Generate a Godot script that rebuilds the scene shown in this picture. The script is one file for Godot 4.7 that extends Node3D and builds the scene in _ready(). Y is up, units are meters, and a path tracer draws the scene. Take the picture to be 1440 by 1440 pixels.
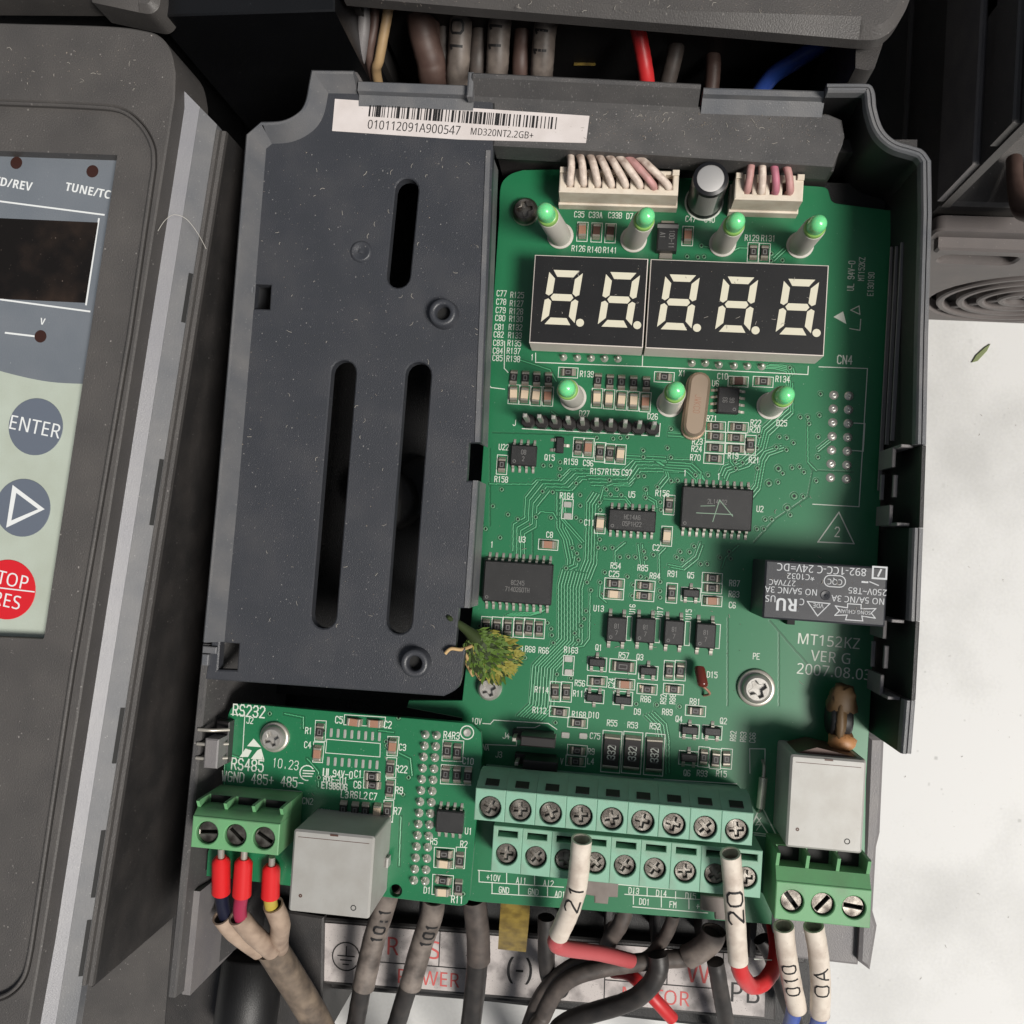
extends Node3D
# A motor drive with its front cover off, photographed from above, between its neighbours on a pale floor.
# All measures below are millimetres on the drive (x to the right, y up from the circuit board, z towards the cable end); MM turns them into metres.
const MM := 0.001
var mat := {}
var cache := {}
var names := {}
var rng := RandomNumberGenerator.new()

# ------------------------------------------------------------------ shape builder
class Shape:
	var v := PackedVector3Array()
	var n := PackedVector3Array()
	var uv := PackedVector2Array()
	var xf := Transform3D()

	func tri(a: Vector3, b: Vector3, c: Vector3, na: Vector3, nb: Vector3, nc: Vector3) -> void:
		# a, b, c counter-clockwise seen from outside; Godot's front faces run clockwise
		for k in [[a, na], [c, nc], [b, nb]]:
			v.append(xf * (k[0] as Vector3))
			n.append((xf.basis * (k[1] as Vector3)).normalized())

	func face(a: Vector3, b: Vector3, c: Vector3, hint := Vector3.ZERO) -> void:
		var m := (b - a).cross(c - a)
		if m.length_squared() < 1e-14:
			return
		m = m.normalized()
		if hint != Vector3.ZERO and m.dot(hint) < 0:
			m = -m
			tri(a, c, b, m, m, m)
		else:
			tri(a, b, c, m, m, m)

	func quad(a: Vector3, b: Vector3, c: Vector3, d: Vector3, hint := Vector3.ZERO) -> void:
		face(a, b, c, hint)
		face(a, c, d, hint)

	func quad_n(a: Vector3, b: Vector3, c: Vector3, d: Vector3, na: Vector3, nb: Vector3, nc: Vector3, nd: Vector3) -> void:
		if (b - a).cross(c - a).dot(na + nb + nc) < 0 or (c - a).cross(d - a).dot(na + nc + nd) < 0:
			tri(a, c, b, na, nc, nb)
			tri(a, d, c, na, nd, nc)
		else:
			tri(a, b, c, na, nb, nc)
			tri(a, c, d, na, nc, nd)

	static func area(p: Array) -> float:
		var s := 0.0
		for i in p.size():
			var a: Vector2 = p[i]
			var b: Vector2 = p[(i + 1) % p.size()]
			s += a.x * b.y - b.x * a.y
		return s / 2

	static func inset(p: Array, d: float) -> Array:   # p has positive area; the outline moved inwards by d
		var r := []
		var c := p.size()
		for i in c:
			var e: Vector2 = (p[i] - p[(i + c - 1) % c]).normalized()
			var f: Vector2 = (p[(i + 1) % c] - p[i]).normalized()
			var m := Vector2(-e.y, e.x) + Vector2(-f.y, f.x)
			var l := maxf(m.length_squared() / 2, 0.5)
			r.append(p[i] + m * (d / l))
		return r

	static func clip_ears(p: Array) -> Array:   # triangles (indices) of a simple polygon of positive area, bridges to holes allowed
		var ids := range(p.size())
		var out := []
		var guard := 0
		while ids.size() > 3 and guard < 4000:
			guard += 1
			var best := -1
			var q := -1e9
			var c := ids.size()
			for i in c:
				var a: Vector2 = p[ids[(i + c - 1) % c]]
				var b: Vector2 = p[ids[i]]
				var d: Vector2 = p[ids[(i + 1) % c]]
				var cr := (b - a).cross(d - b)
				if cr <= 1e-7:
					continue
				var ok := true
				for j in ids:
					var t: Vector2 = p[j]
					if t.is_equal_approx(a) or t.is_equal_approx(b) or t.is_equal_approx(d):
						continue
					if (b - a).cross(t - a) >= -1e-6 and (d - b).cross(t - b) >= -1e-6 and (a - d).cross(t - d) >= -1e-6:
						ok = false
						break
				if ok:
					best = i
					break
			if best < 0:
				for i in c:
					var a2: Vector2 = p[ids[(i + c - 1) % c]]
					var b2: Vector2 = p[ids[i]]
					var d2: Vector2 = p[ids[(i + 1) % c]]
					var s := (b2 - a2).cross(d2 - b2)
					if absf(s) < 1e-6:
						best = i
						break
					if s > q:
						q = s
						best = i
			out.append([ids[(best + c - 1) % c], ids[best], ids[(best + 1) % c]])
			ids.remove_at(best)
		out.append([ids[0], ids[1], ids[2]])
		return out

	static func bridged(p: Array, holes: Array) -> Array:
		var r := p.duplicate()
		var hs := holes.duplicate()
		hs.sort_custom(func(a, b): return a.map(func(t): return t.x).max() > b.map(func(t): return t.x).max())
		for h in hs:
			var hole: Array = h.duplicate()
			if area(hole) > 0:
				hole.reverse()
			var best := [0, 0, 1e9]
			for i in r.size():
				for j in hole.size():
					var d: float = (r[i] - hole[j]).length()
					if d < best[2]:
						var clear := true
						for k in r.size():
							if k != i and (k + 1) % r.size() != i and not r[k].is_equal_approx(r[i]) and not r[(k + 1) % r.size()].is_equal_approx(r[i]) and Geometry2D.segment_intersects_segment(r[i], hole[j], r[k], r[(k + 1) % r.size()]) != null:
								clear = false
								break
						if clear:
							best = [i, j, d]
			var joined := r.slice(0, best[0] + 1)
			for k in hole.size() + 1:
				joined.append(hole[(best[1] + k) % hole.size()])
			joined.append_array(r.slice(best[0]))
			r = joined
		return r

	func side(p: Array, y0: float, q: Array, y1: float, soft := 0.75) -> void:   # a ring of faces from outline p at y0 up to outline q at y1, outward for positive area
		var c := p.size()
		var en := []
		for i in c:
			var e: Vector2 = (p[(i + 1) % c] - p[i]).normalized()
			var back: float = ((p[i] - q[i]).length())
			var up := atan2(back if absf(y1 - y0) > 1e-6 else 1.0, maxf(absf(y1 - y0), 1e-6))
			var o := Vector3(e.y, 0, -e.x)
			en.append((o * cos(up) + Vector3.UP * sin(up) * signf(y1 - y0)).normalized())
		for i in c:
			var j := (i + 1) % c
			var na: Vector3 = en[i]
			var nb: Vector3 = en[i]
			if en[i].dot(en[(i + c - 1) % c]) > soft:
				na = (en[i] + en[(i + c - 1) % c]).normalized()
			if en[i].dot(en[j]) > soft:
				nb = (en[i] + en[j]).normalized()
			quad_n(Vector3(p[i].x, y0, p[i].y), Vector3(q[i].x, y1, q[i].y), Vector3(q[j].x, y1, q[j].y), Vector3(p[j].x, y0, p[j].y), na, na, nb, nb)

	func cap(p: Array, y: float, up := true) -> void:
		for t in clip_ears(p):
			face(Vector3(p[t[0]].x, y, p[t[0]].y), Vector3(p[t[1]].x, y, p[t[1]].y), Vector3(p[t[2]].x, y, p[t[2]].y), Vector3.UP if up else Vector3.DOWN)

	func prism(outline: Array, y0: float, y1: float, bevel := 0.0, holes := [], bottom := true) -> void:
		var p := outline.duplicate()
		if area(p) < 0:
			p.reverse()
		var top := p
		if bevel > 0:
			top = inset(p, bevel)
			side(p, y0, p, y1 - bevel)
			side(p, y1 - bevel, top, y1)
		else:
			side(p, y0, p, y1)
		var rims := []
		var lows := []
		for h in holes:
			var k: Array = h.duplicate()
			if area(k) > 0:
				k.reverse()
			var wide := inset(k, bevel) if bevel > 0 else k
			side(k, y0, k, y1 - bevel)
			if bevel > 0:
				side(k, y1 - bevel, wide, y1)
			rims.append(wide)
			lows.append(k)
		cap(bridged(top, rims) if rims else top, y1)
		if bottom:
			cap(bridged(p, lows) if lows else p, y0, false)

	func box(c: Vector3, s: Vector3, bevel := 0.0, corner := 0.0) -> void:   # c is the middle of the bottom
		prism(Shape.rect(c.x, c.z, s.x, s.z, corner), c.y, c.y + s.y, bevel)

	static func rect(x: float, z: float, w: float, d: float, r := 0.0, segs := 4) -> Array:
		if r <= 0:
			return [Vector2(x - w / 2, z - d / 2), Vector2(x + w / 2, z - d / 2), Vector2(x + w / 2, z + d / 2), Vector2(x - w / 2, z + d / 2)]
		var o := []
		for k in 4:
			var cx: float = x + (w / 2 - r) * [1, 1, -1, -1][k]
			var cz: float = z + (d / 2 - r) * [-1, 1, 1, -1][k]
			for i in segs + 1:
				var a := -PI / 2 + PI / 2 * (k + float(i) / segs)
				o.append(Vector2(cx + r * cos(a), cz + r * sin(a)))
		return o

	static func circle(x: float, z: float, r: float, segs := 20) -> Array:
		var o := []
		for i in segs:
			o.append(Vector2(x + r * cos(TAU * i / segs), z + r * sin(TAU * i / segs)))
		return o

	static func slot(a: Vector2, b: Vector2, r: float, segs := 8) -> Array:
		var d := (b - a).angle()
		var o := []
		for i in segs + 1:
			o.append(a + Vector2.from_angle(d + PI / 2 + PI * i / segs) * r)
		for i in segs + 1:
			o.append(b + Vector2.from_angle(d - PI / 2 + PI * i / segs) * r)
		return o

	func lathe(profile: Array, segs := 20, soft := 0.6) -> void:   # profile of (radius, height), from the bottom outside to the top
		var ns := []
		for i in profile.size() - 1:
			var d: Vector2 = (profile[i + 1] - profile[i]).normalized()
			ns.append(Vector2(d.y, -d.x))
		for i in profile.size() - 1:
			var a: Vector2 = profile[i]
			var b: Vector2 = profile[i + 1]
			var na: Vector2 = ns[i]
			var nb: Vector2 = ns[i]
			if i > 0 and ns[i - 1].dot(ns[i]) > soft:
				na = (ns[i - 1] + ns[i]).normalized()
			if i < ns.size() - 1 and ns[i + 1].dot(ns[i]) > soft:
				nb = (ns[i + 1] + ns[i]).normalized()
			for k in segs:
				var t0 := TAU * k / segs
				var t1 := TAU * (k + 1) / segs
				var at := func(q: Vector2, t: float) -> Vector3: return Vector3(q.x * cos(t), q.y, q.x * sin(t))
				if a.x < 1e-6:
					tri2(at.call(a, t0), at.call(b, t1), at.call(b, t0), at.call(na, t0), at.call(nb, t1), at.call(nb, t0))
				elif b.x < 1e-6:
					tri2(at.call(a, t0), at.call(a, t1), at.call(b, t0), at.call(na, t0), at.call(na, t1), at.call(nb, t0))
				else:
					quad_n(at.call(a, t0), at.call(b, t0), at.call(b, t1), at.call(a, t1), at.call(na, t0), at.call(nb, t0), at.call(nb, t1), at.call(na, t1))

	func tri2(a: Vector3, b: Vector3, c: Vector3, na: Vector3, nb: Vector3, nc: Vector3) -> void:
		if (b - a).cross(c - a).dot(na + nb + nc) < 0:
			tri(a, c, b, na, nc, nb)
		else:
			tri(a, b, c, na, nb, nc)

	static func smooth(pts: Array, steps := 6) -> Array:   # a Catmull-Rom curve through the points
		var o := []
		for i in pts.size() - 1:
			var p0: Vector3 = pts[maxi(i - 1, 0)]
			var p1: Vector3 = pts[i]
			var p2: Vector3 = pts[i + 1]
			var p3: Vector3 = pts[mini(i + 2, pts.size() - 1)]
			for k in steps:
				var t := float(k) / steps
				o.append(0.5 * (2 * p1 + (p2 - p0) * t + (2 * p0 - 5 * p1 + 4 * p2 - p3) * t * t + (3 * p1 - p0 - 3 * p2 + p3) * t * t * t))
		o.append(pts[-1])
		return o

	static func frames(path: Array) -> Array:   # [tangent, up, across] at each point, up as near the sky as it gets
		var o := []
		var last := Vector3.UP
		for i in path.size():
			var t: Vector3 = (path[mini(i + 1, path.size() - 1)] - path[maxi(i - 1, 0)]).normalized()
			var ref := Vector3.UP if i == 0 else last
			if absf(t.dot(ref)) > 0.98:
				ref = Vector3(0, 0, -1)
			var u := (ref - t * ref.dot(t)).normalized()
			last = u
			o.append([t, u, t.cross(u)])
		return o

	func tube(path: Array, radius, segs := 12, ends := true) -> void:   # radius: a number or one per point
		var fr := Shape.frames(path)
		var rr := func(i: int) -> float: return radius[i] if radius is Array else radius
		for i in path.size() - 1:
			for k in segs:
				var a0 := TAU * k / segs
				var a1 := TAU * (k + 1) / segs
				var d00: Vector3 = fr[i][1] * cos(a0) + fr[i][2] * sin(a0)
				var d01: Vector3 = fr[i][1] * cos(a1) + fr[i][2] * sin(a1)
				var d10: Vector3 = fr[i + 1][1] * cos(a0) + fr[i + 1][2] * sin(a0)
				var d11: Vector3 = fr[i + 1][1] * cos(a1) + fr[i + 1][2] * sin(a1)
				quad_n(path[i] + d00 * rr.call(i), path[i + 1] + d10 * rr.call(i + 1), path[i + 1] + d11 * rr.call(i + 1), path[i] + d01 * rr.call(i), d00, d10, d11, d01)
		if ends:
			for e in [0, path.size() - 1]:
				var w: Vector3 = fr[e][0] * (-1.0 if e == 0 else 1.0)
				for k in segs:
					var a0 := TAU * k / segs
					var a1 := TAU * (k + 1) / segs
					face(path[e], path[e] + (fr[e][1] * cos(a0) + fr[e][2] * sin(a0)) * rr.call(e), path[e] + (fr[e][1] * cos(a1) + fr[e][2] * sin(a1)) * rr.call(e), w)

	func line(a: Vector2, b: Vector2, w: float, y: float, grow := true) -> void:   # a printed line lying flat
		var d := (b - a).normalized() if a != b else Vector2.RIGHT
		y += (v.size() / 6 % 9) * 0.0015   # strokes that cross lie a hair above each other
		var o := Vector2(-d.y, d.x) * w / 2
		var e := d * w / 2 * (1.0 if grow else 0.0)
		var p := [a - e + o, b + e + o, b + e - o, a - e - o]
		quad(Vector3(p[0].x, y, p[0].y), Vector3(p[1].x, y, p[1].y), Vector3(p[2].x, y, p[2].y), Vector3(p[3].x, y, p[3].y), Vector3.UP)

	func loop(p: Array, w: float, y: float, closed := true) -> void:
		for i in p.size() - (0 if closed else 1):
			line(p[i], p[(i + 1) % p.size()], w, y)

	func strip(pts: Array, normals: Array, w: float) -> void:   # a printed line on a curved surface
		for i in pts.size() - 1:
			var t: Vector3 = (pts[i + 1] - pts[i]).normalized()
			var a: Vector3 = t.cross(normals[i]).normalized() * w / 2
			var b: Vector3 = t.cross(normals[i + 1]).normalized() * w / 2
			var e := t * w * 0.3
			quad(pts[i] + a - e, pts[i + 1] + b + e, pts[i + 1] - b + e, pts[i] - a - e, normals[i] + normals[i + 1])

	func mesh(at := Vector3.ZERO) -> ArrayMesh:
		var arr := []
		arr.resize(Mesh.ARRAY_MAX)
		var pv := PackedVector3Array()
		pv.resize(v.size())
		for i in v.size():
			pv[i] = (v[i] - at) * 0.001
		arr[Mesh.ARRAY_VERTEX] = pv
		arr[Mesh.ARRAY_NORMAL] = n
		if uv.size() == v.size():
			arr[Mesh.ARRAY_TEX_UV] = uv
		var m := ArrayMesh.new()
		m.add_surface_from_arrays(Mesh.PRIMITIVE_TRIANGLES, arr)
		return m


# ------------------------------------------------------------------ scene tree helpers
func numbered(called: String) -> String:
	names[called] = names.get(called, -1) + 1
	return called if names[called] == 0 else "%s_%03d" % [called, names[called]]


func thing(called: String, label: String, category: String, at: Vector3, group := "") -> Node3D:
	var o := Node3D.new()
	o.name = numbered(called)
	add_child(o)
	o.position = at * MM
	o.set_meta("label", label)
	o.set_meta("category", category)
	if group:
		o.set_meta("group", group)
	return o


func put(s: Shape, called: String, m: Material, parent: Node3D) -> MeshInstance3D:   # a shape given in drive measures
	var o := MeshInstance3D.new()
	o.name = called
	var base := Vector3.ZERO
	var up: Node3D = parent
	while up != self:
		base += up.position
		up = up.get_parent()
	o.mesh = s.mesh(base / MM)
	o.material_override = m
	parent.add_child(o, true)
	return o


func part(mesh: Mesh, called: String, m: Material, parent: Node3D, at: Vector3, yaw := 0.0) -> MeshInstance3D:   # a shared mesh, placed in its parent's own measures
	var o := MeshInstance3D.new()
	o.name = called
	o.mesh = mesh
	o.material_override = m
	o.position = at * MM
	o.rotation.y = deg_to_rad(yaw)
	parent.add_child(o, true)
	return o


func group_part(called: String, parent: Node3D, at: Vector3, yaw := 0.0) -> Node3D:
	var o := Node3D.new()
	o.name = called
	o.position = at * MM
	o.rotation.y = deg_to_rad(yaw)
	parent.add_child(o, true)
	return o


func xz(p: Vector3) -> Vector2:
	return Vector2(p.x, p.z)


# ------------------------------------------------------------------ lettering
const STROKES := {
	"A": "06 20 46,14 34", "B": "00 06 36 45 44 33 03,33 42 41 30 00", "C": "41 30 10 01 05 16 36 45", "D": "00 06 26 45 41 20 00",
	"E": "40 00 06 46,03 33", "F": "40 00 06,03 33", "G": "41 30 10 01 05 16 36 45 43 23", "H": "00 06,40 46,03 43", "I": "20 26",
	"J": "40 45 36 16 05", "K": "00 06,40 03 46", "L": "00 06 46", "M": "06 00 23 40 46", "N": "06 00 46 40", "O": "10 30 41 45 36 16 05 01 10",
	"P": "06 00 30 41 42 33 03", "Q": "10 30 41 45 36 16 05 01 10,24 46", "R": "06 00 30 41 42 33 03,23 46", "S": "41 30 10 01 02 13 33 44 45 36 16 05",
	"T": "00 40,20 26", "U": "00 05 16 36 45 40", "V": "00 26 40", "W": "00 16 23 36 40", "X": "00 46,40 06", "Y": "00 23 40,23 26", "Z": "00 40 06 46",
	"0": "10 30 41 45 36 16 05 01 10", "1": "11 20 26", "2": "01 10 30 41 42 06 46", "3": "01 10 30 41 42 33 44 45 36 16 05,13 33", "4": "36 30 04 44",
	"5": "40 00 02 32 43 45 36 16 05", "6": "41 30 10 01 05 16 36 45 44 33 03", "7": "00 40 16", "8": "10 30 41 42 33 13 02 01 10,13 04 05 16 36 45 44 33",
	"9": "43 13 02 01 10 30 41 45 36 16 05", "-": "03 43", "+": "03 43,21 25", ".": "25 26", "/": "06 40", "(": "30 12 14 36", ")": "10 32 34 16",
	"=": "02 42,04 44", "~": "03 12 24 33", ":": "22 23,25 26", "*": "11 35,31 15",
}


func strokes(text: String) -> Array:   # polylines of a text, each letter 4 wide and 6 high on a pitch of 6
	var out := []
	for i in text.length():
		for run in STROKES.get(text[i], "").split(",", false):
			var line := []
			for q in run.split(" ", false):
				line.append(Vector2(q[0].to_int() + i * 6.0, q[1].to_int()))
			out.append(line)
	return out


func silk(s: Shape, text: String, at: Vector3, high: float, turn := 0.0, w := 0.16) -> void:   # printed on a board, middle of the text at «at», turn clockwise in degrees
	var k := high / 6
	var mid := Vector2(text.length() * 6 - 2, 6) / 2
	for line in strokes(text):
		for i in line.size() - 1:
			var a: Vector2 = xz(at) + ((line[i] - mid) * Vector2(k * 0.64, k)).rotated(deg_to_rad(turn))
			var b: Vector2 = xz(at) + ((line[i + 1] - mid) * Vector2(k * 0.64, k)).rotated(deg_to_rad(turn))
			s.line(a, b, w, at.y)


func letters(s: Shape, text: String, at: Vector3, high: float, turn := 0.0, stretch := 1.0, bold := 400, basis := Basis()) -> void:   # set in a sans-serif face, lying flat; high is the capitals' height
	var key := "%s/%d" % [text, bold]
	if not cache.has(key):
		var f := SystemFont.new()
		f.font_names = PackedStringArray(["Droid Sans"])
		f.font_weight = bold
		var t := TextMesh.new()
		t.font = f
		t.font_size = 64
		t.pixel_size = 1.0
		t.depth = 0.0
		t.curve_step = 4.0
		t.text = text
		cache[key] = t.surface_get_arrays(0)
	var arr: Array = cache[key]
	var pv: PackedVector3Array = arr[Mesh.ARRAY_VERTEX]
	var id: PackedInt32Array = arr[Mesh.ARRAY_INDEX]
	if pv.is_empty():
		return
	var lo := Vector2(1e9, 1e9)
	var hi := -lo
	for p in pv:
		lo = lo.min(Vector2(p.x, p.y))
		hi = hi.max(Vector2(p.x, p.y))
	var k := high / 46.0
	var mid := (lo + hi) / 2
	for i in range(0, id.size(), 3):
		var q := []
		for j in 3:
			var p := pv[id[i + j]]
			var r := Vector2((p.x - mid.x) * k * stretch, -(p.y - mid.y) * k).rotated(deg_to_rad(turn))
			q.append(at + basis * Vector3(r.x, 0, r.y))
		s.face(q[0], q[1], q[2], basis * Vector3.UP)


func on_tube(s: Shape, text: String, path: Array, r: float, from: float, high: float, w: float, side := 0.0, flip := false) -> void:
	# text along a tube: «from» is the distance along the path to its middle, letters stand across it
	var fr := Shape.frames(path)
	var dist := [0.0]
	for i in path.size() - 1:
		dist.append(dist[-1] + (path[i + 1] - path[i]).length())
	var k := high / 6
	var long := 1.0 if text.length() > 2 else 1.25
	var mid := Vector2(text.length() * 6 - 2, 6) / 2
	for line in strokes(text):
		var pts := []
		var ns := []
		for i in line.size() - 1:
			for e in 5:
				if e == 4 and i < line.size() - 2:
					continue
				var g: Vector2 = (line[i].lerp(line[i + 1], e / 4.0) - mid) * Vector2(k * long, k)
				var d := clampf(from + (g.x if flip else -g.x), 0, dist[-1] - 0.001)
				var j := 0
				while dist[j + 1] < d:
					j += 1
				var t: float = (d - dist[j]) / (dist[j + 1] - dist[j])
				var c: Vector3 = path[j].lerp(path[j + 1], t)
				var up: Vector3 = fr[j][1].lerp(fr[j + 1][1], t).normalized()
				var ac: Vector3 = fr[j][2].lerp(fr[j + 1][2], t).normalized()
				var an := side + (g.y if flip else -g.y) / r
				var o := up * cos(an) + ac * sin(an)
				pts.append(c + o * (r + 0.03))
				ns.append(o)
		s.strip(pts, ns, w)


# ------------------------------------------------------------------ materials
func paint(called: String, color: Color, rough := 0.5, metal := 0.0) -> StandardMaterial3D:
	var m := StandardMaterial3D.new()
	m.albedo_color = color
	m.roughness = rough
	m.metallic = metal
	mat[called] = m
	return m


func soft_noise(s: int, freq: float, octaves := 4) -> Image:
	var f := FastNoiseLite.new()
	f.seed = s
	f.frequency = freq
	f.fractal_octaves = octaves
	var im := f.get_seamless_image(512, 512)
	im.convert(Image.FORMAT_L8)
	return im


func grain(called: String, base: Color, dust: Color, cover: float, patchy: float, specks: int, rough: float, bump := 1.0, span := 0.05, metal := 0.0) -> StandardMaterial3D:
	# moulded plastic or metal: fine grain, a patchy film of dust and loose specks; span is the width of the pattern in metres
	var m := paint(called, Color.WHITE, rough, metal)
	var s := called.hash() % 1000
	var wide := soft_noise(s, 0.008).get_data()
	var fine_image := soft_noise(s + 1, 0.4, 2)
	var fine := fine_image.get_data()
	var data := PackedByteArray()
	data.resize(512 * 512 * 3)
	for i in 512 * 512:
		var t := clampf(cover + (wide[i] / 255.0 - 0.5) * patchy + (fine[i] / 255.0 - 0.5) * (0.12 + cover * 0.6), 0, 1)
		data[i * 3] = int(255 * lerpf(base.r, dust.r, t))
		data[i * 3 + 1] = int(255 * lerpf(base.g, dust.g, t))
		data[i * 3 + 2] = int(255 * lerpf(base.b, dust.b, t))
	var im := Image.create_from_data(512, 512, false, Image.FORMAT_RGB8, data)
	var r := RandomNumberGenerator.new()
	r.seed = s
	for k in specks:
		var c := base.lerp(dust.lightened(0.25), r.randf_range(0.3, 1.0))
		var x := r.randi() % 508
		var y := r.randi() % 508
		var w := 1 + (1 if r.randf() < 0.12 else 0)
		im.fill_rect(Rect2i(x, y, w, w + (1 if r.randf() < 0.15 else 0)), c)
	m.albedo_texture = ImageTexture.create_from_image(im)
	if bump > 0:
		fine_image.convert(Image.FORMAT_RGBA8)
		fine_image.bump_map_to_normal_map(bump * 3.0)
		m.normal_enabled = true
		m.normal_scale = 0.22
		m.normal_texture = ImageTexture.create_from_image(fine_image)
	m.uv1_triplanar = true
	m.uv1_scale = Vector3.ONE / span
	return m


func materials() -> void:
	grain("plate", Color(0.212, 0.22, 0.242), Color(0.43, 0.41, 0.39), 0.06, 0.28, 700, 0.42, 1.0, 0.05)
	grain("shelf", Color(0.25, 0.248, 0.252), Color(0.46, 0.44, 0.425), 0.22, 0.45, 2600, 0.6, 1.0, 0.05)
	grain("rim", Color(0.33, 0.34, 0.36), Color(0.55, 0.53, 0.51), 0.25, 0.5, 600, 0.45, 1.0, 0.04)
	grain("shell", Color(0.175, 0.17, 0.17), Color(0.36, 0.335, 0.32), 0.15, 0.5, 500, 0.5, 1.0, 0.05)
	grain("black", Color(0.065, 0.065, 0.07), Color(0.16, 0.15, 0.145), 0.1, 0.4, 200, 0.5, 1.0, 0.05)
	grain("cover", Color(0.285, 0.276, 0.272), Color(0.50, 0.475, 0.45), 0.10, 0.25, 500, 0.5, 1.0, 0.06)
	grain("band", Color(0.47, 0.47, 0.495), Color(0.56, 0.555, 0.55), 0.3, 0.4, 300, 0.42, 1.2, 0.04)
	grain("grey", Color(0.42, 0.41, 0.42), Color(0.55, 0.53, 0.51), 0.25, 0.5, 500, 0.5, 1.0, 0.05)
	grain("old_white", Color(0.86, 0.82, 0.76), Color(0.62, 0.52, 0.42), 0.12, 0.35, 60, 0.55, 0.6, 0.02)
	grain("sleeve", Color(0.84, 0.80, 0.75), Color(0.42, 0.33, 0.28), 0.08, 0.75, 500, 0.5, 0.4, 0.02)
	grain("grey_sleeve", Color(0.52, 0.48, 0.45), Color(0.18, 0.16, 0.15), 0.35, 1.2, 900, 0.5, 0.4, 0.02)
	grain("jacket", Color(0.50, 0.44, 0.38), Color(0.20, 0.17, 0.15), 0.3, 1.3, 1500, 0.65, 0.8, 0.02)
	grain("label", Color(0.84, 0.81, 0.80), Color(0.55, 0.50, 0.47), 0.05, 0.25, 120, 0.5, 0.0, 0.03)
	grain("dirty_label", Color(0.74, 0.71, 0.70), Color(0.05, 0.045, 0.045), 0.0, 0.75, 2600, 0.55, 0.3, 0.03)
	grain("tin", Color(0.66, 0.655, 0.64), Color(0.46, 0.43, 0.39), 0.08, 0.22, 700, 0.48, 0.5, 0.025, 0.15)
	grain("terminal", Color(0.50, 0.675, 0.585), Color(0.46, 0.50, 0.43), 0.1, 0.8, 500, 0.5, 0.5, 0.03)
	grain("terminal_side", Color(0.40, 0.62, 0.43), Color(0.42, 0.48, 0.38), 0.1, 0.8, 500, 0.5, 0.5, 0.03)
	grain("screw_metal", Color(0.56, 0.54, 0.51), Color(0.16, 0.14, 0.13), 0.3, 1.1, 500, 0.36, 0.8, 0.012, 0.9)
	grain("chip", Color(0.10, 0.10, 0.105), Color(0.30, 0.29, 0.28), 0.08, 0.2, 500, 0.5, 1.0, 0.02)
	grain("relay", Color(0.155, 0.162, 0.185), Color(0.34, 0.34, 0.34), 0.12, 0.2, 600, 0.45, 0.8, 0.03)
	grain("display_face", Color(0.075, 0.073, 0.08), Color(0.30, 0.29, 0.28), 0.05, 0.12, 420, 0.42, 0.4, 0.03)
	grain("wire_white", Color(0.86, 0.80, 0.75), Color(0.38, 0.29, 0.25), 0.2, 1.3, 900, 0.55, 0.4, 0.012)
	grain("wire_pink", Color(0.78, 0.58, 0.57), Color(0.45, 0.36, 0.32), 0.2, 0.9, 300, 0.55, 0.4, 0.012)
	grain("wire_black", Color(0.12, 0.115, 0.115), Color(0.33, 0.30, 0.28), 0.25, 0.8, 250, 0.5, 0.4, 0.02)
	grain("wire_grey", Color(0.22, 0.20, 0.19), Color(0.48, 0.43, 0.40), 0.3, 0.8, 250, 0.55, 0.4, 0.02)
	grain("tape", Color(0.52, 0.44, 0.19), Color(0.28, 0.22, 0.08), 0.3, 1.3, 500, 0.4, 0.5, 0.012)
	grain("ceramic", Color(0.70, 0.56, 0.45), Color(0.48, 0.36, 0.28), 0.2, 0.5, 0, 0.5, 0.3, 0.01)
	grain("floor", Color(0.805, 0.805, 0.80), Color(0.56, 0.56, 0.55), 0.07, 0.6, 200, 0.5, 0.0, 0.23)
	grain("keypad_blue", Color(0.41, 0.435, 0.465), Color(0.52, 0.53, 0.55), 0.15, 0.3, 80, 0.45, 0.3, 0.05)
	grain("keypad_pale", Color(0.70, 0.735, 0.69), Color(0.62, 0.64, 0.58), 0.2, 0.5, 60, 0.45, 0.3, 0.05)
	grain("glass_window", Color(0.075, 0.06, 0.05), Color(0.26, 0.20, 0.16), 0.12, 1.1, 400, 0.3, 0.0, 0.05)
	paint("solder", Color(0.78, 0.77, 0.74), 0.35, 0.6)
	paint("lead", Color(0.74, 0.72, 0.68), 0.36, 0.6)
	paint("terminal_cap", Color(0.72, 0.69, 0.64), 0.35, 0.7)
	paint("resistor", Color(0.15, 0.135, 0.13), 0.42)
	paint("tan", Color(0.60, 0.44, 0.36), 0.5)
	paint("brown", Color(0.30, 0.19, 0.15), 0.5)
	paint("cream", Color(0.80, 0.72, 0.62), 0.5)
	paint("silk", Color(0.80, 0.82, 0.78), 0.6)
	paint("silk_dim", Color(0.50, 0.60, 0.52), 0.6)
	paint("chip_print", Color(0.44, 0.435, 0.43), 0.6)
	paint("relay_print", Color(0.76, 0.77, 0.78), 0.6)
	paint("segment", Color(0.83, 0.81, 0.73), 0.45)
	paint("display_white", Color(0.84, 0.80, 0.77), 0.5)
	paint("ink", Color(0.09, 0.085, 0.09), 0.6)
	paint("red_ink", Color(0.76, 0.34, 0.33), 0.6)
	paint("white_ink", Color(0.86, 0.87, 0.87), 0.6)
	paint("button_blue", Color(0.38, 0.41, 0.46), 0.45)
	paint("button_red", Color(0.80, 0.12, 0.16), 0.45)
	paint("hole", Color(0.02, 0.02, 0.02), 0.7)
	paint("lamp_window", Color(0.22, 0.13, 0.11), 0.35)
	paint("red", Color(0.78, 0.12, 0.13), 0.42)
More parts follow.
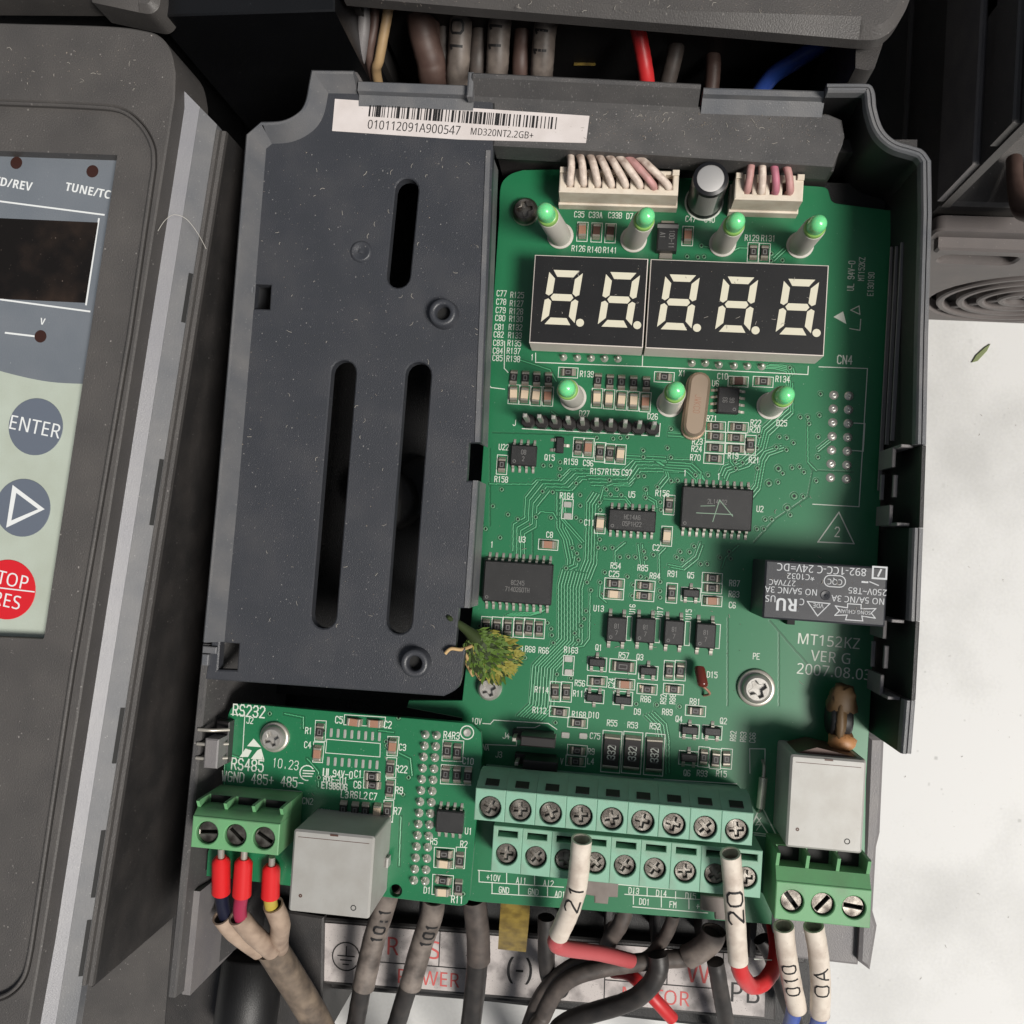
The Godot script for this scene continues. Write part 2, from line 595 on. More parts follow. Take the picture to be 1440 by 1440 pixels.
	paint("red_wire", Color(0.74, 0.16, 0.17), 0.45)
	paint("faded_red", Color(0.68, 0.30, 0.31), 0.5)
	paint("magenta", Color(0.58, 0.14, 0.26), 0.45)
	paint("blue_wire", Color(0.18, 0.30, 0.62), 0.4)
	paint("navy", Color(0.07, 0.08, 0.16), 0.45)
	paint("yellow_green", Color(0.68, 0.60, 0.25), 0.5)
	paint("crystal", Color(0.72, 0.64, 0.56), 0.36, 0.75)
	paint("capacitor_black", Color(0.10, 0.10, 0.11), 0.3)
	paint("capacitor_stripe", Color(0.56, 0.55, 0.54), 0.4)
	paint("aluminium", Color(0.80, 0.79, 0.78), 0.42, 0.7)
	paint("standoff", Color(0.72, 0.705, 0.675), 0.5)
	var lens := paint("lens", Color(0.43, 0.84, 0.56), 0.2)
	lens.clearcoat_enabled = true
	lens.clearcoat = 0.6
	lens.subsurf_scatter_enabled = true
	lens.subsurf_scatter_strength = 0.25
	paint("lens_base", Color(0.50, 0.66, 0.34), 0.3)
	paint("jumper", Color(0.10, 0.085, 0.085), 0.45)
	paint("bud_green", Color(0.27, 0.37, 0.09), 0.7)
	paint("bud_yellow", Color(0.50, 0.48, 0.19), 0.7)
	paint("bud_dark", Color(0.15, 0.20, 0.06), 0.7)
	grain("wire_brown", Color(0.27, 0.20, 0.18), Color(0.44, 0.37, 0.34), 0.25, 0.8, 200, 0.55, 0.4, 0.02)
	grain("wire_beige", Color(0.66, 0.55, 0.40), Color(0.42, 0.35, 0.28), 0.2, 0.7, 100, 0.55, 0.4, 0.02)
	grain("wire_magenta", Color(0.72, 0.42, 0.50), Color(0.50, 0.38, 0.38), 0.2, 0.8, 200, 0.55, 0.4, 0.012)
	grain("sleeve_dirty", Color(0.66, 0.58, 0.51), Color(0.36, 0.29, 0.25), 0.25, 0.9, 260, 0.55, 0.5, 0.02)
	grain("gloss_black", Color(0.05, 0.052, 0.06), Color(0.10, 0.10, 0.11), 0.1, 0.3, 60, 0.35, 0.5, 0.06)
	paint("screw_dark", Color(0.30, 0.30, 0.30), 0.3, 0.75)
	grain("steel", Color(0.68, 0.67, 0.65), Color(0.40, 0.37, 0.34), 0.1, 0.6, 200, 0.36, 0.4, 0.012, 0.45)
	grain("fan_grey", Color(0.37, 0.35, 0.345), Color(0.48, 0.44, 0.42), 0.2, 0.5, 400, 0.5, 0.6, 0.05)
	paint("leaf_pale", Color(0.46, 0.50, 0.34), 0.7)
	grain("foot", Color(0.50, 0.46, 0.44), Color(0.36, 0.32, 0.30), 0.2, 0.6, 100, 0.55, 0.4, 0.02)
	paint("lint", Color(0.62, 0.60, 0.57), 0.8)
	paint("grit", Color(0.56, 0.52, 0.48), 0.8)
	paint("glue_dark", Color(0.34, 0.26, 0.16), 0.6)
	paint("diode_red", Color(0.36, 0.16, 0.13), 0.2)
	paint("glue", Color(0.66, 0.47, 0.30), 0.5)
	paint("straw", Color(0.72, 0.60, 0.42), 0.7)
	for k in ["bud_green", "bud_yellow", "bud_dark"]:
		mat[k].cull_mode = BaseMaterial3D.CULL_DISABLED


func _ready() -> void:
	rng.seed = 7
	# camera: a phone held 18 cm above the board, a little off to one side
	var cam := Camera3D.new()
	cam.name = "camera"
	cam.fov = 56.145
	cam.near = 0.01
	cam.far = 10.0
	cam.transform = Transform3D(Basis(Vector3(0.993253, -0.095788, -0.065372), Vector3(-0.062092, 0.036841, -0.99739), Vector3(0.097946, 0.99472, 0.030645)), Vector3(0, 0.18, 0))
	add_child(cam)
	cam.current = true
	# sky and sun: a bright overcast, the sun's side at the lower right of the picture
	var we := WorldEnvironment.new()
	we.name = "surroundings"
	var env := Environment.new()
	env.background_mode = Environment.BG_SKY
	var sm := ProceduralSkyMaterial.new()
	sm.sky_top_color = Color(0.375, 0.392, 0.42)
	sm.sky_horizon_color = Color(0.40, 0.41, 0.42)
	sm.ground_horizon_color = Color(0.40, 0.40, 0.40)
	sm.ground_bottom_color = Color(0.4, 0.4, 0.4)
	sm.sun_angle_max = 1.0
	var sky := Sky.new()
	sky.sky_material = sm
	env.sky = sky
	env.tonemap_mode = Environment.TONE_MAPPER_LINEAR
	env.tonemap_exposure = 1.12
	env.sdfgi_enabled = true
	env.ssao_enabled = true
	env.ssil_enabled = true
	we.environment = env
	add_child(we)
	var sun := DirectionalLight3D.new()
	sun.name = "sun"
	sun.light_energy = 1.1
	sun.light_color = Color(1.0, 0.982, 0.955)
	sun.light_angular_distance = 18.0
	sun.shadow_enabled = true
	sun.look_at_from_position(Vector3(0.6, 1.0, 0.34), Vector3.ZERO)
	add_child(sun)

	materials()
	var s := Shape.new()
	s.box(Vector3(0, -130, 0), Vector3(3000, 20, 3000))
	var ground := put(s, "ground", mat.floor, self)
	ground.set_meta("kind", "structure")
	ground.set_meta("label", "white scuffed floor with grey smudges under the drives")
	neighbours()
	housing()
	main_board()
	interface_card()
	wires()
	odds()


# ------------------------------------------------------------------ the open drive's housing
func offset(path: Array, d: float) -> Array:   # an open path moved to its right-hand side (seen from above, z down) by d
	var o := []
	for i in path.size():
		var e: Vector2 = (path[i] - path[maxi(i - 1, 0)]).normalized()
		var f: Vector2 = (path[mini(i + 1, path.size() - 1)] - path[i]).normalized()
		if i == 0:
			e = f
		if i == path.size() - 1:
			f = e
		var m := Vector2(-e.y, e.x) + Vector2(-f.y, f.x)
		o.append(path[i] + m * (d / maxf(m.length_squared() / 2, 0.6)))
	return o


func ledge(s: Shape, path: Array, profile: Array, ends := true) -> void:   # a wall along a path: profile of (inset, height) from outside over the top to the inside
	var rows := []
	for q in profile:
		rows.append(offset(path, q.x))
	for k in profile.size() - 1:
		var dr: Vector2 = (profile[k + 1] - profile[k]).normalized()
		for i in path.size() - 1:
			var out := func(j: int) -> Vector3:
				var e: Vector2 = (path[mini(j + 1, path.size() - 1)] - path[maxi(j - 1, 0)]).normalized()
				var a: Vector2 = (path[mini(i + 1, path.size() - 1)] - path[i]).normalized()
				if e.dot(a) < 0.9:
					e = a
				return (Vector3(e.y, 0, -e.x) * dr.y + Vector3.UP * dr.x).normalized()
			s.quad_n(Vector3(rows[k][i].x, profile[k].y, rows[k][i].y), Vector3(rows[k + 1][i].x, profile[k + 1].y, rows[k + 1][i].y), Vector3(rows[k + 1][i + 1].x, profile[k + 1].y, rows[k + 1][i + 1].y), Vector3(rows[k][i + 1].x, profile[k].y, rows[k][i + 1].y), out.call(i), out.call(i), out.call(i + 1), out.call(i + 1))
	if ends:
		for e in [0, path.size() - 1]:
			for k in range(1, profile.size() - 1):
				var w: Vector2 = (path[0] - path[1]) if e == 0 else (path[-1] - path[-2])
				s.face(Vector3(rows[0][e].x, profile[0].y, rows[0][e].y), Vector3(rows[k][e].x, profile[k].y, rows[k][e].y), Vector3(rows[k + 1][e].x, profile[k + 1].y, rows[k + 1][e].y), Vector3(w.x, 0, w.y))


func bend(pts: Array) -> Array:   # rounds a path of Vector2
	var q := []
	for p in Shape.smooth(pts.map(func(t): return Vector3(t.x, 0, t.y)), 5):
		q.append(Vector2(p.x, p.z))
	return q


func housing() -> void:
	var t := thing("drive_housing", "dark grey plastic housing of the open motor drive with slotted plate on its left", "drive housing", Vector3(-10, -110, 0))
	var s := Shape.new()
	# the flat front plate: the slotted field on the left and the dusty shelf along the top
	var right := [Vector2(-24.1, -69.45), Vector2(-23.22, -42.79), Vector2(-22.84, -19.93), Vector2(-24.43, -17.06), Vector2(-25.67, -12.82), Vector2(-25.78, -10.66), Vector2(-24.09, -10.25), Vector2(-24.23, 2.85), Vector2(-25.21, 12.7), Vector2(-26.18, 13.28), Vector2(-26.62, 18.07), Vector2(-25.04, 18.95), Vector2(-24.3, 24.13)]
	var plate := [xz(Vector3(-24.29, 12, -70.35))] + [Vector2(-23.73, -54.29), Vector2(-22.9, -17.14), Vector2(-25.06, -17.02), Vector2(-24.98, -10.2), Vector2(-22.83, -10.33), Vector2(-22.84, 12.16), Vector2(-24.85, 12.3), Vector2(-25, 19.44), Vector2(-23.24, 19.31), Vector2(-23.55, 24.07)] + bend([Vector2(-23.55, 24.07), Vector2(-24.15, 26.36), Vector2(-26.45, 27.92)]) + [Vector2(-70.11, 28.37), Vector2(-69.27, 20.24), Vector2(-68.98, -38.31), Vector2(-68.67, -71.22)] + bend([Vector2(-68.21, -72.29), Vector2(-65.72, -71.29), Vector2(-61.76, -72.17), Vector2(-59.32, -75.39), Vector2(-58.33, -80.03), Vector2(-57.56, -82.29)]) + [Vector2(-24.9, -79.51)]
	var pl := []
	for q in plate:
		if pl.is_empty() or (q - pl[-1]).length() > 0.3:
			pl.append(q)
	var holes := [
		Shape.slot(xz(Vector3(-39.36, 12, -61.91)), xz(Vector3(-39.82, 12, -46.24)), 2.15), Shape.slot(xz(Vector3(-48.6, 12, -28.33)), xz(Vector3(-49.07, 12, 15.44)), 2.3), Shape.slot(xz(Vector3(-34.96, 12, -28.6)), xz(Vector3(-35.36, 12, 15.33)), 2.35),
		[Vector2(-66.31, -43.79), Vector2(-63.24, -43.78), Vector2(-63.16, -39.21), Vector2(-66.23, -39.21)], [Vector2(-67.84, 21.54), Vector2(-64.26, 21.53), Vector2(-64.28, 26.38), Vector2(-67.85, 26.53)],
	]
	s.prism(pl, 9.6, 12, 0.25, holes)
	put(s, "slotted_plate", mat.plate, t)
	s = Shape.new()
	s.prism([Vector2(-24.86, -80.03), Vector2(33.85, -77.42), Vector2(36.18, -76.48), Vector2(36.81, -73.5), Vector2(36.01, -70.74), Vector2(35.18, -68.22), Vector2(-7.25, -70.01), Vector2(-24.25, -70.48)], 6, 12, 0.3)
	put(s, "shelf", mat.shelf, t)
	s = Shape.new()
	var edge := [Vector2(0.02, -5), Vector2(0, 0)]
	ledge(s, [Vector2(-24.55, -69.44), Vector2(-23.03, -17.14)], [Vector2(0.9, 12.25), Vector2(0.1, 12.25), Vector2(0, 11.9), Vector2(-0.3, 3)])
	ledge(s, [Vector2(-22.89, -10.32), Vector2(-22.9, 12.16)], [Vector2(0.9, 12.25), Vector2(0.1, 12.25), Vector2(0, 11.9), Vector2(-0.3, 3)])
	put(s, "plate_edge", mat.rim, t)
	# shallow wells under the slots
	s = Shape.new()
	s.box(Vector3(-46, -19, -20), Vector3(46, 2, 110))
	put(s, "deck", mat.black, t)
	s = Shape.new()
	for q in [Vector3(-43.8, 0, -6.65), Vector3(-37.93, -4, -9.99)]:
		s.xf.origin = q + Vector3(0, -16, 0)
		s.lathe([Vector2(6, 0), Vector2(6, 8), Vector2(5, 9), Vector2(0, 9)], 24)
	put(s, "inner_part", mat.shell, t)
	for q in [Vector3(-30.94, 12, -39.53), Vector3(-31.67, 12, 22.33)]:
		s = Shape.new()
		s.xf.origin = q
		s.lathe([Vector2(2.7, -0.2), Vector2(2.45, 1.9), Vector2(2.2, 2.2), Vector2(1.55, 2.2), Vector2(1.3, 1.9), Vector2(1.25, 0.1)], 28)
		var boss := put(s, "boss", mat.plate, t)
		s = Shape.new()
		s.cap(Shape.circle(q.x, q.z, 1.3, 16), q.y + 0.1)
		put(s, "bore", mat.hole, boss)
	s = Shape.new()
	s.xf.origin = Vector3(-46.91, 12, -50.38)
	s.lathe([Vector2(2.0, 0.02), Vector2(1.75, 0.45), Vector2(1.5, 0.5), Vector2(0.9, 0.15), Vector2(0.45, 0.12), Vector2(0.4, 0.35), Vector2(0, 0.4)], 24)
	put(s, "moulding_mark", mat.plate, t)
	for q in [Vector3(-67.81, 12, -42.29), Vector3(-69.58, 12, 23.21)]:
		s = Shape.new()
		s.xf.origin = q
		s.box(Vector3(0.2, 0.02, -0.2), Vector3(2.6, 0.7, 1.2), 0.15)
		s.box(Vector3(-0.4, 0.02, 1.6), Vector3(1.2, 0.9, 2.0), 0.15)
		put(s, "clip_tab", mat.rim, t)
	# raised rim round the left and the top
	s = Shape.new()
	var left := [Vector2(-69.63, 21.33), Vector2(-69.14, -4.3), Vector2(-68.82, -37.44), Vector2(-68.67, -69.91)] + bend([Vector2(-66.08, -72.31), Vector2(-62.16, -72.65), Vector2(-59.39, -74.13), Vector2(-58.22, -76.1), Vector2(-57.8, -79.2)]) + [Vector2(-57.48, -81.93)]
	var lp := []
	for q in left:
		if lp.is_empty() or (q - lp[-1]).length() > 0.35:
			lp.append(q)
	ledge(s, lp + [Vector2(-49.67, -81.93)], [Vector2(0, -20), Vector2(0, 15.2), Vector2(0.35, 15.6), Vector2(0.8, 15.6), Vector2(2.7, 11.9)])
	put(s, "left_rim", mat.rim, t)
	s = Shape.new()
	ledge(s, [Vector2(-49.21, -80.91), Vector2(-28.2, -80.52)], [Vector2(0, -20), Vector2(0, 13.4), Vector2(0.2, 13.6), Vector2(1.8, 13.6), Vector2(2.0, 12.4), Vector2(4.6, 12.0)])
	put(s, "rim_notch", mat.rim, t)
	s = Shape.new()
	ledge(s, [Vector2(-28.14, -81.82), Vector2(11.53, -80.53)], [Vector2(0, -20), Vector2(0, 15.5), Vector2(0.3, 15.8), Vector2(1.0, 15.8), Vector2(2.8, 12.6), Vector2(3.6, 11.9)])
	put(s, "top_rim", mat.shelf, t)
	s = Shape.new()
	ledge(s, [Vector2(12.1, -80.43), Vector2(32.78, -80.21)], [Vector2(0, -20), Vector2(0, 14.4), Vector2(0.3, 14.6), Vector2(1.2, 14.6), Vector2(1.4, 13.4), Vector2(3.6, 11.9)])
	put(s, "rim_notch", mat.rim, t)
	s = Shape.new()
	s.xf.origin = Vector3(-28.56, 13, -80.51)
	s.box(Vector3(0, 0, 0.6), Vector3(1.0, 2.4, 4.4), 0.3)
	put(s, "rim_lug", mat.rim, t)
	# the right-hand wall with its stepped lip, curling round the corner
	s = Shape.new()
	var wall := [xz(Vector3(32.43, 17, -80.57))] + bend([Vector2(38, -80.68), Vector2(39.64, -80.47), Vector2(40.41, -78.91), Vector2(40.77, -76.5), Vector2(41.98, -73.15), Vector2(44.04, -71.15), Vector2(46.83, -70.26), Vector2(48.69, -69.58), Vector2(50.04, -67.82)]) + [Vector2(50.6, -58.76), Vector2(51.05, -38.59), Vector2(51.63, -20.36)]
	var wp := []
	for q in wall:
		if wp.is_empty() or (q - wp[-1]).length() > 0.5:
			wp.append(q)
	var wall_sides := [Vector2(0, -30), Vector2(0, 15.4), Vector2(1.9, 15.4), Vector2(1.9, -3)]
	var lip := [Vector2(-0.02, 15.3), Vector2(0, 16.4), Vector2(0.25, 16.7), Vector2(0.7, 16.7), Vector2(0.75, 16.1), Vector2(1.0, 16.1), Vector2(1.05, 17.2), Vector2(1.25, 17.4), Vector2(1.6, 17.4), Vector2(1.88, 17.0), Vector2(1.92, 15.3)]
	ledge(s, wp, lip)
	put(s, "stepped_lip", mat.rim, t)
	s = Shape.new()
	ledge(s, wp, wall_sides)
	put(s, "right_wall", mat.black, t)
	s = Shape.new()
	ledge(s, [Vector2(51.63, -20.24), Vector2(51.87, -6.68)], [Vector2(0, -30), Vector2(0, 16.4), Vector2(0.25, 16.7), Vector2(0.7, 16.7), Vector2(0.9, 16.1), Vector2(0.95, -3)])
	ledge(s, [Vector2(52.08, 8.78), Vector2(52.06, 21.52)], [Vector2(0, -30), Vector2(0, 16.4), Vector2(0.25, 16.7), Vector2(0.7, 16.7), Vector2(0.9, 16.1), Vector2(0.95, -3)])
	put(s, "clip_recess", mat.black, t)
	s = Shape.new()
	ledge(s, [Vector2(51.87, -6.56), Vector2(52.08, 8.67)], lip)
	ledge(s, [Vector2(52.06, 21.63), Vector2(51.83, 30.29)], lip)
	put(s, "stepped_lip", mat.rim, t)
	s = Shape.new()
	ledge(s, [Vector2(51.87, -6.56), Vector2(52.08, 8.67)], wall_sides)
	ledge(s, [Vector2(52.06, 21.63), Vector2(51.83, 30.29)], wall_sides)
	put(s, "right_wall", mat.black, t)
	# latch frames and ribs on the wall's inner face
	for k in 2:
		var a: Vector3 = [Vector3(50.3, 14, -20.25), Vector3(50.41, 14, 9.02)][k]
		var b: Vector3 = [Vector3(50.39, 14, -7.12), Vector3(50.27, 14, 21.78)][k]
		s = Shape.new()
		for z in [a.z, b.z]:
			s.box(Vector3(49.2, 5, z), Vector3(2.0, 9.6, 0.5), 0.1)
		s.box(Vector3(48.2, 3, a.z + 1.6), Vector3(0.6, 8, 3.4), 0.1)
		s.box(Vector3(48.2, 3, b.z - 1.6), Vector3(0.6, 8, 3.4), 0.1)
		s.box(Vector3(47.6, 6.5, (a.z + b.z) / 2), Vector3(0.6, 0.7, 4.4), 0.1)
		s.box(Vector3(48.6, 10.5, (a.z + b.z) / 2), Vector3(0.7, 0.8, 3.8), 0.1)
		put(s, "latch", mat.grey, t)  # pale grey paints in the light these edges catch
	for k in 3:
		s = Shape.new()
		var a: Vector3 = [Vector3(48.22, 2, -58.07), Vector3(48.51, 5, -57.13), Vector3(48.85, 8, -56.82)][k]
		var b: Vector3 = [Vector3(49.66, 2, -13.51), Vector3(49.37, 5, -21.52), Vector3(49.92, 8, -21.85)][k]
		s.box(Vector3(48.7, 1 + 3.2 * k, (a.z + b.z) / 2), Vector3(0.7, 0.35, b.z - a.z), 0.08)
		put(s, "rib", mat.grey, t)  # pale grey again stands for the rib's lit edge
	s = Shape.new()
	s.tube(Shape.smooth([Vector3(36.4, 11.6, -74.16), Vector3(36.28, 11, -72.29), Vector3(35.74, 8, -70.61), Vector3(36.33, 2, -70.94)]), 0.35, 8)
	put(s, "bracket", mat.rim, t)
	# wall between the shelf and the board
	s = Shape.new()
	s.prism([Vector2(-24.56, -71.94), Vector2(-7.45, -71.58), Vector2(36.49, -69.76), Vector2(37.29, -73.26), Vector2(50.79, -73.61), Vector2(50.68, -75.91), Vector2(-24.7, -74.07)], -14, 5.9)
	put(s, "inner_wall", mat.shell, t)
	# the deep lower shell: left wall, bed under the boards, cable end
	s = Shape.new()
	ledge(s, [Vector2(-72.67, 85.24), Vector2(-71.91, 54.63), Vector2(-71.13, 22.05)], [Vector2(0, -30), Vector2(0, 11.6), Vector2(0.3, 12), Vector2(1.2, 12), Vector2(1.5, 11.6), Vector2(5.5, -22)])
	put(s, "left_wall", mat.shelf, t)
	s = Shape.new()
	ledge(s, [Vector2(-71.46, 85.98), Vector2(-71.05, 67.25)], [Vector2(0, -10), Vector2(0, 8.7), Vector2(0.3, 9), Vector2(1.8, 9), Vector2(2.2, -10)])
	put(s, "left_clip", mat.grey, t)
	s = Shape.new()
	s.box(Vector3(-10, -110, -7), Vector3(120, 82, 142), 1)
	s.box(Vector3(-10, -110, 82), Vector3(122, 78, 38), 1)
	put(s, "base_body", mat.black, t)
	s = Shape.new()
	s.prism([Vector2(54.32, 31.95), Vector2(54.47, 49.87), Vector2(53.97, 52.57), Vector2(53.94, 64.46), Vector2(54.85, 67), Vector2(53.99, 75.24), Vector2(51.85, 73.89), Vector2(51.71, 51.46), Vector2(51.47, 32.19)], -60, -7, 0.6)
	put(s, "broken_edge", mat.grey, t)
	s = Shape.new()
	s.prism([Vector2(35.83, 66.67), Vector2(52.84, 65.6), Vector2(52.31, 75.32), Vector2(36.97, 75.23)], -60, -9, 0.5)
	put(s, "corner_plate", mat.grey, t)
	s = Shape.new()
	s.box(Vector3(13, -28, -5), Vector3(70, 25.5, 132))
	put(s, "board_bed", mat.black, t)
	# power terminals under the boards, with their dividing walls, and the printed strip
	for k in 11:
		s = Shape.new()
		s.box(Vector3(-52 + k * 9.6, -32, 73), Vector3(1.4, 13, 14), 0.2)
		put(s, "divider", mat.shell, t)
	for k in 10:
		s = Shape.new()
		s.box(Vector3(-47.2 + k * 9.6, -32, 70), Vector3(7.6, 8, 10), 0.4)
		put(s, "terminal_block", mat.black, t)
	s = Shape.new()
	var tilted := Transform3D(Basis(Vector3.UP, deg_to_rad(1.7)), Vector3(-8.3, 0, 90.3))
	s.xf = tilted
	s.box(Vector3(0, -40, 0), Vector3(99, 12.4, 14.2), 0.4)
	s.box(Vector3(0, -48, 8.9), Vector3(104, 15, 3.4), 0.6)
	put(s, "label_ledge", mat.shell, t)
	s = Shape.new()
	s.xf = tilted
	s.box(Vector3(0, -27.6, 0), Vector3(94.4, 0.3, 12.4))
	var strip := put(s, "terminal_label", mat.dirty_label, t)
	s = Shape.new()
	s.xf = tilted
	var y := -27.25
	for x in [-35.6, -21.5, -14.0, 3.2, 14.0, 27.0, 38.5]:
		s.line(Vector2(x, -6.1), Vector2(x, 6.1 if x in [-35.6, 3.2, -14.0, 14.0, 38.5] else 1.2), 0.22, y)
	s.line(Vector2(-35.6, 1.2), Vector2(-14.0, 1.2), 0.22, y)
	s.line(Vector2(14.0, 1.2), Vector2(38.5, 1.2), 0.22, y)
	s.loop(Shape.circle(-41.9, 0.6, 3.0, 28), 0.28, y)
	s.line(Vector2(-41.9, -1.5), Vector2(-41.9, 0.4), 0.25, y)
	s.line(Vector2(-43.7, 0.5), Vector2(-40.1, 0.5), 0.25, y)
	s.line(Vector2(-43.1, 1.4), Vector2(-40.7, 1.4), 0.25, y)
	s.line(Vector2(-42.5, 2.3), Vector2(-41.3, 2.3), 0.25, y)
	letters(s, "(-)", Vector3(-4.1, y, 0.7), 4.6, 0, 1.0)
	letters(s, "PB", Vector3(43.2, y, 1.6), 4.0)
	put(s, "black_print", mat.ink, strip)
	for q in [["R", Vector3(-31.6, y, -2.4), 3.8], ["S", Vector3(-22.6, y, -2.2), 3.8], ["POWER", Vector3(-23.6, y, 3.8), 3.0], ["W", Vector3(33.4, y, -1.9), 4.4], ["MOTOR", Vector3(24.8, y, 3.8), 3.0]]:
		s = Shape.new()
		s.xf = tilted
		letters(s, q[0], q[1], q[2])
		put(s, "red_print", mat.red_ink, strip)
	s = Shape.new()
	s.prism([Vector2(-89.28, 81.84), Vector2(-55.41, 83.8), Vector2(-53.9, 110.93), Vector2(-89.4, 115.01)], -60, -26, 0.4)
	put(s, "cable_tray", mat.shell, t)
	s = Shape.new()
	s.xf = Transform3D(Basis(Vector3(1, 0, 0), Vector3(0, 0.2, 1).normalized(), Vector3(0, -1, 0.2).normalized()), Vector3(-69.36, -22, 100.21))
	s.lathe([Vector2(0, -8), Vector2(6, -8), Vector2(6.6, -7.4), Vector2(6.6, 9), Vector2(6.0, 9.6), Vector2(0, 9.6)], 28)
	put(s, "cable_gland", mat.black, t)
	# paper label with the bar code across the plate and the shelf
	s = Shape.new()
	var lo := Vector3(-53.81, 12, -78.27)
	s.prism([Vector2(-53.78, -78.23), Vector2(-7.38, -76.1), Vector2(-7.7, -71.23), Vector2(-30.65, -71.31), Vector2(-53.88, -72.31)], 12.02, 12.1)
	var paper := put(s, "bar_code_label", mat.label, t)
	s = Shape.new()
	var a1 := Vector3(-47.09, 12.14, -77.3)
	var a2 := Vector3(-12.65, 12.14, -75.7)
	var run := (a2 - a1).length()
	var tilt := rad_to_deg(atan2(a2.z - a1.z, a2.x - a1.x))
	s.xf = Transform3D(Basis(Vector3.UP, -deg_to_rad(tilt)), a1)
	var x := 0.0
	while x < run:
		var w: float = [0.16, 0.16, 0.32, 0.45][rng.randi() % 4]
		s.line(Vector2(x, 0), Vector2(x, 2.2), w, 0, false)
		x += w / 2 + [0.25, 0.3, 0.45, 0.6][rng.randi() % 4]
	s.xf = Transform3D()
	letters(s, "010112091A900547", Vector3(-38.82, 12.14, -73.3), 1.62, tilt, 0.86)
	letters(s, "MD320NT2.2GB+", Vector3(-22.75, 12.14, -72.58), 1.25, tilt, 0.86)
	put(s, "bar_code", mat.ink, paper)


# ------------------------------------------------------------------ circuit boards
const BOARD_LOW := Vector2(-38, -71)
const BOARD_SPAN := Vector2(90, 144)
const DOTS := 13.5   # texture dots per millimetre


class Copper:   # the copper and the solder mask of a board, as a colour and a height image
	var low := Vector2.ZERO
	var im: Image
	var hi: Image
	var pour := Color(0.103, 0.42, 0.268)
	var gap := Color(0.085, 0.345, 0.215)
	var track := Color(0.30, 0.63, 0.44)  # copper's paler green, lightened further for light caught on track edges

	func begin(at: Vector2, span: Vector2, seed_number: int) -> void:
		low = at
		im = Image.create(int(span.x * 13.5), int(span.y * 13.5), false, Image.FORMAT_RGB8)
		im.fill(pour)
		hi = Image.create(im.get_width(), im.get_height(), false, Image.FORMAT_RGBA8)
		hi.fill(Color(0.5, 0.5, 0.5))
		var r := RandomNumberGenerator.new()
		r.seed = seed_number
		for k in 500:
			var q := Rect2i(r.randi() % im.get_width(), r.randi() % im.get_height(), 1 + r.randi() % 2, 1 + r.randi() % 2)
			im.fill_rect(q, pour.lerp(Color(0.62, 0.64, 0.58), r.randf_range(0.3, 0.9)))
		for k in 9000:
			var c := pour.lerp([Color(0.35, 0.45, 0.36), gap][r.randi() % 2], r.randf() * 0.32)
			im.fill_rect(Rect2i(r.randi() % im.get_width(), r.randi() % im.get_height(), 1 + r.randi() % 3, 1 + r.randi() % 3), c)

	func dot(p: Vector2, r: float, c: Color, h: float) -> void:
		var q := (p - low) * 13.5
		var n := int(ceil(r * 13.5))
		for y in range(-n, n + 1):
			var w := int(sqrt(maxf(0.0, pow(r * 13.5, 2) - y * y)))
			im.fill_rect(Rect2i(int(q.x) - w, int(q.y) + y, 2 * w + 1, 1), c)
			hi.fill_rect(Rect2i(int(q.x) - w, int(q.y) + y, 2 * w + 1, 1), Color(h, h, h))

	func stroke(p: Array, w: float, c: Color, h: float) -> void:
		for i in p.size() - 1:
			var a: Vector2 = (p[i] - low) * 13.5
			var b: Vector2 = (p[i + 1] - low) * 13.5
			var d := int(w * 13.5)
			var n := int(maxf(absf(b.x - a.x), absf(b.y - a.y))) + 1
			for k in n + 1:
				var q := a.lerp(b, float(k) / n) - Vector2(d, d) / 2
				im.fill_rect(Rect2i(int(q.x), int(q.y), d, d), c)
				hi.fill_rect(Rect2i(int(q.x), int(q.y), d, d), Color(h, h, h))

	func bundle(p: Array, count: int, step: Vector2, w := 0.2) -> void:
		for pass_number in 2:
			for k in count:
				var q := p.map(func(t): return t + step * k)
				if pass_number == 0:
					stroke(q, w + 0.36, gap, 0.42)
				else:
					stroke(q, w, track, 0.62)

	func via(p: Vector2, big := false) -> void:
		var k := 1.35 if big else 1.0
		dot(p, 0.58 * k, gap, 0.42)
		dot(p, 0.40 * k, Color(0.30, 0.50, 0.36), 0.66)
		dot(p, 0.20 * k, Color(0.03, 0.06, 0.045), 0.1)

	func finish(m: StandardMaterial3D) -> void:
		m.albedo_texture = ImageTexture.create_from_image(im)
		hi.bump_map_to_normal_map(4.0)
		m.normal_enabled = true
		m.normal_texture = ImageTexture.create_from_image(hi)


func board_plate(s: Shape, outline: Array, top: float, low: Vector2, span: Vector2, holes := []) -> void:
	s.prism(outline, top - 1.6, top, 0.08, holes)
	for q in s.v:
		s.uv.append(Vector2((q.x - low.x) / span.x, (q.z - low.y) / span.y))


func shared(key: String, make: Callable) -> ArrayMesh:
	if not cache.has(key):
		var s := Shape.new()
		make.call(s)
		cache[key] = s.mesh()
	return cache[key]


func gull(hm: float, reach: float, w: float) -> ArrayMesh:   # a chip's leg: out of the body, down, and out along the board
	return shared("gull/%s/%s/%s" % [hm, reach, w], func(s: Shape):
		s.xf = Transform3D(Basis(Vector3(0, 0, 1), Vector3(1, 0, 0), Vector3(0, 1, 0)), Vector3.ZERO)
		s.prism([Vector2(-0.1, hm + 0.1), Vector2(reach * 0.3, hm + 0.1), Vector2(reach * 0.55, 0.26), Vector2(reach, 0.22), Vector2(reach + 0.25, 0.02), Vector2(reach * 0.35, 0.02), Vector2(reach * 0.2, hm - 0.12), Vector2(-0.1, hm - 0.12)], -w / 2, w / 2))


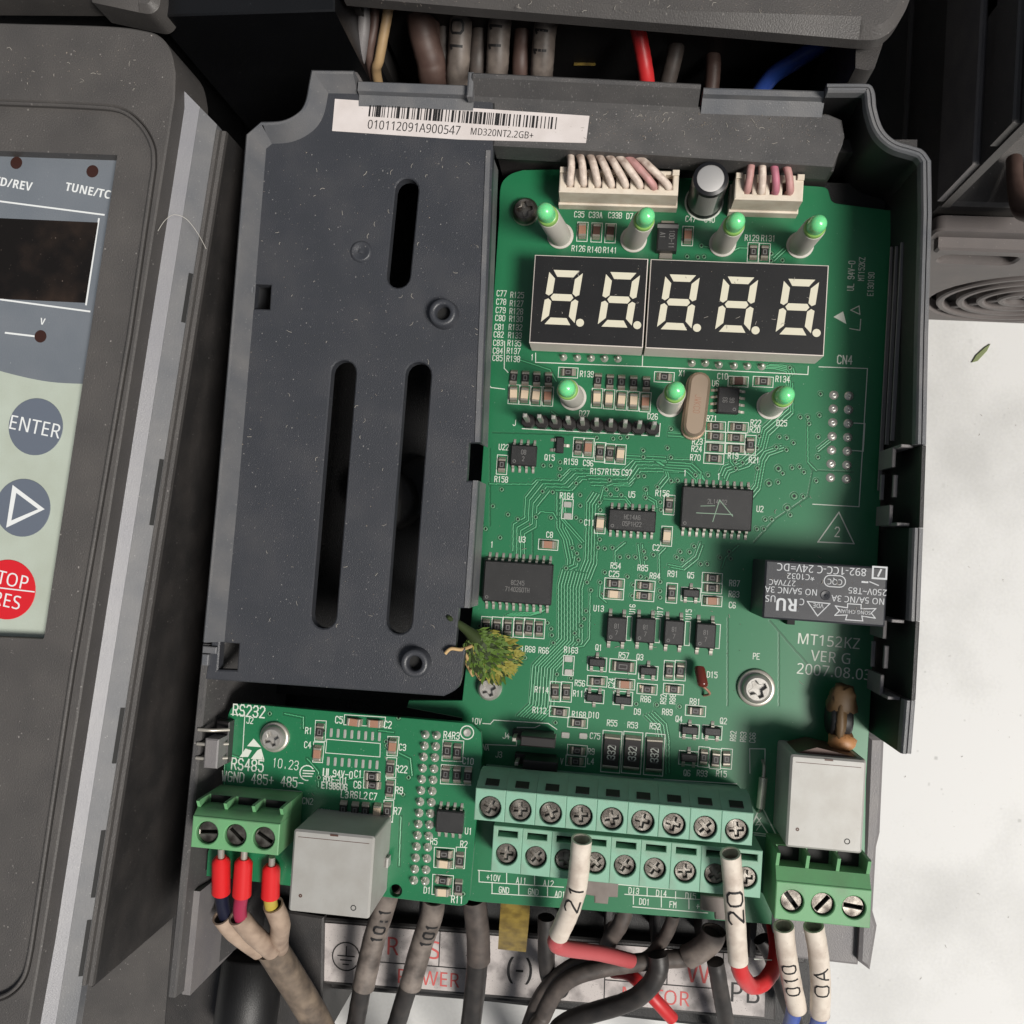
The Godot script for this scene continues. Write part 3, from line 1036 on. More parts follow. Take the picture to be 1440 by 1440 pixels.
func chip(board: Node3D, called: String, at: Vector3, yaw: float, l: float, w: float, h: float, n: int, pitch: float, reach: float, marks := [], ends := [], foot := 0.45) -> MeshInstance3D:
	var o := part(shared("chip/%s/%s/%s" % [l, w, h], func(s: Shape):
		s.prism(Shape.rect(0, 0, l, w, 0.12, 1), 0.1, h * 0.5, 0.0)
		s.prism(Shape.rect(0, 0, l, w, 0.12, 1), h * 0.5, h, minf(0.22, h * 0.2))), called, mat.chip, board, at, yaw)
	for i in n:
		for side in 2:
			if ends and not [side, i] in ends:
				continue
			part(gull(h * 0.5, reach, foot), "lead", mat.lead, o, Vector3((i - (n - 1) / 2.0) * pitch, 0, (w / 2 - 0.05) * (1 if side == 1 else -1)), 0 if side == 1 else 180)
	if marks:
		var s := Shape.new()
		for k in marks.size():
			silk(s, marks[k], Vector3(0, h + 0.02, (k - (marks.size() - 1) / 2.0) * 1.25), 0.8, 0, 0.09)
		s.loop(Shape.circle(-l / 2 + 0.8, w / 2 - 0.8, 0.26, 8), 0.1, h + 0.02)
		part(s.mesh(), "marking", mat.chip_print, o, Vector3.ZERO)
	return o


func smd(board: Node3D, called: String, at: Vector3, upright: bool, material: String, l := 2.1, w := 1.3, h := 0.6) -> MeshInstance3D:   # a chip resistor or capacitor: body, two metal ends on their solder
	var o := part(shared("smd/%s/%s/%s" % [l, w, h], func(s: Shape): s.box(Vector3(0, 0.1, 0), Vector3(l - 0.7, h - 0.1, w), 0.06)), called, mat[material], board, at + Vector3(0, 0, 0), (90.0 if upright else 0.0) + rng.randf_range(-2.5, 2.5))
	for k in [-1, 1]:
		part(shared("end/%s/%s/%s" % [l, w, h], func(s: Shape):
			s.box(Vector3(0, 0.05, 0), Vector3(0.38, h - 0.02, w + 0.04), 0.07)
			s.xf = Transform3D(Basis(Vector3(0, 0, 1), Vector3(1, 0, 0), Vector3(0, 1, 0)), Vector3.ZERO)
			s.xf = Transform3D(Basis(Vector3(1, 0, 0), Vector3(0, 0, 1), Vector3(0, -1, 0)), Vector3.ZERO)
			s.prism([Vector2(0.1, 0), Vector2(0.62, 0), Vector2(0.55, -0.12), Vector2(0.2, -h * 0.8), Vector2(0.1, -h * 0.8)], -w / 2, w / 2)), "terminal", mat.terminal_cap, o, Vector3(k * (l / 2 - 0.17), 0, 0), 0 if k == 1 else 180)
	if material == "resistor":
		part(shared("mark/%s" % l, func(s: Shape): s.loop(Shape.rect(0, 0, (l - 0.7) * 0.55, w * 0.42), 0.12, h + 0.02)), "marking", mat.chip_print, o, Vector3.ZERO)
	return o


func transistor(board: Node3D, at: Vector3, yaw: float) -> void:   # a three-legged package: two legs to +z, one to -z
	chip(board, "transistor", at, yaw, 3.0, 1.5, 1.0, 3, 0.95, 0.9, [], [[1, 0], [1, 2], [0, 1]], 0.55)


func cross_head(r: float, slotted := false) -> ArrayMesh:
	return shared("head/%s/%s" % [r, slotted], func(s: Shape):
		var a := 0.17 * r
		var b := 0.66 * r
		var cut := [Vector2(-a, -b), Vector2(a, -b), Vector2(a, -a), Vector2(b, -a), Vector2(b, a), Vector2(a, a), Vector2(a, b), Vector2(-a, b), Vector2(-a, a), Vector2(-b, a), Vector2(-b, -a), Vector2(-a, -a)]
		if slotted:
			cut = [Vector2(-a, -r * 0.84), Vector2(a, -r * 0.84), Vector2(a, r * 0.84), Vector2(-a, r * 0.84)]
		s.prism(Shape.circle(0, 0, r, 24), -0.5 * r, 0, 0.06 * r, [cut], false)
		if not slotted:
			s.cap(Shape.circle(0, 0, r * 0.95, 16), -0.28 * r))


func pan_screw(called: String, label: String, at: Vector3, r: float, washer: float, material: Material) -> void:
	var t := thing(called, label, "screw", at)
	var s := Shape.new()
	s.xf.origin = at
	s.lathe([Vector2(washer, 0.02), Vector2(washer, 0.5), Vector2(washer - 0.2, 0.7), Vector2(r * 0.9, 0.7)], 28)
	put(s, "washer", mat.lead if material != mat.chip else mat.chip, t)
	s = Shape.new()
	s.xf = Transform3D(Basis(Vector3.UP, rng.randf() * 0.9), at)
	var a := 0.14 * r
	var b := 0.58 * r
	var cut := [Vector2(-a, -b), Vector2(a, -b), Vector2(a * 1.5, -a * 1.5), Vector2(b, -a), Vector2(b, a), Vector2(a * 1.5, a * 1.5), Vector2(a, b), Vector2(-a, b), Vector2(-a * 1.5, a * 1.5), Vector2(-b, a), Vector2(-b, -a), Vector2(-a * 1.5, -a * 1.5)]
	s.lathe([Vector2(r, 0.7), Vector2(r, 1.2), Vector2(r * 0.9, 1.75), Vector2(r * 0.78, 2.05)], 28)
	s.prism(Shape.circle(0, 0, r * 0.78, 28), 1.4, 2.15, 0.1, [cut], false)
	s.cap(Shape.circle(0, 0, r * 0.7, 16), 1.3)
	put(s, "head", material, t)


func indicator(board: Node3D, foot: Vector3, tip: Vector3) -> void:   # a green lamp on a tall spacer tube, leaning a little
	var o := group_part("indicator_lamp", board, foot)
	var up := (tip - foot).normalized()
	var ac := up.cross(Vector3(0, 0, 1)).normalized()
	var len := (tip - foot).length() + 1.6
	var make := func(profile: Array, called: String, m: Material) -> void:
		var s := Shape.new()
		s.xf = Transform3D(Basis(ac, up, ac.cross(up)), Vector3.ZERO)
		s.lathe(profile, 28)
		var k := part(s.mesh(), called, m, o, Vector3.ZERO)
	var s2 := Shape.new()
	s2.lathe([Vector2(2.5, 0), Vector2(2.5, 0.3), Vector2(2.15, 0.4), Vector2(0, 0.4)], 28)
	part(s2.mesh(), "collar", mat.standoff, o, Vector3.ZERO)
	make.call([Vector2(2.08, 0.1), Vector2(1.95, len - 5.6), Vector2(1.85, len - 5.3), Vector2(1.4, len - 5.2)], "spacer_tube", mat.standoff)
	make.call([Vector2(1.78, len - 5.6), Vector2(1.78, len - 4.2), Vector2(1.65, len - 4.0), Vector2(1.2, len - 3.9)], "lamp_base", mat.lens_base)
	make.call([Vector2(1.48, len - 4.2), Vector2(1.48, len - 1.5), Vector2(1.36, len - 0.9), Vector2(1.05, len - 0.4), Vector2(0.55, len - 0.08), Vector2(0, len)], "lens", mat.lens)


func seven_segment(board: Node3D, corner: Vector3, w: float, d: float, h: float, digits: Array) -> void:
	var o := group_part("digit_display", board, corner)
	part(shared("display/%s" % w, func(s: Shape):
		s.prism(Shape.rect(w / 2, d / 2, w - 0.05, d), 0.8, h - 0.75, 0.0)
		s.prism(Shape.rect(w / 2, d / 2, w - 0.05, d), h - 0.75, h - 0.06, 0.1)), "case", mat.display_white, o, Vector3.ZERO)
	part(shared("face/%s" % w, func(s: Shape): s.prism(Shape.rect(w / 2, d / 2, w - 0.35, d - 0.3), h - 0.3, h, 0.05)), "face", mat.display_face, o, Vector3.ZERO)
	var t := 0.62
	var half := 2.42
	var tall := 4.35
	var slant := func(q: Vector2) -> Vector2: return Vector2(q.x - q.y * 0.10, q.y)
	for u in digits:
		var c := Vector3(w * u, h, d * 0.475)
		for k in 7:
			var g := 0.16
			var horizontal := k in [0, 3, 6]
			var z0: float = {0: -tall, 3: 0.0, 6: tall, 1: -tall, 2: -tall, 4: 0.0, 5: 0.0}[k]
			var p := []
			if horizontal:
				var e := t if k == 3 else 0.0
				var x := half - g
				if k == 3:
					p = [Vector2(-x + t * 0.3, 0), Vector2(-x + t, -t), Vector2(x - t, -t), Vector2(x - t * 0.3, 0), Vector2(x - t, t), Vector2(-x + t, t)]
				else:
					var sg := -1.0 if k == 0 else 1.0
					p = [Vector2(-x - t * 0.1, z0 + t * sg), Vector2(x + t * 0.1, z0 + t * sg), Vector2(x - t * 1.3, z0 - t * sg), Vector2(-x + t * 1.3, z0 - t * sg)]
			else:
				var sx := -1.0 if k in [1, 4] else 1.0
				var far := z0 + g - t * 0.6 if k in [1, 2] else z0 + tall - g + t * 0.6
				var near := -g - 0.1 if k in [1, 2] else g + 0.1
				var dirv := -1.0 if k in [1, 2] else 1.0
				p = [Vector2(sx * (half + t), far - dirv * 0.0), Vector2(sx * (half + t), near + dirv * t * 0.5), Vector2(sx * half, near), Vector2(sx * (half - t), near + dirv * t * 0.8), Vector2(sx * (half - t), far - dirv * t * 1.9)]
			var s := Shape.new()
			s.prism(p.map(slant), -0.1, 0.06, 0.0, [], false)
			part(s.mesh(), "segment", mat.segment, o, c)
		var dot := Shape.new()
		dot.prism(Shape.circle(3.55, tall + 0.1, 0.72, 16), -0.1, 0.06, 0.0, [], false)
		part(dot.mesh(), "segment", mat.segment, o, c)


func terminal_row(board: Node3D, called: String, start: Vector3, n: int, pitch: float, d: float, low: float, slotted: bool, back: float) -> void:
	# a row of clamps: start is the middle of the first pole's front edge on its top face
	var o := group_part(called, board, start)
	var w := pitch - 0.03
	for k in n:
		part(shared("pole/%s/%s/%s" % [pitch, d, back], func(s: Shape):
			var holes := [Shape.circle(0, -d * 0.42 if back > 0 else -d * 0.40, 1.93, 22)]
			if back == 0:
				holes.append(Shape.rect(0, -d + 1.25, 3.5, 1.1))
			s.prism(Shape.rect(0, -d / 2, w, d), -low, 0, 0.12, holes, false)
			if back > 0:
				s.xf = Transform3D(Basis(Vector3(0, 0, 1), Vector3(1, 0, 0), Vector3(0, 1, 0)), Vector3(-w / 2, 0, -d))
				s.prism([Vector2(0.05, -0.35), Vector2(-back, -low * 0.6), Vector2(-back, -low), Vector2(0.05, -low)], 0, w)
			), "pole", mat.terminal, o, Vector3(k * pitch, 0, 0))
		part(shared("bore/%s" % back, func(s: Shape):
			s.cap(Shape.circle(0, 0, 2.2, 16), 0)
			if back == 0:
				s.cap(Shape.rect(0, -d + 1.25 + d * 0.40, 3.7, 1.3), -1.5)), "bore", mat.hole, o, Vector3(k * pitch, -1.6, -d * (0.42 if back > 0 else 0.40)))
		part(cross_head(1.74, slotted), "screw", mat.screw_metal, o, Vector3(k * pitch + rng.randf_range(-0.06, 0.06), -0.55 - rng.randf() * 0.25, -d * (0.42 if back > 0 else 0.40)), rng.randf() * 180)
		if back > 0:
			part(shared("notch/%s/%s" % [pitch, back], func(s: Shape):
				s.xf = Transform3D(Basis(Vector3.RIGHT, -atan2(low * 0.6, back)).rotated(Vector3.UP, 0), Vector3.ZERO)
				s.box(Vector3(0, -0.2, 0), Vector3(2.3, 0.32, 2.0))), "notch", mat.hole, o, Vector3(k * pitch, -low * 0.25, -d - back * 0.36))


func three_pole(board: Node3D, front_left: Vector3, pitch: float, d: float, tall: float, rear: float, turns: Array) -> void:
	# a green three-way clamp block: front_left is the front left corner of its top face
	var o := group_part("terminal_block", board, front_left)
	var w := pitch * 3 + 0.4
	part(shared("three_body/%s" % rear, func(s: Shape):
		var holes := []
		for k in 3:
			holes.append(Shape.circle(0.2 + pitch * (k + 0.5), -d * 0.5, 1.95, 22))
		s.prism(Shape.rect(w / 2, -d / 2, w, d), -tall, 0, 0.15, holes, false)
		s.prism(Shape.rect(w / 2, -d - rear / 2, w, rear - 0.02), -tall, -tall * 0.45, 0.1)
		s.xf = Transform3D(Basis(Vector3(0, 0, 1), Vector3(1, 0, 0), Vector3(0, 1, 0)), Vector3.ZERO)
		s.prism([Vector2(-d + 0.03, -0.25), Vector2(-d - rear * 0.45, -1.7), Vector2(-d - rear * 0.45, -tall * 0.5), Vector2(-d + 0.03, -tall * 0.5)], 0.03, w - 0.03)
		), "block_body", mat.terminal_side, o, Vector3.ZERO)
	for k in 4:
		part(shared("fin/%s" % rear, func(s: Shape):
			s.xf = Transform3D(Basis(Vector3(0, 0, 1), Vector3(1, 0, 0), Vector3(0, 1, 0)), Vector3.ZERO)
			s.prism([Vector2(-rear * 0.45 - 0.02, -1.72), Vector2(-rear + 0.15, -0.9), Vector2(-rear, -1.4), Vector2(-rear, -tall * 0.45), Vector2(-rear * 0.45 - 0.02, -tall * 0.45)], 0, 0.55)), "fin", mat.terminal_side, o, Vector3(clampf(k * pitch - 0.1, 0.02, w - 0.57), 0, -d))
	for k in 3:
		var at := Vector3(0.2 + pitch * (k + 0.5), 0, -d * 0.5)
		part(shared("three_bore", func(s: Shape): s.cap(Shape.circle(0, 0, 2.2, 16), 0)), "bore", mat.hole, o, at + Vector3(0, -2.0, 0))
		part(cross_head(1.8, true), "screw", mat.screw_metal, o, at + Vector3(0, -0.7, 0), turns[k])
		part(shared("three_well/%s" % rear, func(s: Shape): s.box(Vector3(0, 0, 0), Vector3(pitch - 1.5, 0.1, rear * 0.5))), "well", mat.hole, o, Vector3(0.2 + pitch * (k + 0.5), -tall * 0.44, -d - rear * 0.72))


func metal_jack(board: Node3D, rect: Array, top: float, low: float) -> void:   # a metal-cased network socket seen from above; rect holds front left and back right corner of its top
	var a: Vector3 = rect[0]
	var b: Vector3 = rect[1]
	var o := group_part("network_socket", board, Vector3((a.x + b.x) / 2, low, (a.z + b.z) / 2))
	var w := b.x - a.x
	var d := a.z - b.z
	part(shared("jack/%s" % w, func(s: Shape): s.prism(Shape.rect(0, 0, w, d, 0.5, 3), 0.1, top - low, 0.35)), "metal_case", mat.tin, o, Vector3.ZERO)
	part(shared("tongue/%s" % w, func(s: Shape):
		s.loop(Shape.circle(w * 0.30, d * 0.38, 0.42, 10), 0.14, 0)), "stamped_ring", mat.hole, o, Vector3(0, top - low + 0.02, 0))
	part(shared("jack_seam/%s" % w, func(s: Shape):
		s.line(Vector2(-w * 0.5 + 0.9, -d * 0.5 + 1.2), Vector2(w * 0.5 - 0.9, -d * 0.5 + 1.2), 0.1, 0)
		s.line(Vector2(-0.5, -d * 0.5 + 0.4), Vector2(0.6, -d * 0.5 + 0.4), 0.3, 0)
		s.loop(Shape.circle(-w * 0.36, d * 0.30, 0.2, 8), 0.2, 0)), "stamped_seam", mat.brown, o, Vector3(0, top - low + 0.015, 0))
	part(shared("jack_lug/%s" % w, func(s: Shape): s.box(Vector3(0, 0, 0), Vector3(0.5, 2.2, 1.8), 0.2)), "lug", mat.tin, o, Vector3(w / 2 + 0.3, 1.0, d * 0.05))


func white_plug(board: Node3D, back_left: Vector3, w: float, d: float, h: float, n: int, first: float, pitch: float) -> void:
	var o := group_part("wire_socket", board, back_left)
	part(shared("socket/%s" % w, func(s: Shape):
		var holes := []
		for k in n:
			holes.append(Shape.rect(first + k * pitch, d * 0.46, 1.35, d * 0.62))
		s.prism(Shape.rect(w / 2, d / 2, w, d), -h + 2.6, 0, 0.2, holes)
		s.prism(Shape.rect(w / 2, d / 2 + 0.1, w + 0.6, d + 0.5), -h + 0.05, -h + 2.55, 0.12)
		s.box(Vector3(0.6, 0, d * 0.1), Vector3(1.2, 0.5, 1.0), 0.1)
		s.box(Vector3(w - 0.6, 0, d * 0.1), Vector3(1.2, 0.5, 1.0), 0.1)), "shroud", mat.old_white, o, Vector3.ZERO)
	part(shared("socket_floor/%s" % w, func(s: Shape): s.cap(Shape.rect(w / 2, d / 2, w - 0.4, d - 0.4), 0)), "socket_floor", mat.brown, o, Vector3(0, -2.2, 0))


func main_board() -> void:
	var t := thing("circuit_board", "large green control circuit board with five-digit display and two rows of terminals", "circuit board", Vector3(12, 0, 0))
	var cu := Copper.new()
	cu.begin(BOARD_LOW, BOARD_SPAN, 5)
	copper_pattern(cu)
	var m := paint("board", Color.WHITE, 0.38)
	cu.finish(m)
	m.normal_scale = 0.6
	m.clearcoat_enabled = true
	m.clearcoat = 0.45
	m.clearcoat_roughness = 0.3
	var s := Shape.new()
	var edge := bend([Vector2(-23.92, -62.34), Vector2(-23.99, -67.56), Vector2(-22.5, -69.81), Vector2(-19.97, -70.84)]) + [Vector2(-13.87, -71.15), Vector2(35.08, -69.29)] + bend([Vector2(35.33, -69.3), Vector2(36.77, -68.94), Vector2(37.36, -67.49), Vector2(37.93, -66.44), Vector2(39.35, -66.09)]) + [Vector2(48.56, -65.19), Vector2(49.21, -30.53), Vector2(49.49, 10.93), Vector2(49.47, 39.1), Vector2(49.98, 53.66), Vector2(33.98, 54.19), Vector2(34.26, 66.03), Vector2(-19.6, 67.38), Vector2(-23.65, 67), Vector2(-24.56, 33.74), Vector2(-35.25, 32.61), Vector2(-34.93, 31.25), Vector2(-24.78, 30.43), Vector2(-24.02, 13.66)]
	var clean := []
	for q in edge:
		if clean.is_empty() or (q - clean[-1]).length() > 0.3:
			clean.append(q)
	board_plate(s, clean, 0, BOARD_LOW, BOARD_SPAN)
	put(s, "board", m, t)

	# digit displays: their corners at the top face, 8 mm up
	var c1 := Vector3(-15.87, 8, -52.21)
	var c2 := Vector3(5.02, 8, -52.19)
	seven_segment(t, Vector3(c1.x, 0, c1.z) - t.position / MM, 20.5, 16.1, 8, [0.265, 0.765])
	seven_segment(t, Vector3(c2.x, 0, c2.z) - t.position / MM, 31.2, 16.1, 8, [0.172, 0.50, 0.838])
	var local := func(p: Vector3) -> Vector3: return p - t.position / MM
	for q in [Vector3(-9.93, 0, -35.29), Vector3(-7.3, 0, -35.32), Vector3(-4.71, 0, -35.38), Vector3(-2.2, 0, -35.43), Vector3(0.31, 0, -35.49), Vector3(14.02, 0, -35.31), Vector3(16.49, 0, -35.43), Vector3(18.99, 0, -35.23), Vector3(21.75, 0, -35.2), Vector3(24.2, 0, -35.23), Vector3(26.79, 0, -35.29)]:
		part(shared("display_pin", func(sh: Shape): sh.lathe([Vector2(0.75, 0), Vector2(0.5, 0.3), Vector2(0.28, 0.7), Vector2(0.22, 1.3), Vector2(0, 1.35)], 10)), "display_pin", mat.solder, t, local.call(q))
	# lamps
	for q in [[Vector3(-11.97, 0, -58.35), Vector3(-13.79, 22, -56.03)], [Vector3(1.85, 0, -58.15), Vector3(3.79, 22, -55.75)], [Vector3(18.35, 0, -57.92), Vector3(18.48, 22, -55.39)], [Vector3(32.47, 0, -58.15), Vector3(31.65, 22, -55.35)], [Vector3(-7.6, 0, -27.78), Vector3(-8.08, 22, -26.2)], [Vector3(10.45, 0, -27.49), Vector3(10.16, 22, -26.87)], [Vector3(28.74, 0, -28.03), Vector3(28.03, 22, -26.95)]]:
		var lift: Vector3 = q[0] + (q[1] - q[0]) * 0.86
		indicator(t, local.call(q[0]), local.call(lift))
	# wire sockets along the top
	white_plug(t, local.call(Vector3(-12.24, 8, -68.27)), 21.4, 4.4, 8, 8, 2.0, 2.53)
	white_plug(t, local.call(Vector3(19.17, 8, -68.1)), 11.9, 4.6, 8, 4, 2.35, 2.2)
	# electrolytic capacitor
	var cap := group_part("electrolytic_capacitor", t, local.call(Vector3(14.49, 0, -65.72)))
	part(shared("can", func(sh: Shape): sh.lathe([Vector2(3.25, 0.1), Vector2(3.2, 0.6), Vector2(3.0, 0.9), Vector2(3.0, 1.2), Vector2(3.2, 1.5), Vector2(3.2, 10.8), Vector2(3.05, 11.4), Vector2(2.4, 11.6)], 32)), "sleeve", mat.capacitor_black, cap, Vector3.ZERO)
	part(shared("can_top", func(sh: Shape): sh.lathe([Vector2(2.42, 11.45), Vector2(2.2, 11.5), Vector2(0, 11.5)], 28)), "aluminium_top", mat.aluminium, cap, Vector3.ZERO)
	part(shared("can_ring", func(sh: Shape): sh.lathe([Vector2(3.6, 0.02), Vector2(3.6, 0.12), Vector2(3.3, 0.12)], 28)), "silk_ring", mat.silk, cap, Vector3.ZERO)
	var stripe := Shape.new()
	for k in 9:
		var a := deg_to_rad(62 + k * 7.0)
		var b := deg_to_rad(69 + k * 7.0)
		stripe.quad(Vector3(3.23 * cos(a), 1.7, 3.23 * sin(a)), Vector3(3.23 * cos(a), 10.7, 3.23 * sin(a)), Vector3(3.23 * cos(b), 10.7, 3.23 * sin(b)), Vector3(3.23 * cos(b), 1.7, 3.23 * sin(b)), Vector3(cos(a), 0, sin(a)))
	part(stripe.mesh(), "stripe", mat.capacitor_stripe, cap, Vector3.ZERO)
	# power diode beside the lamp
	var dio := part(shared("power_diode", func(sh: Shape): sh.box(Vector3(0, 0.1, 0), Vector3(3.7, 2.2, 5.2), 0.25)), "diode", mat.chip, t, local.call(Vector3(8.01, 0, -58.23)))
	var ds := Shape.new()
	ds.line(Vector2(-1.6, -1.9), Vector2(1.6, -1.9), 0.7, 2.32)
	silk(ds, "100-11", Vector3(0.8, 2.32, 0.5), 0.9, 90, 0.1)
	silk(ds, "A1", Vector3(-0.9, 2.32, -0.2), 0.9, 90, 0.1)
	part(ds.mesh(), "marking", mat.chip_print, dio, Vector3.ZERO)
	part(shared("diode_tab", func(sh: Shape): sh.box(Vector3(0, 0, 0), Vector3(2.4, 0.4, 1.2), 0.1)), "terminal", mat.terminal_cap, dio, Vector3(0, 0.02, -3.0))
	part(cache["diode_tab"], "terminal", mat.terminal_cap, dio, Vector3(0, 0.02, 3.0))
	# small parts: place, upright, material
	for q in [[Vector3(-7.86, 0, -59.45), 1, "tan"], [Vector3(-5.17, 0, -59.4), 1, "brown"], [Vector3(-2.56, 0, -59.42), 1, "brown"], [Vector3(11.85, 0, -59.17), 1, "tan"],
		[Vector3(-18.85, 0, -27.81), 1, "cream"], [Vector3(-16.75, 0, -27.79), 1, "cream"], [Vector3(-14.58, 0, -27.69), 1, "cream"], [Vector3(-12.36, 0, -27.74), 1, "tan"],
		[Vector3(-3.13, 0, -27.87), 1, "cream"], [Vector3(-0.87, 0, -27.78), 1, "cream"], [Vector3(1.46, 0, -27.7), 1, "cream"], [Vector3(3.71, 0, -27.68), 1, "cream"], [Vector3(5.9, 0, -27.59), 1, "tan"],
		[Vector3(-4.14, 0, -18.42), 1, "tan"], [Vector3(1.89, 0, -17.56), 1, "cream"], [Vector3(-1.07, 0, -4.39), 1, "cream"], [Vector3(11.33, 0, -2.86), 1, "cream"], [Vector3(-10.5, 0, 0.16), 0, "tan"],
		[Vector3(22.69, 0, -32.27), 0, "brown"], [Vector3(20.25, 0, 8.5), 0, "tan"], [Vector3(2.25, 0, 8.53), 0, "cream"], [Vector3(5.3, 0, 24.97), 0, "tan"],
		[Vector3(22.57, 0, 37.23), 1, "resistor"]]:
		smd(t, "capacitor", local.call(q[0]), q[1] == 1, q[2], 2.25, 1.35, 0.95)
	for q in [[Vector3(24.03, 0, -56.51), 1], [Vector3(26.11, 0, -56.52), 1], [Vector3(-19.05, 0, -30.99), 1], [Vector3(-16.82, 0, -30.96), 1], [Vector3(-14.66, 0, -30.93), 1], [Vector3(-12.43, 0, -30.91), 1], [Vector3(-8.84, 0, -32.43), 0],
		[Vector3(-3.14, 0, -31.16), 1], [Vector3(-0.87, 0, -31.07), 1], [Vector3(1.26, 0, -31.04), 1], [Vector3(3.51, 0, -31.02), 1], [Vector3(5.89, 0, -31), 1], [Vector3(9.1, 0, -32.43), 0], [Vector3(-20.2, 0, -14.35), 1], [Vector3(-6.01, 0, -18.45), 1],
		[Vector3(-1.9, 0, -17.75), 1], [Vector3(-0.04, 0, -17.65), 1], [Vector3(11.44, 0, -8.68), 1], [Vector3(27.2, 0, -32.49), 0], [Vector3(19.03, 0, -23.69), 0], [Vector3(23.17, 0, -23.78), 0], [Vector3(19.14, 0, -21.84), 0], [Vector3(22.83, 0, -21.78), 0],
		[Vector3(19.13, 0, -19.72), 0], [Vector3(22.95, 0, -19.74), 0], [Vector3(19.08, 0, -17.74), 0], [Vector3(25.55, 0, -20.61), 1], [Vector3(-21.14, 0, 16.26), 1], [Vector3(-19.12, 0, 16.18), 1], [Vector3(-17.04, 0, 16.1), 1], [Vector3(-14.96, 0, 16.01), 1], [Vector3(-13.09, 0, 15.94), 1], [Vector3(-11.15, 0, 15.93), 1],
		[Vector3(2.26, 0, 6.56), 0], [Vector3(7.91, 0, 6.57), 0], [Vector3(7.85, 0, 8.46), 0], [Vector3(12.88, 0, 7.58), 1], [Vector3(20.07, 0, 4.32), 0], [Vector3(20.12, 0, 6.16), 0], [Vector3(0.18, 0, 24.85), 0], [Vector3(9.45, 0, 25.56), 0],
		[Vector3(-7.42, 0, 27.37), 1], [Vector3(-5.35, 0, 27.27), 1], [Vector3(-6.45, 0, 31.05), 0], [Vector3(-2.92, 0, 32.74), 0], [Vector3(-2.68, 0, 37.84), 0], [Vector3(-2.84, 0, 39.82), 0], [Vector3(13.27, 0, 21.85), 1], [Vector3(15.28, 0, 21.7), 1],
		[Vector3(14.24, 0, 25.17), 0], [Vector3(18.47, 0, 28.82), 0], [Vector3(20.46, 0, 37.08), 1], [Vector3(24.54, 0, 37.05), 1]]:
		smd(t, "resistor", local.call(q[0]), q[1] == 1, "resistor")
	smd(t, "resistor", local.call(Vector3(4.77, 0, 21.73)), false, "resistor", 3.3, 1.7, 0.65)
	for q in [Vector3(3.61, 0, 37.56), Vector3(7.43, 0, 37.43), Vector3(11.47, 0, 37.41)]:
		var r := smd(t, "resistor", local.call(q), true, "resistor", 5.6, 2.9, 0.75)
		var rs := Shape.new()
		silk(rs, "332", Vector3(0, 0.78, 0), 1.35, 0 , 0.16)
		part(rs.mesh(), "marking", mat.silk, r, Vector3.ZERO)
	# chips
	chip(t, "chip", local.call(Vector3(-16.13, 0, -16.2)), 0, 4.9, 3.9, 1.5, 4, 1.27, 1.0, ["08", "2"])
	chip(t, "chip", local.call(Vector3(20.96, 0, -28.5)), 90, 4.9, 3.9, 1.5, 4, 1.27, 1.0, ["93", "66"])
	chip(t, "chip", local.call(Vector3(4.75, 0, -5.29)), 0, 8.7, 3.9, 1.5, 7, 1.27, 1.05, ["HC14AG", "05P1H22"])
	var u2 := chip(t, "chip", local.call(Vector3(19.92, 0, -8.42)), 0, 12.8, 7.6, 2.3, 10, 1.27, 1.35, ["2L14102", "", ""])
	var scribble := Shape.new()
	scribble.loop([Vector2(-3.6, 1.0), Vector2(2.8, 0.9), Vector2(2.9, 1.2), Vector2(0.4, -1.6), Vector2(-0.6, 2.4)], 0.14, 2.33, false)
	scribble.line(Vector2(-2.9, -0.3), Vector2(-0.4, -0.5), 0.12, 2.33)
	part(scribble.mesh(), "pencil_mark", mat.silk_dim, u2, Vector3.ZERO)
	chip(t, "chip", local.call(Vector3(-15.58, 0, 7.58)), 0, 12.8, 7.6, 2.3, 10, 1.27, 1.35, ["", "8C245", "71402GOTH"])
	for q in [Vector3(3.16, 0, 14.87), Vector3(8.4, 0, 14.68), Vector3(13.62, 0, 14.7), Vector3(19.33, 0, 14.85)]:
		chip(t, "optocoupler", local.call(q), 0, 3.6, 4.5, 2.0, 2, 2.54, 1.2, ["81", "7"], [], 0.6)
	for q in [[Vector3(-9.49, 0, -18.6), -90.0], [Vector3(16.36, 0, 7.34), 0.0], [Vector3(-0.04, 0, 21.31), 0.0], [Vector3(9.45, 0, 22.15), 0.0], [Vector3(-0.11, 0, 27.84), 180.0], [Vector3(5.15, 0, 27.87), 180.0], [Vector3(17.59, 0, 32.33), 0.0], [Vector3(21.7, 0, 32.24), 0.0], [Vector3(17.73, 0, 37.32), 0.0]]:
		transistor(t, local.call(q[0]), q[1])
	# crystal can
	var xt := group_part("crystal", t, local.call(Vector3(15.18, 0, -27.2)))
	part(shared("crystal_can", func(sh: Shape):
		sh.prism(Shape.slot(Vector2(0.25, -4.1), Vector2(-0.25, 4.1), 2.25), 0.1, 0.7, 0.1)
		sh.prism(Shape.slot(Vector2(0.25, -4.0), Vector2(-0.25, 4.0), 1.95), 0.7, 3.5, 0.45)), "can", mat.crystal, xt, Vector3.ZERO)
	var xs := Shape.new()
	silk(xs, "JWKCO", Vector3(0, 3.52, 0), 1.1, 94, 0.1)
	part(xs.mesh(), "marking", mat.tan, xt, Vector3.ZERO)
	# pin header
	var ph := group_part("pin_header", t, local.call(Vector3(-15.6, 0, -22.64)))
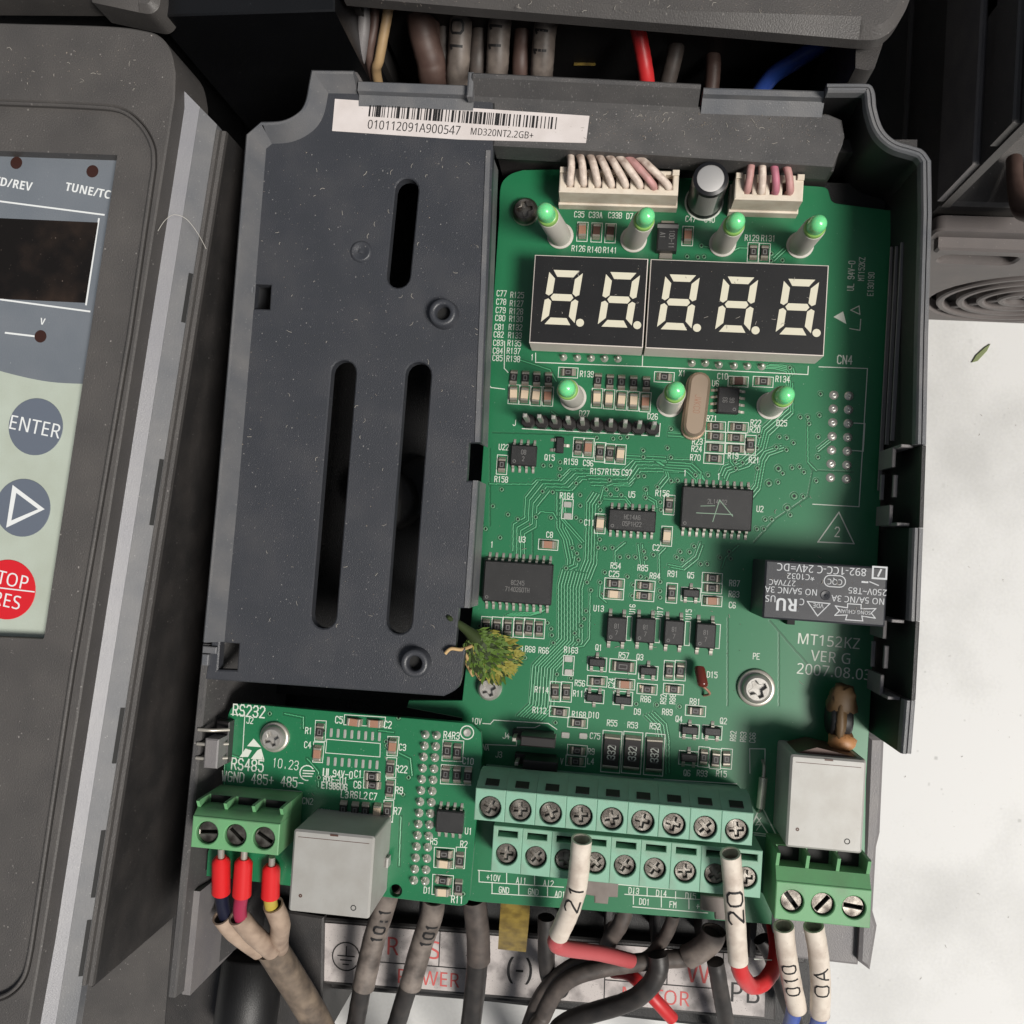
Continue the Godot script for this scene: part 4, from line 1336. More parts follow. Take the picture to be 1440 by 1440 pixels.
	for k in 10:
		part(shared("header_block", func(sh: Shape): sh.prism([Vector2(-1.25, -0.6), Vector2(-0.6, -1.2), Vector2(0.6, -1.2), Vector2(1.25, -0.6), Vector2(1.25, 0.6), Vector2(0.6, 1.2), Vector2(-0.6, 1.2), Vector2(-1.25, 0.6)], 0.05, 2.5, 0.15)), "header_block", mat.jumper, ph, Vector3(k * 2.56, 0, k * 0.02))
		part(shared("header_pin", func(sh: Shape): sh.box(Vector3(0, 2.4, 0), Vector3(0.7, 7.6, 0.7), 0.2)), "pin", mat.solder, ph, Vector3(k * 2.56, 0, k * 0.02))
	# relay
	var ry := group_part("relay", t, local.call(Vector3(Vector3(37.27, 14, 5.21).x, 0, Vector3(37.27, 14, 5.21).z)))
	part(shared("relay_case", func(sh: Shape): sh.prism(Shape.rect(0, 0, 20.1, 9.9, 0.3, 2), 0.2, 14, 0.3)), "relay_case", mat.relay, ry, Vector3.ZERO)
	var rl := Shape.new()
	rl.xf = Transform3D(Basis(Vector3.UP, PI), Vector3.ZERO)   # the print stands on its head
	var y := 14.03
	letters(rl, "892-1CC-C 24V=DC", Vector3(0.8, y, 3.9), 1.26, 0, 1.0)
	letters(rl, "*C1032", Vector3(4.1, y, 2.45), 0.99, 0)
	letters(rl, "277VAC", Vector3(7.1, y, 1.25), 0.94, 0)
	letters(rl, "NO 5A/NC 3A", Vector3(5.6, y, 0.0), 1.04, 0)
	letters(rl, "250V~T85", Vector3(-6.9, y, 0.75), 1.04, 0)
	letters(rl, "NO 5A/NC 3A", Vector3(-5.4, y, -0.75), 1.04, 0)
	letters(rl, "US", Vector3(8.9, y, -1.55), 1.10, 0)
	letters(rl, "C", Vector3(3.7, y, -1.75), 1.10, 0)
	letters(rl, "RU", Vector3(6.2, y, -2.4), 2.09, 0, 1.0, 700)
	rl.loop([Vector2(2.8, -1.6), Vector2(-0.9, -1.7), Vector2(1.0, -3.9)], 0.16, y)
	letters(rl, "VDE", Vector3(0.95, y, -2.2), 0.72, 0)
	rl.loop(Shape.slot(Vector2(-0.7, 2.1), Vector2(-2.3, 2.1), 0.95, 8), 0.15, y)
	letters(rl, "CQC", Vector3(-1.5, y, 2.1), 0.94, 0)
	rl.loop([Vector2(-1.8, -2.0), Vector2(-3.8, -2.2), Vector2(-3.8, -1.5), Vector2(-6.0, -1.5), Vector2(-6.0, -2.2), Vector2(-8.4, -2.0), Vector2(-7.7, -2.8), Vector2(-8.4, -3.6), Vector2(-6.2, -3.4), Vector2(-6.4, -4.2), Vector2(-3.6, -4.2), Vector2(-3.8, -3.4), Vector2(-1.8, -3.6), Vector2(-2.5, -2.8)], 0.15, y)
	letters(rl, "SONG CHUAN", Vector3(-5.0, y, -2.8), 0.61, 0)
	rl.line(Vector2(-8.6, 1.9), Vector2(-7.2, 2.4), 0.16, y)
	rl.line(Vector2(-6.0, 2.3), Vector2(-6.8, 2.3), 0.3, y)
	rl.loop(Shape.rect(-8.7, 4.0, 2.2, 1.9), 0.3, y)
	rl.line(Vector2(-8.9, 4.5), Vector2(-8.5, 3.5), 0.3, y)
	part(rl.mesh(), "relay_print", mat.relay_print, ry, Vector3.ZERO)
	part(shared("relay_dimple", func(sh: Shape): sh.lathe([Vector2(0.85, 0.01), Vector2(0.75, 0.14), Vector2(0.5, 0.1), Vector2(0.25, 0.02), Vector2(0, 0.25)], 16)), "moulding_mark", mat.relay, ry, Vector3(0.1, 14, 0.35))
	part(shared("relay_peg", func(sh: Shape): sh.box(Vector3(0, 0.1, 0), Vector3(1.4, 3.0, 1.6), 0.1)), "peg", mat.hole, ry, Vector3(-3.2, 0, 5.6))
	# two-tier terminals
	var up0 := Vector3(-16.45, 18, 46.8)
	terminal_row(t, "upper_terminal_row", local.call(Vector3(up0.x, 18, up0.z + 0.3)), 9, 5.11, 5.3, 9.0, false, 1.7)
	var lo0 := Vector3(-13.73, 10.5, 57.79)
	terminal_row(t, "lower_terminal_row", local.call(Vector3(lo0.x, 10.5, lo0.z + 0.2)), 9, 5.16, 8.0, 10.0, false, 0.0)
	s = Shape.new()
	s.prism([xz(up0) + Vector2(-2.9, -5.0), xz(up0) + Vector2(43.5, -5.0), xz(up0) + Vector2(43.5, 1.0), xz(up0) + Vector2(-2.9, 1.0)], 0.1, 13.5, 0.15)
	put(s, "terminal_housing", mat.terminal, t)
	for q in [[Vector3(3.09, 4, 61.99), 1.0], [Vector3(24.72, 4, 62.71), 1.0]]:
		s = Shape.new()
		s.xf.origin = Vector3(q[0].x, 1.5, q[0].z)
		s.prism([Vector2(-3.6, -1.6), Vector2(3.2, -1.6), Vector2(3.2, 1.0), Vector2(1.6, 1.1), Vector2(1.5, 2.4), Vector2(-0.9, 2.4), Vector2(-1.0, 1.2), Vector2(-3.6, 1.0)], 0, 1.4, 0.2)
		put(s, "plastic_foot", mat.foot, t)
	# network socket and three-way block at the lower right
	metal_jack(t, [local.call(Vector3(33.5, 12.5, 48.34)), local.call(Vector3(45.96, 12.5, 32.83))], 12.5, 0)
	s = Shape.new()
	s.prism([Vector2(33.53, 33.28), Vector2(38.18, 31.67), Vector2(46.13, 33.02), Vector2(46.4, 33.6)], 1, 10.5)
	put(s, "socket_back", mat.brown, t)
	three_pole(t, local.call(Vector3(32.39, 12, 60.63)), 5.08, 6.3, 12, 4.6, [40.0, 140.0, 85.0])
	# jumper caps
	for q in [[Vector3(-10.15, 0, 35.6), 0.0], [Vector3(-9.43, 0, 39.89), 0.3]]:
		var jp := group_part("jumper", t, local.call(q[0]))
		part(shared("jumper_cap", func(sh: Shape):
			sh.prism(Shape.rect(0, 0, 6.2, 1.8), 2.2, 6.8, 0.2)
			sh.prism(Shape.rect(-1.2, 0, 7.6, 1.8), 0.05, 2.1, 0.1)), "cap", mat.jumper, jp, Vector3(0.4, 0, 0))
		part(shared("jumper_pin", func(sh: Shape): sh.box(Vector3(0, 0, 0), Vector3(0.64, 6.4, 0.64), 0.1)), "pin", mat.lead, jp, Vector3(-3.9, 0, 0))
	# glass diode on bent legs, glued choke, wire link
	var gd := group_part("glass_diode", t, local.call(Vector3(18.39, 0, 22.67)))
	part(shared("glass_body", func(sh: Shape):
		sh.xf = Transform3D(Basis(Vector3(1, 0, 0), Vector3(0.2, 0.35, 0.9).normalized(), Vector3(0, -0.9, 0.35).normalized()), Vector3(0, 2.6, -2.4))
		sh.lathe([Vector2(0, 0), Vector2(0.85, 0.2), Vector2(1.0, 0.6), Vector2(1.0, 3.4), Vector2(0.8, 3.8), Vector2(0, 4.0)], 16)), "glass_body", mat.diode_red, gd, Vector3.ZERO)
	part(shared("diode_leg", func(sh: Shape): sh.tube(Shape.smooth([Vector3(0.6, 3.8, 0.9), Vector3(1.7, 3.6, 1.8), Vector3(2.2, 2.0, 2.6), Vector3(1.4, 0.3, 3.2)]), 0.24, 8)), "leg", mat.tan, gd, Vector3.ZERO)
	var ck := group_part("glued_choke", t, local.call(Vector3(42.9, 0, 27.73)))
	part(shared("choke_core", func(sh: Shape):
		sh.xf = Transform3D(Basis(Vector3(0, 0.25, 1).normalized(), Vector3(1, 0, 0), Vector3(0, 1, -0.25).normalized()), Vector3(-1.6, 3.4, -0.2))
		sh.lathe([Vector2(0, 0), Vector2(2.6, 0), Vector2(3.1, 0.5), Vector2(3.1, 3.4), Vector2(2.6, 3.9), Vector2(0, 3.9)], 24)), "core", mat.chip, ck, Vector3.ZERO)
	part(lump(3, 14, Vector3(2.5, 1.8, 3.2)), "glue", mat.glue_dark, ck, Vector3(0.4, 5.0, -3.4))
	part(lump(9, 14, Vector3(2.3, 2.0, 2.0)), "glue", mat.glue, ck, Vector3(0.8, 4.8, 3.6))
	part(lump(5, 12, Vector3(1.0, 1.2, 3.4)), "glue", mat.glue_dark, ck, Vector3(0.0, 5.8, -0.2))
	var wl := group_part("wire_link", t, local.call(Vector3(30.72, 0, 41.41)))
	part(shared("link_wire", func(sh: Shape):
		sh.tube(Shape.smooth([Vector3(0.3, 0, -4.6), Vector3(0.25, 2.2, -4.0), Vector3(0.1, 3.0, -2.2)]), 0.3, 8)
		sh.tube(Shape.smooth([Vector3(0.1, 3.0, -2.2), Vector3(0, 3.1, 0), Vector3(-0.1, 3.0, 3.2)]), 0.75, 14)
		sh.tube(Shape.smooth([Vector3(-0.1, 3.0, 3.2), Vector3(-0.1, 2.2, 4.0), Vector3(0, 0, 4.6)]), 0.3, 8)), "link", mat.lead, wl, Vector3.ZERO)
	# plated holes of the missing plug
	for k in 7:
		for c in 2:
			var a: Vector3 = [Vector3(40.05, 0, -30.64), Vector3(42.75, 0, -30.63)][c]
			var b: Vector3 = [Vector3(40.27, 0, -15.45), Vector3(43.11, 0, -15.37)][c]
			part(shared("pad", func(sh: Shape): sh.lathe([Vector2(0.85, 0.02), Vector2(0.75, 0.12), Vector2(0.45, 0.3), Vector2(0.2, 0.35), Vector2(0, 0.2)], 14)), "solder_pad", mat.solder, t, local.call(a.lerp(b, k / 6.0)))
	# bare pads where parts were left out
	for q in [Vector3(-7.37, 0, -7.59), Vector3(-7.23, 0, -5.46), Vector3(-5.36, 0, 21.17), Vector3(-5.21, 0, 23.6), Vector3(-5.03, 0, 35.26), Vector3(-1.73, 0, 35.13)]:
		part(shared("bare_pad", func(sh: Shape): sh.prism(Shape.rect(0, 0, 1.5, 1.1, 0.2, 2), 0, 0.14, 0.06)), "solder_pad", mat.solder, t, local.call(q))
	silkscreen(t)


func lump(number: int, segs: int, size: Vector3) -> ArrayMesh:   # an irregular blob
	var f := FastNoiseLite.new()
	f.seed = number
	f.frequency = 0.9
	var s := Shape.new()
	var at := func(i: int, j: int) -> Vector3:
		var a := PI * i / segs
		var b := TAU * (j % (segs * 2)) / (segs * 2)
		var d := Vector3(sin(a) * cos(b), cos(a), sin(a) * sin(b))
		return d * size * (1.0 + 0.35 * f.get_noise_3dv(d * 1.3) + 0.12 * f.get_noise_3dv(d * 5.0))
	for i in segs:
		for j in segs * 2:
			var q := [at.call(i, j), at.call(i + 1, j), at.call(i + 1, j + 1), at.call(i, j + 1)]
			var n := q.map(func(t): return (t / (size * size)).normalized())
			s.quad_n(q[0], q[1], q[2], q[3], n[0], n[1], n[2], n[3])
	return s.mesh()


func copper_pattern(cu: Copper) -> void:
	# wide darker gaps between pours
	for p in [[Vector2(-22.35, -20.29), Vector2(-8.99, -20.67), Vector2(-2.7, -20.88)], [Vector2(-22.63, -17.24), Vector2(-21.65, -2.65)], [Vector2(-13.12, 3.76), Vector2(-13.53, -2.53)], [Vector2(37.66, -16.59), Vector2(44.23, -16.67)], [Vector2(27.26, -2.67), Vector2(30.94, -7.23), Vector2(36.43, -11.58), Vector2(37.06, -16.56), Vector2(36.07, -18.05), Vector2(35.8, -25.77)], [Vector2(23.38, 11.51), Vector2(24.29, 27.42)], [Vector2(32.71, 13.59), Vector2(33.44, 26.68)], [Vector2(30.94, 11.42), Vector2(38.26, 18.98)]]:
		cu.stroke(p, 0.3, cu.gap, 0.4)
	cu.bundle([Vector2(-17.05, 1.81), Vector2(-17.32, -3.24), Vector2(-15.25, -4.64), Vector2(-15.34, -8.44), Vector2(-13.01, -11.75), Vector2(-8.91, -11.93), Vector2(-7.12, -14.06), Vector2(-4.17, -14.23)], 4, Vector2(0.75, 0.55))
	cu.bundle([Vector2(-4.11, -13.22), Vector2(3.07, -13.55), Vector2(4.77, -16.38), Vector2(15.27, -16.79), Vector2(16.98, -14.92)], 4, Vector2(0.35, 0.6))
	cu.bundle([Vector2(-22.34, -10.56), Vector2(-14.23, -10.98), Vector2(-13.43, -11.85), Vector2(-9.39, -12.02), Vector2(-7.39, -14.29), Vector2(2.68, -14.81), Vector2(4.58, -16.87), Vector2(15.24, -17.29)], 1, Vector2(0, 0))
	cu.bundle([Vector2(-9.5, -9.74), Vector2(-9.07, -3.13), Vector2(-7.74, -1.01), Vector2(-6.72, 2.7), Vector2(-6.59, 7.09)], 4, Vector2(0.55, 0.02))
	cu.bundle([Vector2(-4.26, -0.61), Vector2(-8.36, -4.75), Vector2(-8.76, -9.63)], 2, Vector2(0.5, -0.1))
	cu.bundle([Vector2(-2.66, -10.15), Vector2(-3.79, -8.19), Vector2(-3.43, 2.48), Vector2(-4.48, 5.69)], 5, Vector2(0.55, 0.15))
	cu.bundle([Vector2(-13.21, -4.92), Vector2(-12.32, -5.9), Vector2(-9.94, -5.86), Vector2(-9.17, -4.7)], 1, Vector2.ZERO)
	cu.bundle([Vector2(-0.71, -9.01), Vector2(3.35, -9.1), Vector2(4.35, -7.91)], 2, Vector2(0, -0.6))
	cu.bundle([Vector2(-1.45, -8.34), Vector2(-0.84, -11.21), Vector2(0.98, -12.01), Vector2(3.79, -12.05), Vector2(5.24, -13.67)], 1, Vector2.ZERO)
	cu.bundle([Vector2(6.94, -11.36), Vector2(6.97, -9.79), Vector2(8.64, -8.95), Vector2(8.87, -7.72)], 2, Vector2(0.4, -0.3))
	cu.bundle([Vector2(9.08, -11.86), Vector2(10.65, -14.09), Vector2(10.07, -15.93), Vector2(7.51, -17.35)], 2, Vector2(0.5, 0.4))
	cu.bundle([Vector2(2.84, -17.4), Vector2(10.29, -17.51)], 2, Vector2(0, 0.6))
	cu.bundle([Vector2(2.22, 3.04), Vector2(2.01, 0.55), Vector2(3.83, -1.14)], 1, Vector2.ZERO)
	cu.bundle([Vector2(6.87, 2.73), Vector2(6.17, -0.98)], 2, Vector2(0.8, 0))
	cu.bundle([Vector2(10.61, 5.9), Vector2(10.14, 0.63), Vector2(11.3, -0.69)], 1, Vector2.ZERO)
	cu.bundle([Vector2(11.24, -22.27), Vector2(18.02, -22.39)], 1, Vector2.ZERO)
	cu.bundle([Vector2(-19.29, -34.7), Vector2(-12.31, -32.79), Vector2(-10.9, -30.62)], 1, Vector2.ZERO)
	cu.bundle([Vector2(-11.48, -24.86), Vector2(-9.17, -23.39), Vector2(7.77, -23.34)], 1, Vector2.ZERO)
	cu.bundle([Vector2(-7.52, 4.66), Vector2(-8.12, 7.53), Vector2(-7.48, 17.52), Vector2(-11.92, 22.87), Vector2(-12.02, 30.07), Vector2(-14.23, 32.5)], 9, Vector2(0.56, 0.06))
	cu.bundle([Vector2(-2.12, 8.21), Vector2(-1.71, 17.09), Vector2(-2.71, 18.57), Vector2(-5.18, 19.22)], 1, Vector2.ZERO)
	cu.bundle([Vector2(-0.34, 6.68), Vector2(-0.34, 9.18), Vector2(0.97, 10.18)], 1, Vector2.ZERO)
	cu.bundle([Vector2(-10.33, 12.4), Vector2(-12.18, 13), Vector2(-16.9, 13.5)], 3, Vector2(-0.4, 0.3))
	cu.bundle([Vector2(-6.91, 4.3), Vector2(-5.54, 3.58), Vector2(-5.35, 1.68)], 2, Vector2(0.7, 0.3))
	cu.bundle([Vector2(32.57, -32.45), Vector2(32.94, -26.87), Vector2(28.87, -22.61), Vector2(28.29, -19.47), Vector2(25.56, -16.67), Vector2(22.13, -15.23), Vector2(21.61, -13.79)], 4, Vector2(-0.42, -0.42))
	cu.bundle([Vector2(32.04, -20.14), Vector2(29.08, -18.89), Vector2(28.39, -17.61), Vector2(27.76, -12.61), Vector2(26.5, -10.82)], 3, Vector2(-0.45, -0.35))
	cu.bundle([Vector2(35.65, -25.77), Vector2(36.13, -18.05), Vector2(37.66, -16.59)], 1, Vector2.ZERO)
	cu.bundle([Vector2(39.88, -22.59), Vector2(37.74, -20.62)], 2, Vector2(0.1, 0.5))
	cu.bundle([Vector2(10.51, -22.08), Vector2(17.3, -21.98)], 2, Vector2(0, 0.6))
	cu.bundle([Vector2(10.83, -16.6), Vector2(15.16, -16.54), Vector2(16.94, -15.08), Vector2(16.87, -13.51)], 4, Vector2(-0.3, 0.5))
	cu.bundle([Vector2(21.99, -20.36), Vector2(22.17, -17.25), Vector2(23.15, -16.22)], 1, Vector2.ZERO)
	cu.bundle([Vector2(26.96, -34.98), Vector2(29.4, -34.94), Vector2(31.24, -34.56), Vector2(31.66, -33.49)], 4, Vector2(0.4, -0.25))
	cu.bundle([Vector2(11.97, 2.38), Vector2(14.45, 2.68), Vector2(16.78, 0.5), Vector2(17.55, -2.03)], 2, Vector2(0.5, 0.5))
	cu.bundle([Vector2(21.77, 2.34), Vector2(22.28, 0.45), Vector2(24.57, -2.03)], 1, Vector2.ZERO)
	cu.bundle([Vector2(11, 29.68), Vector2(13.34, 31.71), Vector2(13.99, 34.42), Vector2(14.41, 40.53)], 4, Vector2(-0.55, 0.25))
	cu.bundle([Vector2(14.92, -57.33), Vector2(17.73, -56.96), Vector2(18.73, -55.73), Vector2(21.41, -57.25), Vector2(22.94, -57.3)], 1, Vector2.ZERO)
	cu.bundle([Vector2(27.07, -54.77), Vector2(28.22, -56.07), Vector2(29.66, -57.54)], 2, Vector2(0.5, 0.2))
	for q in [Vector3(6.04, 0, -18.53), Vector3(6.11, 0, -17.34), Vector3(10.49, 0, -19.25), Vector3(11.21, 0, -17.57), Vector3(10.9, 0, -22.88), Vector3(-12.41, 0, -14.64), Vector3(-10.99, 0, -14.72), Vector3(-9.29, 0, -15.45), Vector3(-9.21, 0, -14.19), Vector3(-9.23, 0, -12.92), Vector3(-6.06, 0, -11.68), Vector3(0.1, 0, -12.68), Vector3(-12.25, 0, -9.8), Vector3(-10.35, 0, -9.78), Vector3(-5.13, 0, -9.53), Vector3(-5.01, 0, -7.55), Vector3(-0.36, 0, -10.92), Vector3(1.6, 0, -11.04), Vector3(0.48, 0, -10.03), Vector3(2.51, 0, -9.99), Vector3(6.94, 0, -11.36), Vector3(6.97, 0, -9.79), Vector3(-13.21, 0, -4.92), Vector3(-10.36, 0, -4.94), Vector3(-18.46, 0, -5.07), Vector3(-16.59, 0, -4.3), Vector3(-21.43, 0, -6.47), Vector3(-23.52, 0, -5.23), Vector3(-23.45, 0, -3.17), Vector3(-22.58, 0, -2.11), Vector3(-19.67, 0, -0.62), Vector3(-19.98, 0, -9.74), Vector3(-5.65, 0, -5.24), Vector3(-4.73, 0, -4.67), Vector3(-1.02, 0, -1.45), Vector3(-1.24, 0, 0.07), Vector3(0.02, 0, 0.12), Vector3(1.41, 0, -0.1), Vector3(-6.07, 0, 0.46), Vector3(-5.07, 0, 1.4), Vector3(-4.68, 0, 2.56), Vector3(-4.52, 0, 0.1), Vector3(-6.93, 0, 4.29), Vector3(2.91, 0, 1.59), Vector3(4.46, 0, 1.39), Vector3(5.79, 0, 1.39), Vector3(7.65, 0, 1.42), Vector3(9.06, 0, 0.71), Vector3(7.33, 0, 0.2), Vector3(-1.45, 0, -8.34), Vector3(-1.2, 0, -6.93), Vector3(9.77, 0, -9.09), Vector3(9.95, 0, -7.72), Vector3(9.08, 0, -11.86), Vector3(11.48, 0, -13.04), Vector3(12.7, 0, -13.33), Vector3(5.4, 0, -13.68), Vector3(6.48, 0, -13.75), Vector3(2.93, 0, -20.88), Vector3(1.64, 0, -20.65), Vector3(0.3, 0, -20.42), Vector3(-2.74, 0, -20.41)]:
		cu.via(xz(q))
	for q in [Vector3(34.26, 0, -26.31), Vector3(35.62, 0, -26.39), Vector3(35.92, 0, -25.22), Vector3(37.64, 0, -30.77), Vector3(37.7, 0, -26.81), Vector3(37.68, 0, -22.84), Vector3(37.82, 0, -19.08), Vector3(37.76, 0, -14.75), Vector3(30.7, 0, -22.46), Vector3(32.07, 0, -22.35), Vector3(33.26, 0, -21.48), Vector3(30.29, 0, -20.51), Vector3(32.1, 0, -20.15), Vector3(33.33, 0, -16.9), Vector3(34.62, 0, -17.1), Vector3(35.45, 0, -16.22), Vector3(30.92, 0, -14.1), Vector3(35.61, 0, -11.69), Vector3(33.45, 0, -8.25), Vector3(28.98, 0, -7.11), Vector3(30.19, 0, -7.18), Vector3(27.57, 0, -5.25), Vector3(28.87, 0, -5.34), Vector3(27.06, 0, -22.35), Vector3(26.88, 0, -20.16), Vector3(27.09, 0, -16.45), Vector3(23.15, 0, -16.22), Vector3(22.92, 0, -17.45), Vector3(24.3, 0, -17.31), Vector3(16.42, 0, -1.34), Vector3(13.97, 0, -0.18), Vector3(15.66, 0, -0.2), Vector3(13.36, 0, 0.89), Vector3(14.43, 0, 1.34), Vector3(17.83, 0, 1.83), Vector3(18.99, 0, 1.75), Vector3(21.3, 0, 0.45), Vector3(22.88, 0, -0.77), Vector3(23.25, 0, 0.54), Vector3(31.86, 0, -35.37), Vector3(31.67, 0, -15.78), Vector3(11.24, 0, -17.57), Vector3(11.5, 0, -13.2), Vector3(15.89, 0, -14.55), Vector3(18.19, 0, -14.68)]:
		cu.via(xz(q))
	for q in [Vector3(30.87, 0, -16.57), Vector3(29.27, 0, -13.78), Vector3(33.95, 0, -11.68), Vector3(32.87, 0, -9.51)]:
		cu.via(xz(q), true)
	for q in [Vector3(-2.84, 0, 6.69), Vector3(-2.03, 0, 8.11), Vector3(-2.72, 0, 12.01), Vector3(-3.03, 0, 13.5), Vector3(-3.42, 0, 14.78), Vector3(-4.58, 0, 16.3), Vector3(-3.78, 0, 17.56), Vector3(-9.01, 0, 15.75), Vector3(-8.77, 0, 16.99), Vector3(-8.43, 0, 18.37), Vector3(-6.91, 0, 4.3), Vector3(-4.67, 0, 2.52), Vector3(0.31, 0, 4.6), Vector3(4.55, 0, 5.09), Vector3(-0.41, 0, 6.52), Vector3(0.26, 0, 8.67), Vector3(-9.71, 0, 14.71), Vector3(-13.52, 0, 21.58), Vector3(-7.37, 0, 24.14), Vector3(-4.67, 0, 24.65), Vector3(5.69, 0, 8.6), Vector3(5.72, 0, 6.57), Vector3(10.72, 0, 7.31), Vector3(10.79, 0, 8.55), Vector3(10.61, 0, 5.6), Vector3(7.59, 0, 28.48), Vector3(11.37, 0, 28.32), Vector3(15.5, 0, 28.29), Vector3(7.02, 0, 4.92), Vector3(8.11, 0, 5.15), Vector3(9.88, 0, 11.41), Vector3(-7.11, 0, 33.1), Vector3(-22.51, 0, 16.28)]:
		cu.via(xz(q))
	for q in [Vector3(11.94, 0, -55.32), Vector3(13.96, 0, -55.24), Vector3(15.04, 0, -55.43), Vector3(14.45, 0, -57.47), Vector3(27.34, 0, -56.42), Vector3(29.48, 0, -55.24), Vector3(27.35, 0, -55.1)]:
		cu.via(xz(q))


